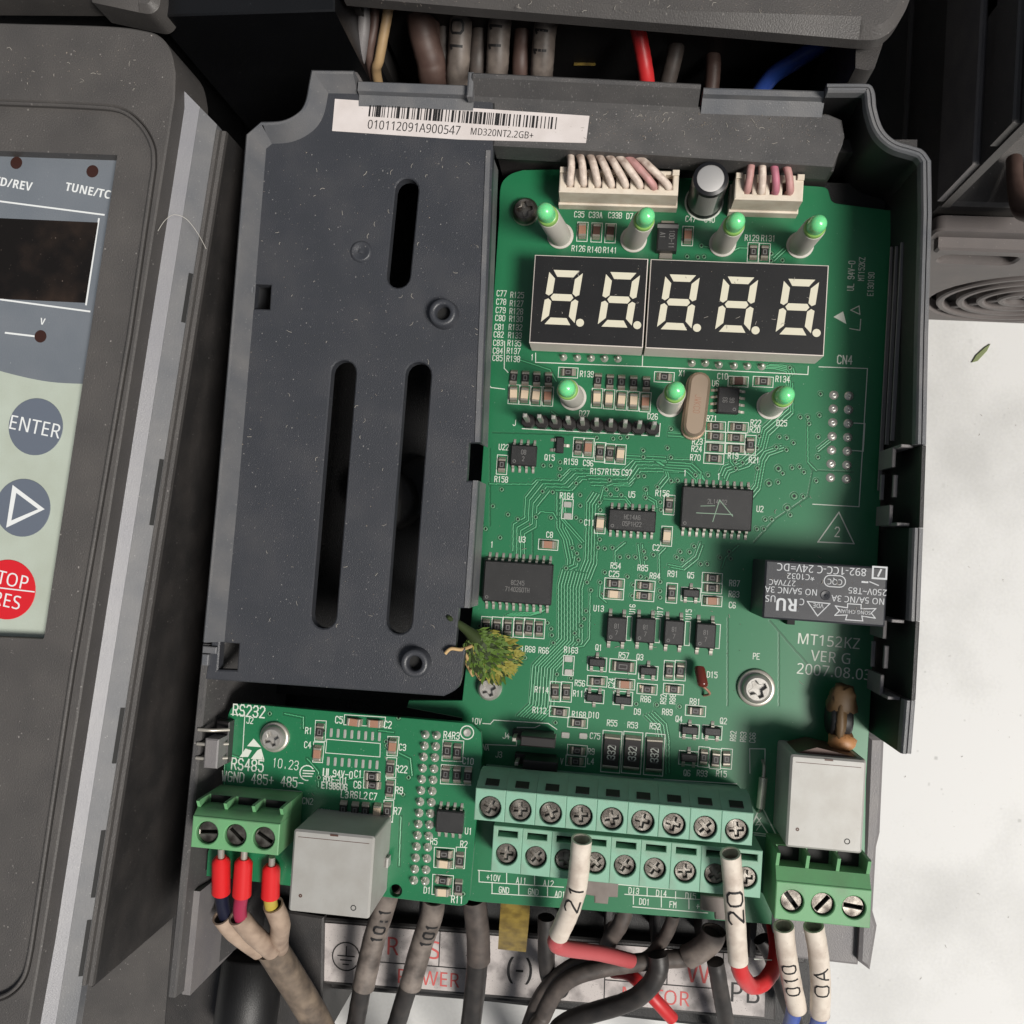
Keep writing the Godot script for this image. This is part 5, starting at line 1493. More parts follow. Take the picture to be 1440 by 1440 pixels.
func silkscreen(t: Node3D) -> void:
	var s := Shape.new()
	var y := 0.03
	for q in [["C77", Vector3(-22.42, 0, -46.96)], ["R125", Vector3(-19.44, 0, -46.76)], ["C78", Vector3(-22.41, 0, -45.35)], ["R127", Vector3(-19.44, 0, -45.15)], ["C79", Vector3(-22.4, 0, -43.74)], ["R128", Vector3(-19.4, 0, -43.64)], ["C80", Vector3(-22.39, 0, -42.23)], ["R130", Vector3(-19.37, 0, -42.19)],
		["C81", Vector3(-22.41, 0, -40.52)], ["R132", Vector3(-19.36, 0, -40.59)], ["C82", Vector3(-22.47, 0, -39.07)], ["R133", Vector3(-19.36, 0, -39.05)], ["C83", Vector3(-22.46, 0, -37.46)], ["R135", Vector3(-19.38, 0, -37.54)], ["C84", Vector3(-22.43, 0, -35.95)], ["R137", Vector3(-19.42, 0, -36.06)], ["C85", Vector3(-22.4, 0, -34.57)], ["R138", Vector3(-19.38, 0, -34.55)],
		["C35", Vector3(-8.65, 0, -62.61)], ["C33A", Vector3(-5.57, 0, -62.61)], ["C33B", Vector3(-1.9, 0, -62.66)], ["D7", Vector3(0.85, 0, -62.59)], ["R126", Vector3(-8.39, 0, -56.09)], ["R140", Vector3(-5.37, 0, -55.97)], ["R141", Vector3(-2.43, 0, -55.98)], ["C47", Vector3(12.21, 0, -62.42)],
		["C40", Vector3(15.71, 0, -62.44)], ["R129", Vector3(23.66, 0, -59.22)], ["R131", Vector3(26.66, 0, -59.26)], ["R139", Vector3(-5.31, 0, -32.33)], ["D27", Vector3(-5.31, 0, -24.86)], ["D26", Vector3(7.42, 0, -24.99)], ["J", Vector3(-18.39, 0, -22.42)], ["U22", Vector3(-20.09, 0, -17.7)], ["R158", Vector3(-20.17, 0, -11.58)], ["Q15", Vector3(-11.3, 0, -16.22)],
		["R159", Vector3(-7.25, 0, -15.66)], ["C96", Vector3(-4.01, 0, -15.6)], ["R157", Vector3(-2.22, 0, -14.12)], ["R155", Vector3(0.6, 0, -14.19)], ["C97", Vector3(3.28, 0, -14.22)], ["R164", Vector3(-7.63, 0, -9.22)], ["U5", Vector3(4.46, 0, -10.2)], ["R156", Vector3(10.07, 0, -10.76)], ["C11", Vector3(-3.09, 0, -4.46)], ["C2", Vector3(9.51, 0, -0.63)], ["U3", Vector3(-15.46, 0, -0.51)], ["C8", Vector3(-10.37, 0, -1.72)],
		["R54", Vector3(2.3, 0, 3.25)], ["C25", Vector3(2.08, 0, 4.77)], ["R85", Vector3(7.3, 0, 3.32)], ["R84", Vector3(9.61, 0, 4.63)], ["R91", Vector3(12.87, 0, 4.03)], ["Q5", Vector3(16.13, 0, 4.06)], ["C10", Vector3(19.79, 0, -33.13)], ["U6", Vector3(18.57, 0, -31.76)], ["R134", Vector3(30.71, 0, -33.13)], ["X1", Vector3(12.37, 0, -33.34)],
		["R71", Vector3(18.28, 0, -25.16)], ["R22", Vector3(26.32, 0, -24.8)], ["R20", Vector3(26.23, 0, -23.55)], ["R23", Vector3(15.9, 0, -20.74)], ["R24", Vector3(15.85, 0, -19.39)], ["R70", Vector3(15.7, 0, -17.76)], ["R19", Vector3(22.56, 0, -18.46)], ["R21", Vector3(26.4, 0, -17.9)], ["D25", Vector3(31.01, 0, -24.99)], ["U2", Vector3(27.97, 0, -8.96)],
		["R73", Vector3(-14.95, 0, 19.96)], ["R68", Vector3(-12.62, 0, 19.88)], ["R66", Vector3(-10.09, 0, 19.91)], ["U13", Vector3(-0.36, 0, 11.37)], ["R163", Vector3(-5, 0, 19.46)], ["Q1", Vector3(0.1, 0, 18.6)], ["R57", Vector3(4.82, 0, 19.71)], ["Q3", Vector3(7.77, 0, 19.79)], ["R56", Vector3(-2.97, 0, 25.45)], ["R113", Vector3(-2.84, 0, 27.4)], ["R114", Vector3(-10, 0, 27.25)], ["R112", Vector3(-10.16, 0, 31.08)],
		["R168", Vector3(-2.79, 0, 31.25)], ["D10", Vector3(-0.05, 0, 31.12)], ["D9", Vector3(7.92, 0, 29.84)], ["R86", Vector3(9.31, 0, 27.41)], ["C75", Vector3(0.43, 0, 34.95)], ["R9", Vector3(-0.1, 0, 37.85)], ["L4", Vector3(-0.08, 0, 39.64)], ["V", Vector3(-5.41, 0, 40.1)], ["R55", Vector3(3.43, 0, 32.31)], ["R53", Vector3(7.21, 0, 32.37)], ["R52", Vector3(11.29, 0, 32.25)], ["J4", Vector3(-16.09, 0, 36.29)], ["J3", Vector3(-17.22, 0, 39.88)], ["10V", Vector3(-21.83, 0, 34.07)], ["NA", Vector3(-19.73, 0, 38.75)],
		["D15", Vector3(21.1, 0, 22)], ["R89", Vector3(13.38, 0, 29.45)], ["R81", Vector3(18.29, 0, 27.14)], ["Q4", Vector3(15.56, 0, 30.54)], ["Q2", Vector3(23.61, 0, 30.24)], ["Q6", Vector3(17.6, 0, 40.24)], ["R93", Vector3(20.33, 0, 40.07)], ["PE", Vector3(28.84, 0, 18.02)], ["R87", Vector3(24.16, 0, 4.98)], ["R83", Vector3(24.18, 0, 6.98)], ["C6", Vector3(23.99, 0, 9)], ["R15", Vector3(23.8, 0, 39.85)],
		["+10V", Vector3(-16.73, 0, 62.67)], ["AI1", Vector3(-11.51, 0, 62.68)], ["AI2", Vector3(-6.44, 0, 62.67)], ["GND", Vector3(-14.6, 0, 64.72)], ["GND", Vector3(-9.13, 0, 64.5)], ["DI2", Vector3(4.04, 0, 62.28)], ["DI3", Vector3(9.26, 0, 62.47)], ["DI4", Vector3(14.27, 0, 62.45)], ["DI5", Vector3(19.58, 0, 62.4)], ["DO1", Vector3(11.31, 0, 64.27)], ["FM", Vector3(16.48, 0, 64.26)], ["+", Vector3(20.96, 0, 64.13)], ["A01", Vector3(-4.18, 0, 64.46)],
		["CN6", Vector3(45.87, 0, 51.83)], ["1", Vector3(20.19, 0, -14.49)], ["1", Vector3(14, 0, -14.75)], ["1", Vector3(-21.1, 0, 0.81)], ["1", Vector3(-15.8, 0, -35.02)]]:
		silk(s, q[0], q[1] + Vector3(0, y, 0), 1.05, 0, 0.135)
	for q in [["U16", Vector3(5.84, 0, 11.08)], ["U17", Vector3(10.95, 0, 11.18)], ["U15", Vector3(16.19, 0, 11.26)], ["R92", Vector3(12.52, 0, 27.15)], ["R88", Vector3(14.2, 0, 27.01)], ["C24", Vector3(2.82, 0, 24.99)], ["R82", Vector3(25.51, 0, 32.83)], ["R63", Vector3(27.32, 0, 32.83)], ["C66", Vector3(28.98, 0, 32.84)]]:
		silk(s, q[0], q[1] + Vector3(0, y, 0), 1.0, -90, 0.13)
	silk(s, "CN4", Vector3(41.65, 0, -37.24) + Vector3(0, y, 0), 1.5, 0, 0.19)
	silk(s, "2", Vector3(41.99, 0, -5.62) + Vector3(0, y, 0), 1.7, 0, 0.2)
	silk(s, "UL 94V-0", Vector3(41.96, 0, -52.82) + Vector3(0, y, 0), 1.1, -90, 0.14)
	silk(s, "MT152KZ", Vector3(43.75, 0, -54.14) + Vector3(0, y, 0), 1.0, -90, 0.12)
	silk(s, "E130190", Vector3(45.54, 0, -51.41) + Vector3(0, y, 0), 1.0, -90, 0.12)
	letters(s, "MT152KZ", Vector3(41.58, 0, 14.3) + Vector3(0, y, 0), 1.95, 1)
	letters(s, "VER G", Vector3(42.03, 0, 17.16) + Vector3(0, y, 0), 1.95, 1)
	letters(s, "2007.08.03", Vector3(42.76, 0, 19.75) + Vector3(0, y, 0), 1.95, 1)
	# outlines
	for p in [[Vector2(37.13, -35.72), Vector2(45.76, -35.82), Vector2(45.6, -10.45), Vector2(37.39, -10.41)], [Vector2(43.91, -25.68), Vector2(45.84, -25.69), Vector2(45.81, -20.61), Vector2(43.87, -20.65)], [Vector2(-16.82, -21.39), Vector2(8.82, -21.36), Vector2(8.89, -23.72)], [Vector2(-15.21, -35.85), Vector2(-15.1, -34.09), Vector2(4.93, -34.25), Vector2(4.85, -38.04)], [Vector2(4.93, -34.25), Vector2(17.63, -34.29)], [Vector2(9.78, -34.22), Vector2(35.19, -34.19), Vector2(35.2, -35.69)], [Vector2(-24.79, -37.66), Vector2(-24.34, -29.96), Vector2(-23.24, -28.89), Vector2(-20.66, -28.7)], [Vector2(-21.26, -37.82), Vector2(-20.99, -32.69), Vector2(-20.23, -31.93)],
		[Vector2(-20.6, 34.38), Vector2(-19.17, 34.35), Vector2(-18.59, 33.58), Vector2(-8.35, 33.36), Vector2(-6.72, 34.31)], [Vector2(-19.7, 38.22), Vector2(-14.02, 37.98)], [Vector2(-14.03, 37.89), Vector2(-14.09, 34.56), Vector2(-10.8, 34.34), Vector2(-9.89, 33.8)], [Vector2(-19.29, 42.09), Vector2(-13.76, 41.92), Vector2(-6.27, 41.26)], [Vector2(11.74, 41.84), Vector2(26.61, 41.43)], [Vector2(-19.65, 61.58), Vector2(-3.9, 61.18)], [Vector2(-19.34, 63.68), Vector2(-3.61, 63.1)], [Vector2(-16.87, 65.57), Vector2(-4.47, 65.08)], [Vector2(0.9, 61.68), Vector2(23.2, 61.4)], [Vector2(7.68, 63.27), Vector2(23.28, 62.8)], [Vector2(9.27, 65.38), Vector2(22.78, 65.13)],
		[Vector2(-19.48, 61.56), Vector2(-19.34, 63.68)], [Vector2(-16.91, 63.51), Vector2(-16.78, 65.56)], [Vector2(-14.31, 61.48), Vector2(-14.18, 63.43)], [Vector2(-11.92, 63.37), Vector2(-11.8, 65.32)], [Vector2(-9.1, 61.36), Vector2(-8.98, 63.31)], [Vector2(-6.57, 63.23), Vector2(-6.45, 65.11)], [Vector2(11.65, 61.75), Vector2(11.73, 63.19)], [Vector2(9.2, 62.64), Vector2(9.34, 64.88)], [Vector2(14.3, 62.93), Vector2(14.42, 64.92)], [Vector2(16.82, 61.88), Vector2(16.89, 63.16)], [Vector2(19.28, 62.82), Vector2(19.4, 64.73)], [Vector2(31.63, 72.51), Vector2(34.61, 72.35)],
		[Vector2(28.59, 34.86), Vector2(28.89, 39.25)], [Vector2(28.59, 34.86), Vector2(31.34, 34.68), Vector2(31.53, 39.02)]]:
		s.loop(p, 0.16, y, false)
	s.loop([Vector2(42.1, -9.22), Vector2(38.66, -3.57), Vector2(45.07, -3.68)], 0.22, y)
	s.loop([Vector2(30.54, 47), Vector2(28.62, 50.21), Vector2(33.12, 50.39)], 0.2, y)
	s.loop([Vector2(31.17, 44.75), Vector2(29.39, 49.89), Vector2(34.25, 50.07)], 0.22, y)
	s.loop([Vector2(31.3, 47.14), Vector2(30.43, 48.51), Vector2(31.36, 48.26), Vector2(30.64, 49.45)], 0.16, y, false)
	s.prism([Vector2(40.87, -46.17), Vector2(39.21, -45.07), Vector2(41.59, -43.84)], 0.01, y, 0.0, [], false)
	s.loop([Vector2(42.21, -46.45), Vector2(43.66, -47.28), Vector2(43.89, -45.74)], 0.16, y)
	s.loop([Vector2(42.24, -43.03), Vector2(44.05, -42.79), Vector2(44.09, -44.82)], 0.16, y, false)
	# boxes round the small parts
	for q in [[Vector3(-7.85, 0, -59.31), 1], [Vector3(-5.16, 0, -59.26), 1], [Vector3(-2.55, 0, -59.22), 1], [Vector3(11.85, 0, -59.17), 1], [Vector3(24.03, 0, -56.51), 1], [Vector3(26.11, 0, -56.45), 1], [Vector3(-8.84, 0, -32.43), 0], [Vector3(9.1, 0, -32.43), 0], [Vector3(-20.2, 0, -14.35), 1], [Vector3(-6.01, 0, -18.45), 1], [Vector3(-4.14, 0, -18.42), 1], [Vector3(-1.9, 0, -17.75), 1], [Vector3(-0.03, 0, -17.58), 1], [Vector3(1.89, 0, -17.56), 1],
		[Vector3(-1.07, 0, -4.39), 1], [Vector3(11.33, 0, -2.86), 1], [Vector3(-10.5, 0, 0.16), 0], [Vector3(22.69, 0, -32.27), 0], [Vector3(27.2, 0, -32.45), 0], [Vector3(19.03, 0, -23.69), 0], [Vector3(23.17, 0, -23.78), 0], [Vector3(19.14, 0, -21.84), 0], [Vector3(22.83, 0, -21.78), 0], [Vector3(19.13, 0, -19.72), 0], [Vector3(22.95, 0, -19.74), 0], [Vector3(19.08, 0, -17.74), 0], [Vector3(25.55, 0, -20.61), 1],
		[Vector3(-21.14, 0, 16.26), 1], [Vector3(-19.12, 0, 16.18), 1], [Vector3(-17.04, 0, 16.1), 1], [Vector3(-14.96, 0, 16.01), 1], [Vector3(-13.09, 0, 15.94), 1], [Vector3(-11.15, 0, 15.93), 1], [Vector3(2.26, 0, 6.56), 0], [Vector3(7.91, 0, 6.57), 0], [Vector3(7.85, 0, 8.46), 0], [Vector3(12.88, 0, 7.58), 1], [Vector3(20.07, 0, 4.32), 0], [Vector3(20.12, 0, 6.16), 0], [Vector3(20.25, 0, 8.5), 0], [Vector3(2.25, 0, 8.53), 0],
		[Vector3(5.3, 0, 24.97), 0], [Vector3(0.18, 0, 24.85), 0], [Vector3(9.45, 0, 25.56), 0], [Vector3(-7.42, 0, 27.37), 1], [Vector3(-5.35, 0, 27.27), 1], [Vector3(-6.45, 0, 31.05), 0], [Vector3(-2.92, 0, 32.74), 0], [Vector3(-2.68, 0, 37.84), 0], [Vector3(-2.84, 0, 39.82), 0], [Vector3(13.27, 0, 21.85), 1], [Vector3(15.28, 0, 21.7), 1], [Vector3(14.24, 0, 25.17), 0], [Vector3(18.47, 0, 28.82), 0], [Vector3(20.46, 0, 37.08), 1], [Vector3(22.57, 0, 37.23), 1], [Vector3(24.54, 0, 37.05), 1], [Vector3(-7.33, 0, -6.73), 1], [Vector3(-5.29, 0, 22.38), 1],
		[Vector3(-18.85, 0, -27.81), 1], [Vector3(-16.75, 0, -27.79), 1], [Vector3(-14.58, 0, -27.69), 1], [Vector3(-12.36, 0, -27.74), 1], [Vector3(-3.13, 0, -27.87), 1], [Vector3(-0.87, 0, -27.78), 1], [Vector3(1.46, 0, -27.7), 1], [Vector3(3.71, 0, -27.68), 1], [Vector3(5.9, 0, -27.59), 1], [Vector3(11.44, 0, -8.68), 1]]:
		s.loop(Shape.rect(q[0].x, q[0].z, 1.98 if q[1] == 1 else 3.65, 3.65 if q[1] == 1 else 1.9), 0.13, y)
	for q in [Vector3(3.61, 0, 37.56), Vector3(7.43, 0, 37.43), Vector3(11.47, 0, 37.41)]:
		s.loop(Shape.rect(q.x, q.z, 3.5, 7.6), 0.15, y)
	s.loop(Shape.rect(Vector3(4.77, 0, 21.73).x, Vector3(4.77, 0, 21.73).z, 4.9, 2.5), 0.15, y)
	for q in [Vector3(-0.02, 0, 21.7), Vector3(9.48, 0, 22.54), Vector3(-0.12, 0, 27.64), Vector3(5.13, 0, 27.61), Vector3(16.38, 0, 7.6), Vector3(17.61, 0, 32.59), Vector3(21.71, 0, 32.5), Vector3(17.74, 0, 37.51)]:
		s.loop(Shape.rect(q.x, q.z, 3.5, 2.5), 0.13, y)
	for q in [Vector3(5.78, 0, 14.68), Vector3(11.01, 0, 14.68), Vector3(16.48, 0, 14.8), Vector3(21.92, 0, 14.92)]:
		s.loop(Shape.rect(q.x - 0.3, q.z, 0.9, 4.4), 0.13, y)
	for q in [Vector3(-18.47, 0, -58.27), Vector3(14.49, 0, -65.72)]:
		pass
	put(s, "silkscreen", mat.silk, t)


func interface_card() -> void:
	var t := thing("interface_card", "small green communication card with metal network socket and three-way clamp, lower left", "circuit board", Vector3(-43, 5.4, 49))
	var local := func(p: Vector3) -> Vector3: return p - t.position / MM
	var cu := Copper.new()
	var low := Vector2(-74, 28)
	var span := Vector2(58, 42)
	cu.begin(low, span, 11)
	cu.pour = Color(0.11, 0.42, 0.25)
	for p in [[Vector2(-51.69, 42.16), Vector2(-49.41, 44.35), Vector2(-49.21, 47.06)], [Vector2(-38.8, 35.94), Vector2(-36, 36.05)], [Vector2(-56.53, 34.34), Vector2(-52.95, 34.73), Vector2(-52.79, 36.77)], [Vector2(-66.88, 48.64), Vector2(-67.35, 42.48), Vector2(-64.06, 43.23)], [Vector2(-43.72, 45.21), Vector2(-40.97, 44.63)], [Vector2(-34.71, 39.67), Vector2(-32.57, 40.5), Vector2(-32.01, 43.49)], [Vector2(-33.56, 51.06), Vector2(-33.29, 59.79)]]:
		cu.stroke(p, 0.7, cu.gap, 0.42)
		cu.stroke(p, 0.22, cu.track, 0.62)
	for q in [Vector3(-37.27, 7, 37.85), Vector3(-37.05, 7, 38.51), Vector3(-35.33, 7, 33.27), Vector3(-32.68, 7, 43.89), Vector3(-49.33, 7, 45.37), Vector3(-48.9, 7, 36.79), Vector3(-59.36, 7, 34.57), Vector3(-33.5, 7, 47.01), Vector3(-52.87, 7, 50.12), Vector3(-21.36, 7, 63.64)]:
		cu.via(xz(q))
	var m := paint("card", Color.WHITE, 0.36)
	cu.finish(m)
	m.normal_scale = 0.6
	m.clearcoat_enabled = true
	m.clearcoat = 0.25
	m.clearcoat_roughness = 0.3
	var s := Shape.new()
	var outline := [Vector2(-67.33, 47.81), Vector2(-67.3, 35.78)] + bend([Vector2(-67.3, 35.78), Vector2(-66.75, 34.16), Vector2(-65.32, 33.26), Vector2(-63.42, 33.11)]) + [Vector2(-21.73, 33.29), Vector2(-20.08, 34.69), Vector2(-19.57, 38.47), Vector2(-20.16, 64.14)] + bend([Vector2(-20.16, 64.14), Vector2(-20.72, 65.46), Vector2(-22.37, 65.88)]) + [Vector2(-35.01, 65.63), Vector2(-69.11, 65.16), Vector2(-69.16, 61.01), Vector2(-67.43, 51.74)]
	var clean := []
	for q in outline:
		if clean.is_empty() or (q - clean[-1]).length() > 0.3:
			clean.append(q)
	board_plate(s, clean, 7, low, span, [Shape.circle(Vector3(-33.6, 7, 64.29).x, Vector3(-33.6, 7, 64.29).z, 1.15, 16)])
	put(s, "board", m, t)
	# through-pins of the socket below, in two rows
	for k in 14:
		for c in 2:
			var p: Vector3 = [Vector3(-30.15, 7, 35.92), Vector3(-28.06, 7, 35.87)][c].lerp([Vector3(-30.42, 7, 62.12), Vector3(-28.34, 7, 62.04)][c], k / 13.0)
			part(shared("through_pin", func(sh: Shape): sh.lathe([Vector2(0.8, 0.02), Vector2(0.62, 0.25), Vector2(0.4, 0.5), Vector2(0.33, 1.25), Vector2(0.15, 1.4), Vector2(0, 1.42)], 12)), "through_pin", mat.solder, t, local.call(p))
	three_pole(t, local.call(Vector3(-67.48, 19, 55.99)), 5.02, 5.3, 11.9, 2.5, [95.0, 50.0, 60.0])
	metal_jack(t, [local.call(Vector3(-49.23, 20, 64.65)), local.call(Vector3(-35.26, 20, 50.94))], 14.6, 1.6)
	s = Shape.new()
	s.prism([xz(Vector3(-49.23, 20, 64.65)) + Vector2(0.3, -14.0), xz(Vector3(-35.26, 20, 50.94)) + Vector2(-0.3, -0.4), xz(Vector3(-35.26, 20, 50.94)) + Vector2(-0.3, -2.0), xz(Vector3(-49.23, 20, 64.65)) + Vector2(0.3, -15.0)], 7.1, 18.2)
	# small parts
	for q in [[Vector3(-49.59, 7, 37.02), 1, "resistor"], [Vector3(-36.07, 7, 42.5), 1, "resistor"], [Vector3(-35.91, 7, 46.21), 1, "resistor"], [Vector3(-36.05, 7, 50.11), 1, "resistor"], [Vector3(-25.88, 7, 38.4), 1, "resistor"], [Vector3(-24.03, 7, 38.48), 1, "resistor"], [Vector3(-44.21, 7, 50.52), 1, "resistor"], [Vector3(-42.04, 7, 50.56), 1, "resistor"], [Vector3(-40.13, 7, 50.48), 1, "resistor"], [Vector3(-25.87, 7, 42.61), 1, "resistor"], [Vector3(-23.81, 7, 42.6), 1, "resistor"], [Vector3(-21.83, 7, 42.59), 1, "resistor"],
		[Vector3(-25.17, 7, 56.83), 0, "resistor"], [Vector3(-25.09, 7, 61.5), 0, "resistor"], [Vector3(-22.27, 7, 57.72), 1, "resistor"], [Vector3(-22.19, 7, 62.55), 1, "resistor"], [Vector3(-39.32, 7, 44.21), 0, "resistor"], [Vector3(-39.14, 7, 45.75), 0, "resistor"],
		[Vector3(-49.73, 7, 40.96), 1, "tan"], [Vector3(-43.36, 7, 34.69), 0, "tan"], [Vector3(-39.52, 7, 34.64), 0, "tan"], [Vector3(-35.9, 7, 38.48), 1, "tan"], [Vector3(-37.91, 7, 50.38), 1, "cream"], [Vector3(-25.13, 7, 58.5), 0, "cream"], [Vector3(-25.06, 7, 63.51), 0, "cream"]]:
		smd(t, "resistor" if q[2] == "resistor" else "capacitor", local.call(q[0]), q[1] == 1, q[2], 2.2, 1.3, 0.6 if q[2] == "resistor" else 0.95)
	chip(t, "chip", local.call(Vector3(-24.46, 7, 50.72)), 0, 4.9, 3.9, 1.6, 4, 1.27, 1.0)
	# bare pads of the chip that was left out
	for k in 8:
		for c in 2:
			var p: Vector3 = [Vector3(-47.55, 7, 37.02), Vector3(-47.73, 7, 42.22)][c].lerp([Vector3(-38.54, 7, 37.01), Vector3(-38.64, 7, 42.11)][c], k / 7.0)
			part(shared("long_pad", func(sh: Shape): sh.prism(Shape.rect(0, 0, 0.5, 1.6, 0.1, 1), 0, 0.1, 0.05)), "solder_pad", mat.solder, t, local.call(p))
	# selector pins with their cap at the card's edge
	var jp := group_part("jumper", t, local.call(Vector3(-66.54, 7, 40)))
	part(shared("card_jumper", func(sh: Shape): sh.box(Vector3(0, 1.0, 0), Vector3(2.5, 5.5, 5.2), 0.25)), "cap", mat.grey, jp, Vector3(-0.8, 0, 1.2))
	for k in 3:
		part(shared("card_jumper_pin", func(sh: Shape): sh.tube(Shape.smooth([Vector3(1.6, 0.6, 0), Vector3(-1.0, 2.4, 0), Vector3(-3.4, 2.6, 0)]), 0.33, 8)), "pin", mat.lead, jp, Vector3(-0.6, 2.6, -2.6 + k * 2.54))
	part(shared("card_jumper_base", func(sh: Shape): sh.box(Vector3(0, 0.05, 0), Vector3(2.5, 2.4, 7.6), 0.2)), "base", mat.jumper, jp, Vector3(-0.6, 0, 0))
	# print
	s = Shape.new()
	var y := Vector3(0, 0.03, 0)
	for q in [["RS232", Vector3(-63.31, 7, 34.38), 2.0, 0.24], ["RS485", Vector3(-62.84, 7, 44.23), 2.0, 0.24], ["WGND 485+ 485-", Vector3(-59.8, 7, 46.64), 1.75, 0.19], ["J2", Vector3(-63, 7, 36.08), 1.1, 0.14], ["R1", Vector3(-51.78, 7, 37.03), 1.1, 0.15], ["C4", Vector3(-51.77, 7, 39.6), 1.1, 0.15], ["C5", Vector3(-46.25, 7, 34.59), 1.2, 0.16], ["C2", Vector3(-37.14, 7, 34.71), 1.2, 0.16], ["C3", Vector3(-34.16, 7, 38.54), 1.1, 0.15], ["R22", Vector3(-34.06, 7, 42.49), 1.2, 0.16], ["R9", Vector3(-34.24, 7, 46.33), 1.2, 0.16], ["R7", Vector3(-34.25, 7, 50.05), 1.2, 0.16],
		["L3", Vector3(-44.22, 7, 47.97), 1.2, 0.16], ["R6", Vector3(-42.48, 7, 47.88), 1.2, 0.16], ["L2", Vector3(-40.74, 7, 47.83), 1.2, 0.16], ["C7", Vector3(-38.92, 7, 47.83), 1.2, 0.16], ["CN2", Vector3(-51.02, 7, 49.78), 1.1, 0.13], ["CN1", Vector3(-47.55, 7, 51.51), 1.1, 0.13], ["C1", Vector3(-41.99, 7, 44.04), 1.2, 0.16], ["C6", Vector3(-41.99, 7, 46.01), 1.2, 0.16], ["R4R3", Vector3(-25.32, 7, 35.65), 1.2, 0.16], ["C10", Vector3(-22.01, 7, 39.99), 1.1, 0.14], ["R11", Vector3(-22.31, 7, 64.73), 1.2, 0.16], ["R5", Vector3(-27.26, 7, 54.85), 1.1, 0.14], ["R2", Vector3(-21.79, 7, 54.83), 1.1, 0.14], ["U1", Vector3(-21.1, 7, 52.42), 1.1, 0.14], ["D1", Vector3(-27.86, 7, 63.62), 1.1, 0.14],
		["94V-0", Vector3(-44.84, 7, 44.36), 1.2, 0.16], ["HXE-01", Vector3(-46.16, 7, 45.49), 1.2, 0.17], ["E198606", Vector3(-46.25, 7, 46.63), 1.1, 0.2], ["UL", Vector3(-47.72, 7, 44.37), 1.4, 0.24]]:
		silk(s, q[0], q[1] + y, q[2], 0, q[3])
	silk(s, "10.23", Vector3(-55.66, 7, 43.46) + y, 1.6, 2, 0.13)
	s.prism([Vector2(-62.03, 39.34), Vector2(-60.49, 40.79), Vector2(-63.17, 40.82)], 7.005, 7.03, 0.0, [], false)
	s.prism([Vector2(-63.43, 41.28), Vector2(-62.23, 41.53), Vector2(-62.85, 42.78), Vector2(-64.45, 42.92)], 7.005, 7.03, 0.0, [], false)
	s.prism([Vector2(-61.16, 41.43), Vector2(-60.48, 41.03), Vector2(-59.72, 43.03), Vector2(-62.29, 43.08)], 7.005, 7.03, 0.0, [], false)
	s.loop(Shape.circle(Vector3(-51.5, 7, 44.71).x, Vector3(-51.5, 7, 44.71).z, 1.35, 18).slice(4, 17), 0.2, 7.03, false)
	for k in 3:
		s.line(xz(Vector3(-52.23, 7, 44.33)) + Vector2(0, k * 0.5), xz(Vector3(-50.19, 7, 44.25)) + Vector2(-0.2 * k, k * 0.5), 0.2, 7.03)
	for p in [[Vector2(-48.27, 38.28), Vector2(-38.29, 38.21), Vector2(-38.18, 40.65), Vector2(-48.33, 40.77)], [Vector2(-45.27, 33.58), Vector2(-37.65, 33.4), Vector2(-37.73, 35.17), Vector2(-45.31, 35.4)], [Vector2(-50.62, 35.05), Vector2(-48.61, 34.99), Vector2(-48.55, 38.74), Vector2(-50.52, 38.81)], [Vector2(-50.68, 38.99), Vector2(-48.68, 38.93), Vector2(-48.76, 42.59), Vector2(-50.59, 42.64)], [Vector2(-36.99, 36.81), Vector2(-34.91, 36.73), Vector2(-35.01, 40.2), Vector2(-36.92, 40.27)], [Vector2(-36.9, 40.6), Vector2(-35.06, 40.55), Vector2(-35.02, 44.1), Vector2(-36.82, 44.19)], [Vector2(-36.73, 44.42), Vector2(-35, 44.37), Vector2(-34.95, 47.98), Vector2(-36.61, 48.03)], [Vector2(-36.87, 48.33), Vector2(-35.07, 48.26), Vector2(-35.05, 52.04), Vector2(-36.78, 52.04)], [Vector2(-26.8, 36.55), Vector2(-23.03, 36.47), Vector2(-23.02, 40.17), Vector2(-26.78, 40.33)], [Vector2(-26.84, 41.01), Vector2(-21.26, 40.93), Vector2(-21.24, 44.22), Vector2(-26.78, 44.45)], [Vector2(-27.09, 55.84), Vector2(-23.43, 55.75), Vector2(-23.36, 59.33), Vector2(-26.95, 59.44)], [Vector2(-27.03, 60.69), Vector2(-23.27, 60.59), Vector2(-23.2, 64.16), Vector2(-26.96, 64.27)], [Vector2(-23.11, 55.46), Vector2(-21.41, 55.39), Vector2(-21.39, 59.14), Vector2(-23.03, 59.2)], [Vector2(-40.88, 43.43), Vector2(-37.92, 43.34), Vector2(-37.88, 46.38), Vector2(-40.83, 46.48)]]:
		s.loop(p, 0.13, 7.03)
	s.loop([Vector2(-66.65, 35.24), Vector2(-64.03, 35.23), Vector2(-63.91, 42.88)], 0.15, 7.03, false)
	s.loop([Vector2(-67.44, 48.35), Vector2(-52.3, 48.19), Vector2(-52.34, 50.07)], 0.15, 7.03, false)
	s.loop([Vector2(-50.72, 52.82), Vector2(-35.04, 52.14)], 0.15, 7.03, false)
	s.loop(Shape.circle(Vector3(-22.55, 7, 34.91).x, Vector3(-22.55, 7, 34.91).z, 1.2, 18), 0.18, 7.03)
	put(s, "silkscreen", mat.silk, t)
	s = Shape.new()
	s.xf.origin = Vector3(-22.55, 7, 34.91)
	s.lathe([Vector2(0.75, 0.02), Vector2(0.6, 0.2), Vector2(0, 0.15)], 14)
	put(s, "solder_pad", mat.solder, t)


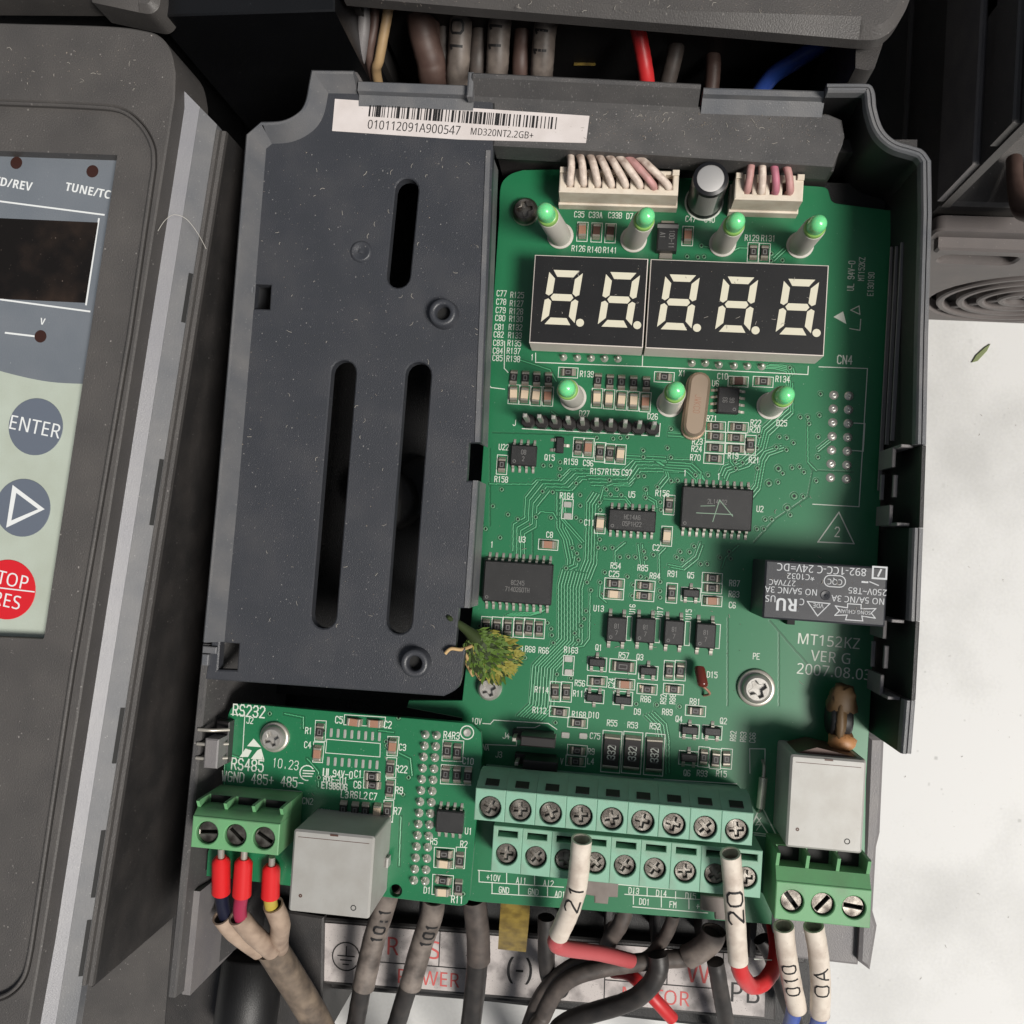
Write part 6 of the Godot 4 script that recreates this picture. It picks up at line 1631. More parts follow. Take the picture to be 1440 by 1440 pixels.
# ------------------------------------------------------------------ wires
func wire(called: String, label: String, path: Array, r: float, m: Material, group := "", parts := []) -> Node3D:
	# parts: [name, first point, points, radius, material, text, text place, text height]
	var t := thing(called, label, "wire", path[0], group)
	var s := Shape.new()
	if path[-1].z > 95:   # on down to the floor
		path = path + [path[-1] + Vector3(2, -38, 34), path[-1] + Vector3(4, -94 - path[-1].y, 56)]
	var line := Shape.smooth(path, 9)
	s.tube(uneven(line, r * 0.022), line.map(func(_q): return r * rng.randf_range(0.988, 1.01)), 16)
	put(s, "core", m, t)
	return t


func uneven(line: Array, by: float) -> Array:   # small kinks along a wire
	var k := Vector3.ZERO
	return line.map(func(p):
		k = k * 0.8 + Vector3(rng.randfn(), rng.randfn(), rng.randfn()) * by * 0.5
		return p + k)


func sleeve(t: Node3D, called: String, path: Array, r: float, m: Material, text := "", from := 0.0, high := 2.0, side := 0.0, ink := 0.32) -> void:
	var s := Shape.new()
	var line := Shape.smooth(path, 8)
	s.tube(line, line.map(func(_q): return r * rng.randf_range(0.975, 1.015)), 18, false)
	var inner := Shape.frames(line)
	for e in [0, line.size() - 1]:   # a wall of its own thickness at both ends
		for k in 18:
			var a := TAU * k / 18
			var b := TAU * (k + 1) / 18
			var f: Array = inner[e]
			var p: Vector3 = f[1] * cos(a) + f[2] * sin(a)
			var q: Vector3 = f[1] * cos(b) + f[2] * sin(b)
			var w: Vector3 = f[0] * (-1.0 if e == 0 else 1.0)
			s.quad(line[e] + p * r, line[e] + q * r, line[e] + q * (r - 0.35), line[e] + p * (r - 0.35), w)
			s.quad(line[e] + p * (r - 0.35), line[e] + q * (r - 0.35), line[e] + q * (r - 0.35) - w * 1.6, line[e] + p * (r - 0.35) - w * 1.6, -p)
	var o := put(s, called, m, t)
	if text:
		s = Shape.new()
		on_tube(s, text, line, r, from, high, ink, side)
		put(s, "print", mat.ink, o)


func ferrule(t: Node3D, from: Vector3, to: Vector3, m: Material) -> void:
	var s := Shape.new()
	var d := (to - from)
	var n := d.length()
	s.tube([from, from + d * 0.06, from + d * 0.12, from + d * 0.8, to], [0.9, 1.35, 1.62, 1.68, 1.72], 18)
	put(s, "ferrule", m, t)
	s = Shape.new()
	s.tube([from - d * 0.25, from + d * 0.02], 0.6, 10)
	put(s, "bare_tip", mat.lead, t)


func wires() -> void:
	# ribbons of thin wires in the two white sockets
	var kinds := ["white", "white", "white", "white", "white", "white", "pink", "white"]
	var feet := [Vector3(-10.3, 8, -65.62), Vector3(-7.88, 8, -65.78), Vector3(-5.39, 8, -65.76), Vector3(-2.93, 8, -65.61), Vector3(-0.45, 8, -65.65), Vector3(2.11, 8, -65.58), Vector3(4.58, 8, -65.43), Vector3(7.15, 8, -65.51)]
	var tops := [Vector3(-10.66, 8, -71.32), Vector3(-9.17, 8, -71.73), Vector3(-7.6, 8, -71.96), Vector3(-6.3, 8, -72.11), Vector3(-4.79, 8, -72.21), Vector3(-3.34, 8, -72.25), Vector3(-1.98, 8, -72.22), Vector3(-0.47, 8, -72.35)]
	for k in 8:
		var a: Vector3 = feet[k]
		var b: Vector3 = tops[k]
		var mid := a.lerp(b, 0.45) + Vector3(-(k - 3) * 0.1, 2.0, 0.1)
		wire("socket_wire", "%s thin dusty wire from the left in the wide eight-wire white socket" % ["first", "second", "third", "fourth", "fifth", "sixth", "seventh, pinkish", "eighth and last"][k], [a + Vector3(0, -2.2, 0), a + Vector3(0, 0.6, 0), mid, b, b + Vector3(0.2, -1.2, -1.6), b + Vector3(0, -6, -2.5)], 0.68, mat["wire_" + kinds[k]], "thin wires in the white sockets")
	feet = [Vector3(21.32, 8, -65.41), Vector3(23.74, 8, -65.18), Vector3(26.22, 8, -65.25), Vector3(28.7, 8, -65.32)]
	tops = [Vector3(21.59, 8, -72.09), Vector3(23.13, 8, -72.25), Vector3(24.75, 8, -72.29), Vector3(26.66, 8, -72.13)]
	for k in 4:
		var a: Vector3 = feet[k]
		var b: Vector3 = tops[k]
		var mid := a.lerp(b, 0.45) + Vector3(0, 2.0, 0.1)
		wire("socket_wire", "%s in the narrow four-wire white socket" % ["first dusty pinkish wire from the left", "whitest wire, second from the left,", "pinkest wire, third from the left,", "last dusty wire on the right"][k], [a + Vector3(0, -2.2, 0), a + Vector3(0, 0.6, 0), mid, b, b + Vector3(0, -1.2, -1.6), b + Vector3(0, -6, -2.5)], 0.68, mat[["wire_pink", "wire_white", "wire_magenta", "wire_pink"][k]], "thin wires in the white sockets")
	# numbered wires in the main terminals
	var t := wire("marked_wire", "red wire with white sleeve marked 21 leaving the terminal rows", [Vector3(-0.89, 14.2, 53.63), Vector3(-1.07, 13.6, 56.73), Vector3(-1.3, 13, 59.13), Vector3(-2.19, 11, 63.46), Vector3(-3.75, 7.5, 68.79), Vector3(-4.32, 6, 70.83), Vector3(-2.78, 4, 72.49), Vector3(4.23, -5, 76.5), Vector3(10.65, -14, 81.09)], 1.45, mat.faded_red, "wires with white marker sleeves")
	sleeve(t, "marker_sleeve", [Vector3(-0.76, 15.8, 49.29), Vector3(-0.91, 14, 55.25), Vector3(-1.19, 13, 58.87), Vector3(-2.19, 11, 63.46), Vector3(-3.75, 7.5, 68.79)], 1.78, mat.sleeve, "21", 10.6, 2.55, 0.05, 0.36)
	t = wire("marked_wire", "red wire with white sleeve marked 20 curling back beneath the board", [Vector3(24.68, 14.4, 53.21), Vector3(25.51, 13.2, 58.87), Vector3(26.44, 11.5, 64.78), Vector3(27.13, 10, 69.16), Vector3(28.31, 8, 72.32), Vector3(30.89, 2, 76.43), Vector3(33.34, 0, 76.55), Vector3(35.65, -3, 74.8), Vector3(36.92, -8, 72.83), Vector3(37.33, -14, 71.12)], 1.45, mat.red_wire, "wires with white marker sleeves")
	sleeve(t, "marker_sleeve", [Vector3(23.89, 16, 49.24), Vector3(24.68, 14.4, 53.21), Vector3(25.51, 13.2, 58.87), Vector3(27.13, 10, 69.16)], 1.72, mat.sleeve, "20", 9.6, 2.7, 0.0, 0.4)
	t = wire("marked_wire", "blue wire with white sleeve marked 010 in the green block at lower right", [Vector3(35.46, 7.4, 66.7), Vector3(36.55, 6, 70.83), Vector3(38.53, 2.8, 77.97), Vector3(39.68, -6, 86.76), Vector3(39.4, -10, 92.08)], 1.4, mat.blue_wire, "wires with white marker sleeves")
	sleeve(t, "marker_sleeve", [Vector3(34.58, 9, 62.76), Vector3(35.73, 7, 68.05), Vector3(37.52, 4.5, 74.46), Vector3(39.14, 2, 79.52)], 1.75, mat.sleeve, "010", 10.3, 2.4, 0.1, 0.3)
	t = wire("marked_wire", "wire with white sleeve marked 0A beside the 010 sleeve", [Vector3(40.7, 7.5, 66.35), Vector3(41.51, 6.4, 70.13), Vector3(42.73, 3.4, 78.46), Vector3(43.81, -2, 83.69), Vector3(44.18, -8, 90.51)], 1.4, mat.blue_wire, "wires with white marker sleeves")
	sleeve(t, "marker_sleeve", [Vector3(39.56, 9, 62.24), Vector3(40.87, 7.4, 66.74), Vector3(42.09, 5.5, 72.9), Vector3(42.88, 3, 79.63)], 1.75, mat.sleeve, "0A", 10.6, 2.5, 0.1, 0.3)
	# power wires under the card
	t = wire("power_wire", "black power wire with dirty grey sleeve leaving beside the metal socket", [Vector3(-38.83, -12, 71.14), Vector3(-39.86, -14, 75.51), Vector3(-42.25, -16, 83.99), Vector3(-44.12, -18, 94.15), Vector3(-46.3, -24, 104.57), Vector3(-48.49, -30, 113.88)], 1.95, mat.wire_black, "power wires")
	sleeve(t, "marker_sleeve", [Vector3(-38.39, -11, 70.04), Vector3(-39.54, -13, 74.69), Vector3(-41.76, -15, 83.24), Vector3(-43.62, -17, 93.36)], 2.3, mat.grey_sleeve, "10:1", 8.6, 2.2, -0.35, 0.45)
	t = wire("power_wire", "black power wire with dirty grey sleeve below the card's pin rows", [Vector3(-29.48, -12, 72.32), Vector3(-30.12, -14, 76.66), Vector3(-32.08, -16, 83.35), Vector3(-34.37, -18, 92.36), Vector3(-37.43, -24, 103.57), Vector3(-39.67, -30, 112.86)], 1.95, mat.wire_black, "power wires")
	sleeve(t, "marker_sleeve", [Vector3(-29.35, -11, 71.52), Vector3(-29.84, -13, 75.97), Vector3(-31.68, -15, 82.19), Vector3(-33.89, -17, 92.01)], 2.3, mat.grey_sleeve, "101", 8.0, 2.2, -0.35, 0.45)
	t = wire("power_wire", "black power wire with a dark sleeve left of the yellow tape", [Vector3(-21.21, -12, 71.49), Vector3(-20.45, -15, 80.3), Vector3(-20.57, -18, 88.71), Vector3(-21.71, -24, 101.79), Vector3(-22.87, -30, 110.92)], 2.15, mat.wire_black, "power wires")
	sleeve(t, "dark_sleeve", [Vector3(-21.41, -11, 70.73), Vector3(-20.44, -14, 78.49), Vector3(-20.17, -16.5, 85.16)], 2.4, mat.wire_grey)
	# loose wires in front of the printed strip
	t = wire("grey_wire", "thick grey wire with a beige end sleeve lying across the printed strip", [Vector3(25.47, -12, 73.21), Vector3(24.4, -13, 76.46), Vector3(21.35, -14, 79.12), Vector3(15.47, -14, 80.3), Vector3(7.64, -14, 82.25), Vector3(0.35, -14, 84.7), Vector3(-3.7, -15, 88.38), Vector3(-6.28, -17, 94.52), Vector3(-8.13, -20, 102.62)], 1.75, mat.wire_grey, "loose wires over the printed strip")
	sleeve(t, "end_sleeve", [Vector3(25.64, -11.5, 72.45), Vector3(25.28, -12, 74.59), Vector3(23.35, -13, 77.12), Vector3(21.06, -13.8, 79.07)], 2.35, mat.grey_sleeve)
	wire("grey_wire", "grey wire curving close below the thick grey one at the bottom edge", [Vector3(6.51, -20, 76.62), Vector3(4.78, -17, 81.3), Vector3(-1.84, -16, 84.68), Vector3(-6.55, -17, 90.3), Vector3(-9.14, -20, 98.43), Vector3(-10.32, -22, 105.34)], 1.6, mat.wire_grey, "loose wires over the printed strip")
	wire("dark_wire", "thick black wire rising to a cut end over the printed strip", [Vector3(15.25, -12, 78.38), Vector3(15.55, -12, 81.09), Vector3(13.92, -13, 85.28), Vector3(9.8, -15, 89.69), Vector3(-1.21, -20, 96.96), Vector3(-3.86, -24, 104.17)], 1.95, mat.wire_black, "loose wires over the printed strip")
	wire("dark_wire", "short black wire hanging between the W and PB prints", [Vector3(26.33, -12, 78.57), Vector3(27.19, -13, 82.05), Vector3(28.72, -16, 88.06), Vector3(30.43, -20, 94.67), Vector3(31.75, -24, 101.51)], 1.65, mat.wire_black, "loose wires over the printed strip")
	wire("dark_wire", "black wire dropping behind the sleeve marked 21", [Vector3(-6.97, -14, 74.28), Vector3(-6.63, -16, 81.38), Vector3(-5.79, -19, 88.26), Vector3(-3.1, -23, 92.21)], 1.7, mat.wire_black, "loose wires over the printed strip")
	wire("dark_wire", "dark wire climbing to a terminal below the DO1 print", [Vector3(8.43, -10, 69.15), Vector3(7.59, -11, 73.03), Vector3(5.66, -13, 77.46), Vector3(4.6, -17, 83.01)], 1.6, mat.wire_grey, "loose wires over the printed strip")
	wire("dark_wire", "thin dark wire slanting under the FM print", [Vector3(17.92, -12, 70.29), Vector3(16.95, -14, 74.88), Vector3(14.64, -17, 80.25), Vector3(12.4, -20, 83.45)], 1.3, mat.wire_grey, "loose wires over the printed strip")
	wire("red_wire", "thin faded red wire passing under the grey wires to the lower edge", [Vector3(7.16, -22, 86.88), Vector3(10.42, -20, 86.23), Vector3(13.36, -19, 88.03), Vector3(16.38, -19, 90.82), Vector3(19.58, -21, 94.54)], 1.35, mat.red_wire, "loose wires over the printed strip")
	wire("dark_wire", "dark wire passing behind the sleeves 010 and 0A", [Vector3(35.23, -15, 74.48), Vector3(37.65, -16, 78.09), Vector3(40.45, -18, 84.91), Vector3(44.45, -22, 93.36)], 1.6, mat.wire_black, "loose wires over the printed strip")
	# control cable at the lower left: three cores with red ferrules
	t = thing("control_cable", "grey-brown control cable whose three cores end in red ferrules", "cable", Vector3(-58.47, -10, 86.49))
	var s := Shape.new()
	s.tube(Shape.smooth([Vector3(-60.3, -6, 82.24), Vector3(-58.34, -10, 88.16), Vector3(-55.18, -16, 97.35), Vector3(-52.54, -20, 104.79), Vector3(-49.5, -24, 113.88), Vector3(-49.38, -60, 143.42), Vector3(-50.43, -105, 165.18)], 8), 3.05, 20)
	put(s, "jacket", mat.jacket, t)
	var cores := [[Vector3(-65.01, 11, 59.99), Vector3(-65.68, 8, 67.32), Vector3(-65.83, 5, 72.45), mat.navy, [Vector3(-66.34, 5, 72.9), Vector3(-64.77, 2, 76.79), Vector3(-61.38, -3, 81.94)]], [Vector3(-60.78, 11, 59.83), Vector3(-61.4, 9, 67.05), Vector3(-62.11, 7, 71.58), mat.magenta, [Vector3(-62.68, 6.5, 71.96), Vector3(-60.97, 3, 76.27), Vector3(-58.98, -3, 81.69)]], [Vector3(-56.26, 9, 61.18), Vector3(-56.76, 7, 67.56), Vector3(-57, 5, 70.25), mat.yellow_green, [Vector3(-56.76, 5, 69.83), Vector3(-56.11, 2, 74.31), Vector3(-57.44, -2, 78.68), Vector3(-58.56, -6, 82.33)]]]
	for c in cores:
		s = Shape.new()
		s.tube(Shape.smooth([c[1], c[2], c[4][1], c[4][-1]]), 1.25, 12)
		put(s, "core", c[3], t)
		ferrule(t, c[0], c[1], mat.red)
		sleeve(t, "core_sleeve", c[4], 1.9, mat.sleeve_dirty)
	# wires in the upper drive's opening
	for q in [
		["thin_wire", "dull grey thin wire, leftmost in the upper opening", [Vector3(-60.77, -8, -109.6), Vector3(-58.32, -8, -104.44), Vector3(-55.87, -9, -99.84), Vector3(-55.94, -12, -98.43)], 1.3, "wire_grey"],
		["thin_wire", "pale grey thin wire, second in the upper opening", [Vector3(-56.78, -8, -109.93), Vector3(-54.5, -8, -104.93), Vector3(-53.29, -8, -100.52), Vector3(-54.76, -12, -94.69), Vector3(-56.55, -16, -92.82)], 1.25, "grey"],
		["thin_wire", "brown thin wire between the grey and the beige wires", [Vector3(-53.81, -9, -110.54), Vector3(-51.93, -9, -105.08), Vector3(-51.69, -10, -100.43), Vector3(-53.15, -14, -94.96)], 0.95, "wire_brown"],
		["thin_wire", "beige thin wire right of the brown one in the upper opening", [Vector3(-49.27, -8, -110.29), Vector3(-48.62, -8, -105.29), Vector3(-48.65, -8, -101.61), Vector3(-50.71, -12, -94.76), Vector3(-52.1, -16, -92.91)], 1.0, "wire_beige"],
		["lug_wire", "two brownish sleeved wires joined in one dark lug", [Vector3(-44.17, -14, -113.87), Vector3(-44.07, -14, -107.96), Vector3(-42.91, -15, -101.7), Vector3(-41.62, -18, -97.15), Vector3(-41.51, -22, -94.43)], 3.0, "wire_brown"],
		["dark_wire", "dusty brown wire between the joined pair and the marked sleeves", [Vector3(-39.11, -16, -114.49), Vector3(-39.09, -17, -107.4), Vector3(-39.37, -19, -102.31), Vector3(-39.43, -22, -96.03)], 1.7, "wire_grey"],
		["dark_wire", "dusty grey wire left of the middle marked sleeve", [Vector3(-31.11, -17, -115.15), Vector3(-31.67, -18, -108.05), Vector3(-32.02, -19, -102.43), Vector3(-32.3, -22, -96.17)], 1.8, "wire_grey"],
		["dark_wire", "dusty brown wire left of the right marked sleeve", [Vector3(-21.77, -17, -115.23), Vector3(-22.89, -18, -108.16), Vector3(-23.21, -19, -102.57), Vector3(-23.36, -22, -96.35)], 1.8, "wire_brown"],
		["lug_wire", "brown sleeved wire close to the joined pair", [Vector3(-41.78, -15, -113.87), Vector3(-42.02, -15, -106.27), Vector3(-42.08, -17, -102), Vector3(-42.24, -20, -96.57)], 2.3, "wire_brown"]]:
		wire(q[0], q[1], lifted(q[2]), q[3], mat[q[4]], "wires in the upper drive's opening")
	for q in [
		["grey sleeve marked with two strokes, first of three in the upper opening", [Vector3(-35.81, -14, -114.85), Vector3(-35.41, -14, -108.82), Vector3(-35.33, -15, -103.33), Vector3(-35.81, -18, -97.25), Vector3(-36.53, -22, -94.53)], "10"],
		["pale sleeve with black marks, middle of three in the upper opening", [Vector3(-25.98, -14, -114.94), Vector3(-26.17, -14, -108.93), Vector3(-27.4, -15, -103.44), Vector3(-27.77, -18, -97.4), Vector3(-28.18, -22, -94.7)], "11"],
		["pale dusty sleeve with black marks, right of three in the upper opening", [Vector3(-16.48, -14, -114.27), Vector3(-16.98, -14, -108.29), Vector3(-18.16, -15, -102.83), Vector3(-18.59, -18, -97.56), Vector3(-18.82, -22, -94.89)], "11"]]:
		t = thing("sleeved_wire", q[0], "wire", q[1][0], "wires in the upper drive's opening")
		sleeve(t, "marker_sleeve", lifted(q[1]), 2.3, mat.grey_sleeve, q[2], 14.0, 2.6, 0.2, 0.5)
	wire("red_wire", "bright red wire in the upper drive's opening", [Vector3(-0.49, -6, -104.01), Vector3(0.74, -7, -100.3), Vector3(2.27, -10, -95.43), Vector3(3.21, -14, -92.3)], 1.55, mat.red_wire, "wires in the upper drive's opening")
	wire("blue_wire", "blue wire slanting up to the right in the upper opening", [Vector3(24.15, -18, -92.39), Vector3(27.53, -14, -96.71), Vector3(31.58, -10, -98.07), Vector3(35.79, -8, -100.35), Vector3(40.51, -12, -105.7)], 1.7, mat.blue_wire, "wires in the upper drive's opening")
	wire("dark_wire", "dusty dark wire right of the red one in the upper opening", [Vector3(8.62, -16, -107.48), Vector3(8, -17, -102.03), Vector3(7.01, -20, -97.5)], 1.75, mat.wire_grey, "wires in the upper drive's opening")
	wire("dark_wire", "small brown wire end left of the blue wire", [Vector3(15.59, -20, -106.73), Vector3(16.3, -20, -102.2), Vector3(16.37, -22, -97.13)], 1.6, mat.wire_brown, "wires in the upper drive's opening")


func lifted(path: Array) -> Array:
	return path.map(func(p): return p + Vector3(0, 7, 0)) + [path[-1] + Vector3(0, -8, 5)]


func odds() -> void:
	pan_screw("black_screw", "blackened cross-head screw beside the leftmost top lamp", Vector3(-18.89, 0, -62.63), 2.5, 2.55, mat.screw_metal)
	pan_screw("board_screw", "silver cross-head screw half hidden below the dried bud", Vector3(-19.71, 0, 27.62), 2.25, 2.3, mat.steel)
	pan_screw("earth_screw", "large silver screw with washer under the PE print", Vector3(29.09, 0, 23.73), 2.75, 3.4, mat.steel)
	pan_screw("card_screw", "silver screw with washer at the card's RS232 corner", Vector3(-57.99, 7, 38.66), 2.3, 2.75, mat.steel)
	# strip of yellowed tape below the terminals
	for q in [["yellowed sticky tape strip hanging below the GND prints", [Vector3(-12.63, -4, 67.33), Vector3(-12.64, -5, 70.78), Vector3(-12.89, -8, 75.34), Vector3(-13.28, -13, 80.99)], 5.6], ["dim yellowed tape strip inside the upper drive's opening", [Vector3(-10.31, -20, -112.49), Vector3(-10.37, -20, -108.65), Vector3(-10.53, -22, -105.87), Vector3(-10.73, -24, -103.48)], 4.6]]:
		var p: Array = Shape.smooth(q[1], 4)
		var t := thing("tape_strip", q[0], "tape", p[0], "yellowed tape strips")
		var s := Shape.new()
		for i in p.size() - 1:
			var w := Vector3(q[2] / 2, 0, 0)
			var d: Vector3 = (p[i + 1] - p[i]).normalized()
			var up := Vector3(1, 0, 0).cross(d)
			if up.y < 0:
				up = -up
			for sg in [1.0, -1.0]:
				s.quad(p[i] - w + up * 0.12 * sg, p[i + 1] - w + up * 0.12 * sg, p[i + 1] + w + up * 0.12 * sg, p[i] + w + up * 0.12 * sg, up * sg)
			for sg in [1.0, -1.0]:
				s.quad(p[i] + w * sg + up * 0.12, p[i + 1] + w * sg + up * 0.12, p[i + 1] + w * sg - up * 0.12, p[i] + w * sg - up * 0.12, Vector3(sg, 0, 0))
		put(s, "tape", mat.tape, t)
	# dried flower bud on the board's left edge
	var b := thing("dried_bud", "dried green and yellow flower bud lying on the board's left edge", "plant debris", Vector3(-19.6, 2, 21.98))
	var s1 := Shape.new()
	s1.tube(Shape.smooth([Vector3(-26.64, 12.5, 13.94), Vector3(-24.34, 9, 15.83), Vector3(-22.49, 6, 17.77), Vector3(-20.74, 4, 19.99)]), [0.3, 0.45, 0.55, 0.6, 0.7, 0.75, 0.8, 0.85, 0.9, 1.0, 1.1, 1.2, 1.2, 1.2, 1.2, 1.2, 1.2, 1.2, 1.2], 8)
	put(s1, "stem", mat.bud_dark, b)
	var shades := ["bud_green", "bud_yellow", "bud_dark"]
	var heaps := {"bud_green": Shape.new(), "bud_yellow": Shape.new(), "bud_dark": Shape.new()}
	var r := RandomNumberGenerator.new()
	r.seed = 21
	var axis := (Vector3(-14.5, 1.5, 23.82) - Vector3(-23.83, 8, 16.48)).normalized()   # from the stem to the ragged tip
	var wide := axis.cross(Vector3.UP).normalized()
	for k in 900:
		var u := r.randf()   # 0 at the stem, 1 at the tip
		var spread := 0.6 + 3.2 * sin(PI * clampf(0.12 + u * 0.72, 0, 1))
		var d := r.randf_range(-1, 1)
		var p := Vector3(-23.41, 6, 17.84).lerp(Vector3(-16.33, 2.2, 23.56), u) + wide * d * spread + Vector3(0, (1.0 - d * d) * spread * 0.42 * r.randf_range(0.3, 1.0), 0)
		var out := (axis + wide * (d * 0.75 + r.randfn() * 0.3) + Vector3(0, r.randf_range(-0.1, 0.45), 0)).normalized()
		var side := out.cross(Vector3(r.randfn() * 0.5, 1, r.randfn() * 0.5)).normalized()
		var n := r.randf_range(1.0, 2.5)
		var w := r.randf_range(0.2, 0.48)
		var shade: String = "bud_yellow" if r.randf() < (0.55 if u > 0.72 or d < -0.75 else 0.07) else "bud_dark" if r.randf() < 0.36 else "bud_green"
		var sh: Shape = heaps[shade]
		var mid := p + out * n * 0.5 + Vector3(0, 0.15, 0)
		var tip := p + out * n + Vector3(r.randfn() * 0.12, -0.25, r.randfn() * 0.12)
		sh.face(p - side * w * 0.4, mid - side * w, mid + side * w)
		sh.face(p - side * w * 0.4, mid + side * w, p + side * w * 0.4)
		sh.face(mid - side * w, tip, mid + side * w)
	for k in shades:
		var o := put(heaps[k], "petals", mat[k], b)
		o.set_meta("kind", "stuff")
	s1 = Shape.new()
	for q in [[Vector3(-26.56, 13, 20.37), Vector3(-25.61, 12.8, 19.44), Vector3(-23.94, 12, 19.54), Vector3(-22.59, 9, 19.15)], [Vector3(-24.34, 4, 22.11), Vector3(-23.77, 3, 23.42), Vector3(-22.9, 1.5, 25.41)], [Vector3(-22.1, 3, 22.67), Vector3(-22.25, 2, 24.67), Vector3(-20.99, 1, 26.58)], [Vector3(-24.09, 11, 19.51), Vector3(-23.66, 7, 21.11), Vector3(-23.52, 4, 22.66)]]:
		s1.tube(Shape.smooth(q), 0.34, 6)
	put(s1, "dry_bract", mat.straw, b)
	# a leaf chip on the floor and crumbs
	var lf := thing("leaf_chip", "tiny green leaf scrap on the pale floor at the right", "plant debris", Vector3(105.3, -110, -63.66))
	s1 = Shape.new()
	s1.prism([Vector2(103.04, -60.83), Vector2(104.13, -62.98), Vector2(106.41, -65.38), Vector2(107.95, -66.5), Vector2(107.05, -64.37), Vector2(104.61, -61.33)], -109.9, -109.4, 0.1)
	put(s1, "leaf", mat.leaf_pale, lf)
	# a stray hair and rust on the keypad drive's edge
	var hair := thing("stray_hair", "fine pale hair curling over the closed drive's silver band", "hair", Vector3(-77.71, 23, -51.31))
	s1 = Shape.new()
	s1.tube(Shape.smooth([Vector3(-80.47, 21.8, -49.76), Vector3(-79.28, 21.9, -51.64), Vector3(-78.18, 20.9, -53.02), Vector3(-76.55, 19.6, -52.77), Vector3(-74.93, 18.2, -50.76), Vector3(-73.87, 16.6, -48.5)]), 0.05, 6)
	put(s1, "strand", mat.standoff, hair)
	dust()


func dust() -> void:
	# lint and grit lying on everything that faces up
	var r := RandomNumberGenerator.new()
	r.seed = 99
	var t := thing("dust", "pale lint and grit scattered over the plate, shelf, boards and covers", "dust", Vector3(-40, 12, -20))
	t.set_meta("kind", "stuff")
	var lint := Shape.new()
	var grit := Shape.new()
	var wells := [Shape.slot(xz(Vector3(-39.36, 12, -61.91)), xz(Vector3(-39.82, 12, -46.24)), 2.6), Shape.slot(xz(Vector3(-48.6, 12, -28.33)), xz(Vector3(-49.07, 12, 15.44)), 2.8), Shape.slot(xz(Vector3(-34.96, 12, -28.6)), xz(Vector3(-35.36, 12, 15.33)), 2.8)]
	for field in [[Vector3(-66.42, 12, -69.95), Vector3(-24.85, 12, 21.68), 70, 240], [Vector3(-23.86, 12, -77.46), Vector3(33.55, 12, -71.8), 26, 380], [Vector3(-14.73, 8, -50.69), Vector3(33.8, 8, -38.57), 16, 40], [Vector3(28.29, 14, 1.75), Vector3(46.15, 14, 8.86), 6, 30], [Vector3(-21.13, 0, -16.12), Vector3(46.56, 0, 26.57), 26, 90], [Vector3(-65.93, 7, 35.93), Vector3(-20.26, 7, 62.63), 14, 50], [Vector3(-115.01, 22, -82.47), Vector3(-85.18, 22, -74.05), 14, 60], [Vector3(-47.58, 16, -95.66), Vector3(40.9, 16, -92.56), 16, 120], [Vector3(81.35, -110, -68.25), Vector3(124.25, -110, 119.24), 14, 60]]:
		var a: Vector3 = field[0]
		var b: Vector3 = field[1]
		for k in int(field[2]) + int(field[3]):
			var p := Vector3(lerpf(a.x, b.x, r.randf()), a.y + 0.02, lerpf(a.z, b.z, r.randf()))
			if wells.any(func(w): return Geometry2D.is_point_in_polygon(xz(p), PackedVector2Array(w))):
				continue
			if k < field[2]:
				var d := Vector3.RIGHT.rotated(Vector3.UP, r.randf() * TAU) * r.randf_range(0.15, 0.5)
				var bow := d.rotated(Vector3.UP, PI / 2) * r.randf_range(-0.7, 0.7)
				lint.tube(Shape.smooth([p - d, p + bow + Vector3(0, 0.1, 0), p + d], 3), 0.035 + r.randf() * 0.025, 4)
			else:
				var w := r.randf_range(0.05, 0.12) * (1.7 if r.randf() < 0.06 else 1.0)
				var q := [Vector3(w, 0, 0), Vector3(-w * 0.6, 0, w * 0.8), Vector3(-w * 0.5, 0, -w), Vector3(0, w * 1.1, 0)]
				for f in [[0, 1, 3], [1, 2, 3], [2, 0, 3]]:
					var turn := r.randf() * 0.3
					grit.face(p + q[f[0]].rotated(Vector3.UP, turn), p + q[f[1]].rotated(Vector3.UP, turn), p + q[f[2]].rotated(Vector3.UP, turn), Vector3(q[f[0]] + q[f[1]] + q[f[2]]) + Vector3(0, 0.01, 0))
	for k in [["lint", lint, "lint"], ["grit", grit, "grit"]]:
		var o := put(k[1], k[0], mat[k[2]], t)
		o.set_meta("kind", "stuff")


# ------------------------------------------------------------------ the drives around it
func neighbours() -> void:
	keypad_drive()
	upper_drives()
	fan_drive()


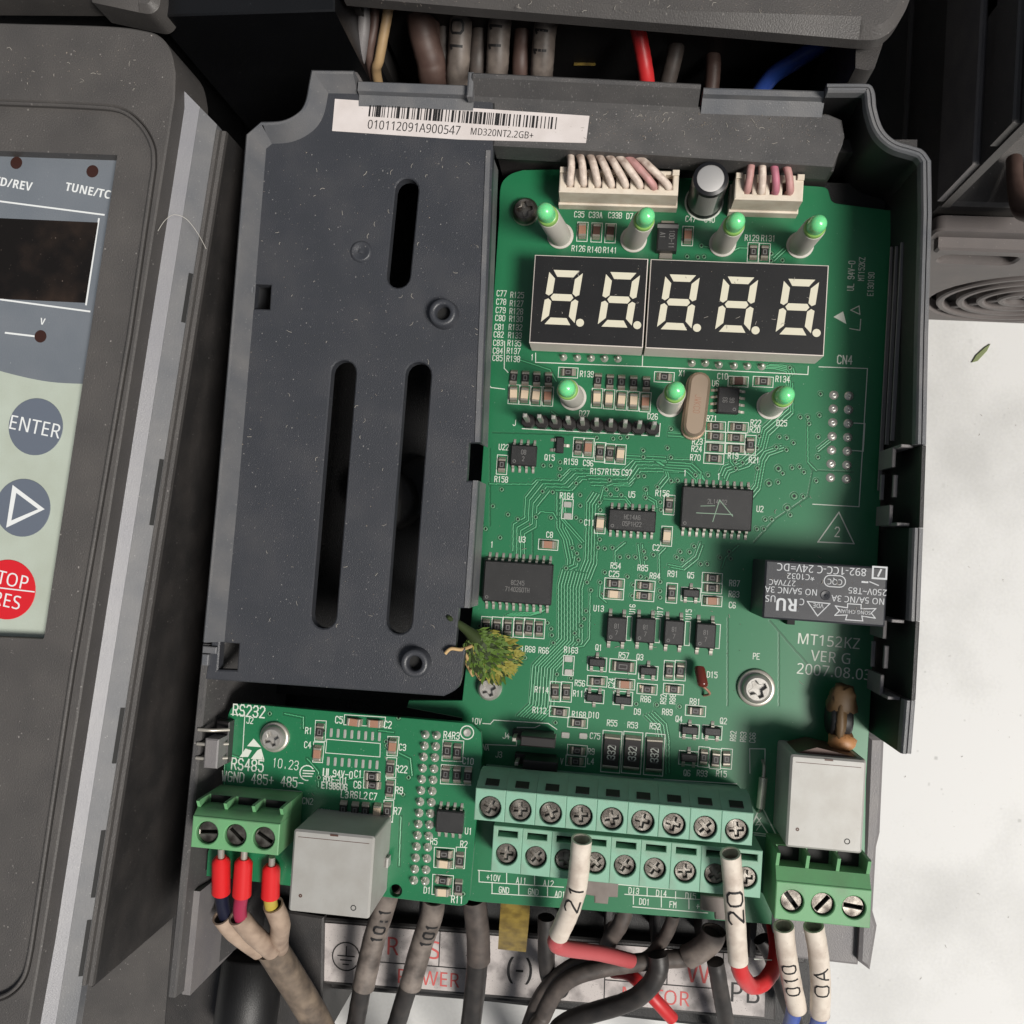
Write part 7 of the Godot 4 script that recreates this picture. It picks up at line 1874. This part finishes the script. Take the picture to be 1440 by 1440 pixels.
func keypad_drive() -> void:
	# its right edge runs from the far end to the near end; u is measured from that edge to the right, v along it
	var far := Vector3(-72.92, 14, -70.25)
	var near := Vector3(-85.67, 14, 84.26)
	var along := Vector3(near.x - far.x, 0, near.z - far.z).normalized()
	var across := Vector3(along.z, 0, -along.x)
	var n := (near - far).length()
	var t := thing("keypad_drive", "closed grey motor drive with control keypad and silver side band", "motor drive", Vector3(far.x, -110, far.z))
	var base := Transform3D(Basis(across, Vector3.UP, -along), Vector3(far.x, 0, far.z))   # local x across, y up, z towards the far end
	base = Transform3D(Basis(across, Vector3.UP, across.cross(Vector3.UP)), Vector3(far.x, 0, far.z))
	var sgn := signf(across.cross(Vector3.UP).dot(along))
	var extrude := func(profile: Array, v0: float, v1: float) -> Shape:   # profile of (u, height), drawn out along the drive
		var s := Shape.new()
		s.xf = Transform3D(Basis(across, Vector3.UP, across.cross(Vector3.UP)) * Basis(Vector3(1, 0, 0), Vector3(0, 0, 1), Vector3(0, -1, 0)), Vector3(far.x, 0, far.z))
		var p := profile.map(func(q): return Vector2(q.x, -q.y))
		if sgn > 0:
			s.prism(p, v0, v1)
		else:
			s.prism(p, -v1, -v0)
		return s
	var sweep := func(profile: Array, shear: float, v0: float, v1: float) -> Shape:   # the same, its far end cut at a slant
		var s := Shape.new()
		var c := profile.size()
		var at2 := func(q: Vector2, v: float) -> Vector3: return far + across * q.x + along * v + Vector3(0, q.y - far.y, 0)
		var mid := Vector2.ZERO
		for q in profile:
			mid += q / c
		for i in c:
			var p: Vector2 = profile[i]
			var q: Vector2 = profile[(i + 1) % c]
			var out := (p + q) / 2 - mid
			var d := (q - p).normalized()
			var nn := Vector2(d.y, -d.x)
			if nn.dot(out) < 0:
				nn = -nn
			s.quad(at2.call(p, v0 + p.x * shear), at2.call(q, v0 + q.x * shear), at2.call(q, v1), at2.call(p, v1), across * nn.x + Vector3.UP * nn.y)
			s.face(at2.call(mid, v0 + mid.x * shear), at2.call(p, v0 + p.x * shear), at2.call(q, v0 + q.x * shear), -along)
		return s
	var at := func(u: float, h: float, v: float) -> Vector3: return far + across * u + along * v + Vector3(0, h - far.y, 0)
	var loc := func(p: Vector3) -> Vector2: return Vector2((p - far).dot(across), (p - far).dot(along))
	# side wall and lower body
	put(extrude.call([Vector2(-0.2, 13.6), Vector2(-0.6, -109), Vector2(-100, -109), Vector2(-100, 10), Vector2(-6, 10)], -0.8, n), "body", mat.shell, t)
	put(extrude.call([Vector2(0, 13.2), Vector2(0, 14.2), Vector2(-0.7, 14.3), Vector2(-0.8, 13.9), Vector2(-1.0, 13.9), Vector2(-1.1, 14.5), Vector2(-1.7, 14.6), Vector2(-1.9, 13.2)], -0.6, n - 0.5), "double_lip", mat.cover, t)
	put(sweep.call([Vector2(-1.9, 14.3), Vector2(-4.5, 16.4), Vector2(-4.7, 13), Vector2(-1.9, 12)], 0.75, -0.2, n + 8), "bevel_strip", mat.rim, t)
	put(sweep.call([Vector2(-4.52, 16.45), Vector2(-8.8, 19.4), Vector2(-9.0, 14), Vector2(-4.52, 14)], 0.75, -0.2, n + 20), "silver_band", mat.band, t)
	put(extrude.call([Vector2(-8.82, 19.3), Vector2(-13.0, 19.0), Vector2(-13.2, 14), Vector2(-8.82, 14)], -6.0, n + 20), "dark_groove", mat.black, t)
	put(extrude.call([Vector2(14, -70), Vector2(14, -109), Vector2(-90, -109), Vector2(-90, -70)], n - 30, n + 90), "added_slab", mat.cover, t)  # grey slab added over the near floor, which would lie bright in the sun
	# pieces of latch showing in the lip's gap
	for q in [[26.0, 9.0], [60.0, 12.0], [105.0, 10.0], [127.0, 12.0], [143.0, 10.0]]:
		var s: Shape = extrude.call([Vector2(-1.95, 14.5), Vector2(-2.5, 14.9), Vector2(-2.5, 13), Vector2(-1.95, 13)], q[0], q[0] + q[1])
		put(s, "latch_gap", mat.hole, t)
	# front cover: outer frame with the rounded corner, dished panel, keypad
	var ring := bend([Vector2(-111.29, -86.13), Vector2(-92.67, -85.85), Vector2(-85.41, -85.06), Vector2(-82.59, -83.96), Vector2(-80.88, -81.96), Vector2(-80.07, -79.95)]) 
	var face := [Vector2(-120, -90)]
	var outer := [xz(Vector3(-197.44, 22, -88.04))] + ring + [Vector2(-79.5, -77.69), Vector2(-79.28, -73.29), Vector2(-80.24, -60.96), Vector2(-82.65, -31.55), Vector2(-87.43, 27.77), Vector2(-91.2, 74.66), Vector2(-92.58, 88.58), Vector2(-94.1, 106.63), Vector2(-175.69, 116.73)]
	var panel := [Vector2(-184.04, -72.11), Vector2(-111.42, -72.13)] + bend([Vector2(-111.42, -72.13), Vector2(-95.46, -71.82), Vector2(-88.85, -71.2), Vector2(-84.73, -68.51), Vector2(-82.21, -64.67), Vector2(-81.65, -60.92)]) + [Vector2(-83.67, -31.51), Vector2(-89.27, 27.31), Vector2(-92.72, 74.82)] + bend([Vector2(-92.72, 74.82), Vector2(-93.59, 79.72), Vector2(-96.14, 82.99), Vector2(-100.37, 84.9)]) + [Vector2(-166.91, 93.27)]
	var pn := []
	for q in panel:
		if pn.is_empty() or (q - pn[-1]).length() > 0.4:
			pn.append(q)
	var s2 := Shape.new()
	s2.prism(outer, 8, 22, 0.28, [pn])
	put(s2, "front_cover", mat.cover, t)
	var lipped := Shape.new()
	var pp := pn.duplicate()
	if Shape.area(pp) < 0:
		pp.reverse()
	lipped.prism(Shape.inset(pp, 0.12), 14, 22.25, 0.2, [Shape.inset(pp, 0.75)], false)
	put(lipped, "panel_lip", mat.cover, t)
	var key := [Vector2(-175.36, -63.87), Vector2(-89.27, -63.18), Vector2(-95.65, 22), Vector2(-95.89, 22.26), Vector2(-166.36, 24.85)]
	var dish := Shape.new()
	dish.prism(Shape.inset(pp, 0.7), 10, 21.2, 0.0, [key])
	put(dish, "dished_panel", mat.cover, t)
	# the keypad lies 2.6 mm lower
	var h := 18.6
	var kp := Shape.new()
	kp.prism([Vector2(-172.34, -64.52), Vector2(-89.84, -64.63), Vector2(-96.6, 23.31), Vector2(-163.23, 26.39)], 14, h)
	put(kp, "keypad_pale_field", mat.keypad_pale, t)
	var kb := Shape.new()
	kb.prism([Vector2(-172.34, -64.52), Vector2(-89.84, -64.63), Vector2(-93.32, -22.93)] + bend([Vector2(-93.32, -22.93), Vector2(-99.99, -22.98), Vector2(-106.8, -23.93), Vector2(-115.09, -25.72)]) + [Vector2(-169.13, -32.47)], h, h + 0.06)
	var kf := put(kb, "keypad_blue_field", mat.keypad_blue, t)
	var sc := Shape.new()
	sc.prism([Vector2(-171.09, -52.69), Vector2(-93.29, -51.91), Vector2(-94.49, -37.39), Vector2(-169.6, -37.77)], h + 0.06, h + 0.1)
	put(sc, "display_window", mat.glass_window, t)
	var ink := Shape.new()
	var y := h + 0.09
	ink.loop([Vector2(-154.01, -55.34), Vector2(-112.15, -55.16), Vector2(-92.32, -53.33)], 0.3, y, false)
	ink.loop([Vector2(-93.19, -52.54), Vector2(-94.31, -37.13)], 0.32, y, false)
	ink.loop([Vector2(-152.28, -37.38), Vector2(-110.6, -37.36), Vector2(-93.54, -35.89)], 0.3, y, false)
	ink.line(xz(Vector3(-109, 18.7, -31.38)), xz(Vector3(-103.3, 18.7, -30.99)), 0.32, y)
	var skew := rad_to_deg(atan2(-along.x, along.z))
	letters(ink, "FWD/REV", Vector3(-110.81, 18.7, -58.58) + Vector3(0, 0.03, 0), 1.55, skew + 3, 1.0, 600)
	letters(ink, "TUNE/TC", Vector3(-95.61, 18.7, -57.6) + Vector3(0, 0.03, 0), 1.5, skew + 4, 1.0, 600)
	letters(ink, "V", Vector3(-102.18, 18.7, -33.73) + Vector3(0, 0.03, 0), 1.15, skew + 3, 1.0, 600)
	put(ink, "white_print", mat.white_ink, kf)
	for q in [Vector3(-109.63, 18.7, -62.25), Vector3(-95.1, 18.7, -61.1), Vector3(-102.36, 18.7, -31.03)]:
		var lw := Shape.new()
		lw.prism(Shape.circle(q.x, q.z, 1.12, 20), y, y + 0.05)
		put(lw, "lamp_window", mat.lamp_window, t)
	for q in [["enter_button", Vector3(-101.92, 18.7, -14.84), 5.1, "button_blue", "ENTER", 2.45], ["arrow_button", Vector3(-103.09, 18.7, -0.3), 5.15, "button_blue", "", 0.0], ["stop_button", Vector3(-104.77, 18.7, 14.35), 5.3, "button_red", "STOP", 2.45]]:
		var c: Vector3 = q[1]
		var bt := Shape.new()
		bt.prism(Shape.circle(c.x, c.z, q[2], 40), h, h + 0.12, 0.05)
		var o := put(bt, q[0], mat[q[3]], t)
		var pr := Shape.new()
		var top := Vector3(0, h + 0.15 - c.y, 0)
		if q[0] == "enter_button":
			letters(pr, "ENTER", c + top, 2.5, skew + 3)
		elif q[0] == "stop_button":
			letters(pr, "STOP", c + top + Vector3(0.1, 0, -1.9), 2.4, skew + 3)
			letters(pr, "RES", c + top + Vector3(0.2, 0, 1.9), 2.4, skew + 3)
			pr.line(xz(c) + Vector2(-4.9, -0.35), xz(c) + Vector2(5.1, 0.05), 0.22, h + 0.15)
		else:
			var arrow := [Vector2(-105.3, -4.23), Vector2(-98.94, -0.3), Vector2(-105.85, 3.42)]
			pr.prism(arrow, h + 0.1, h + 0.16, 0.0, [[Vector2(-104.51, -2.88), Vector2(-100.14, -0.23), Vector2(-105.02, 2.1)]], false)
		put(pr, "print", mat.white_ink, o)


func upper_drives() -> void:
	var t := thing("upper_drive", "grey drive lying above the open one, its cable opening facing it", "motor drive", Vector3(0, -110, -110))
	var s := Shape.new()
	s.prism([Vector2(-57.77, -146.6), Vector2(-53.03, -95.86), Vector2(-32.11, -94.27), Vector2(7.73, -91.43), Vector2(37.58, -89.22)] + bend([Vector2(37.58, -89.22), Vector2(40.83, -89.39), Vector2(43.3, -91.13), Vector2(45, -94.08), Vector2(45.81, -96.52)]) + [Vector2(45.23, -144.57)], 11.5, 16, 1.6)
	put(s, "front_cover", mat.cover, t)
	var z := Vector3(0.53, 16, -89.84).z
	s = Shape.new()
	s.prism([Vector2(-58, z - 120), Vector2(-52, z - 14), Vector2(44, z - 14), Vector2(44, z - 120)], -109, 5.8)
	put(s, "inner_body", mat.black, t)
	s = Shape.new()
	s.prism([Vector2(-60.97, -143.17), Vector2(-57.05, -100.93), Vector2(-52.96, -100.15), Vector2(-56.75, -143.12)], -109, 5.5)
	put(s, "side_wall", mat.shell, t)
	s = Shape.new()
	s.prism([Vector2(37.21, -137.12), Vector2(38.64, -87.03), Vector2(40.71, -86.69), Vector2(41.9, -87.09), Vector2(45.74, -101.31), Vector2(43.91, -137.04)], -109, 9)
	put(s, "side_wall", mat.shell, t)
	s = Shape.new()
	s.prism([Vector2(-57, z - 13), Vector2(-57, z + 3), Vector2(40, z + 3), Vector2(40, z - 13)], -109, -34)
	put(s, "terminal_bed", mat.black, t)
	for k in 8:
		s = Shape.new()
		s.box(Vector3(-42 + k * 10, -34, z - 6), Vector3(6.5, 7, 9), 0.4)
		put(s, "terminal_block", mat.shell, t)
	# left neighbour of that drive
	t = thing("corner_drive", "dark drive body at the top left, only its cover's corner showing", "motor drive", Vector3(-110, -110, -115))
	s = Shape.new()
	s.prism([Vector2(-160.14, -131.44), Vector2(-156.43, -92.83), Vector2(-98.09, -93.1), Vector2(-97.59, -91.81), Vector2(-88.8, -90.09)] + bend([Vector2(-88.8, -90.09), Vector2(-86.4, -89.86), Vector2(-85.04, -91.03), Vector2(-84.82, -93.22)]) + [Vector2(-87.81, -130.55)], 12, 20, 1.2)
	put(s, "front_cover", mat.cover, t)
	s = Shape.new()
	s.prism([Vector2(-166.15, -136.37), Vector2(-162.51, -98.54), Vector2(-91.06, -97.23), Vector2(-89.16, -97.51), Vector2(-92.21, -135.46)], -109, 11.8)
	put(s, "body", mat.black, t)
	# dark flank between the two
	t = thing("dark_flank", "black glossy side panel standing between the upper drives", "panel", Vector3(-90, -110, -110))
	s = Shape.new()
	s.prism([Vector2(-90.83, -133.83), Vector2(-87.73, -91.85), Vector2(-87.39, -91.07), Vector2(-53.83, -92.49), Vector2(-56.81, -133.41)], -109, 15.8, 0.3)
	put(s, "panel", mat.gloss_black, t)


func fan_drive() -> void:
	var c := Vector3(66.67, -110, -76.09)
	var t := thing("fan_drive", "drive at the right whose fan grille faces the open drive", "motor drive", c)
	var w := 122.0
	var tall := 126.0
	var s := Shape.new()
	s.box(c + Vector3(w / 2, 0, -80.6), Vector3(w, 80, 158), 0.8)
	s.box(c + Vector3(w / 2, 80, -95), Vector3(w, tall - 80, 130), 0.8)
	put(s, "body", mat.cover, t)
	s = Shape.new()
	s.box(c + Vector3(0.9, 80, -80), Vector3(1.8, tall - 80, 158), 0.3)
	put(s, "side_wall", mat.cover, t)
	# ribs along the side near us
	for q in [[30.0, 24.0, "cover"], [82.0, 20.0, "grey"], [110.0, 10.0, "cover"]]:
		s = Shape.new()
		s.box(c + Vector3(-0.7, q[0], -80), Vector3(1.4, q[1], 157), 0.4)
		put(s, "side_rib", mat[q[2]], t)
	# end face with its grille: a plate standing upright with slots and rings
	var up := Transform3D(Basis(Vector3(1, 0, 0), Vector3(0, 0, 1), Vector3(0, -1, 0)), c)   # x across, plate's own z runs down
	s = Shape.new()
	s.xf = up
	var holes := [Shape.circle(40, -25, 23.4, 40), Shape.circle(92, -25, 23.4, 40)]
	for k in 5:
		holes.append(Shape.rect(16 + k * 22, -58, 17, 6, 2))
	s.prism(Shape.rect(w / 2, -39, w, 78, 2), 0, 3.2, 0.5, holes)
	put(s, "end_plate", mat.fan_grey, t)
	s = Shape.new()
	s.xf = up
	s.prism(Shape.rect(w / 2, -72, w - 4, 3), 3.2, 6.0, 0.5)
	put(s, "end_ridge", mat.fan_grey, t)
	for x in [40.0, 92.0]:
		for k in 4:
			s = Shape.new()
			s.xf = up
			var r := 21.4 - k * 5.0
			s.prism(Shape.circle(x, -25, r, 44), 1.2, 3.4, 0.4, [Shape.circle(x, -25, r - 1.9, 44)])
			put(s, "grille_ring", mat.fan_grey, t)
		for k in 4:
			s = Shape.new()
			var a := PI / 4 + k * PI / 2
			s.xf = up * Transform3D(Basis(Vector3.UP, a), Vector3(x, 0, -25))
			s.box(Vector3(12, 0.8, 0), Vector3(23, 1.6, 2.0), 0.2)
			put(s, "grille_spoke", mat.fan_grey, t)
		for k in 7:
			s = Shape.new()
			s.xf = up * Transform3D(Basis(Vector3.UP, k * TAU / 7) * Basis(Vector3.RIGHT, 0.6), Vector3(x, -6, -25))
			s.box(Vector3(13, -0.5, 0), Vector3(17, 1.0, 10), 0.3)
			put(s, "fan_blade", mat.black, t)
	# brownish wires hanging beside it
	for k in 3:
		wire("hanging_wire", ["left", "middle", "right"][k] + " of three brownish wires at the right edge above the fan", [c + Vector3(13 + k * 4, 84, -10), c + Vector3(12 + k * 4, 92, 4), c + Vector3(14 + k * 4, 108, 5), c + Vector3(18 + k * 5, 122, -12)], 1.6, mat.wire_brown, "wires above the fan")
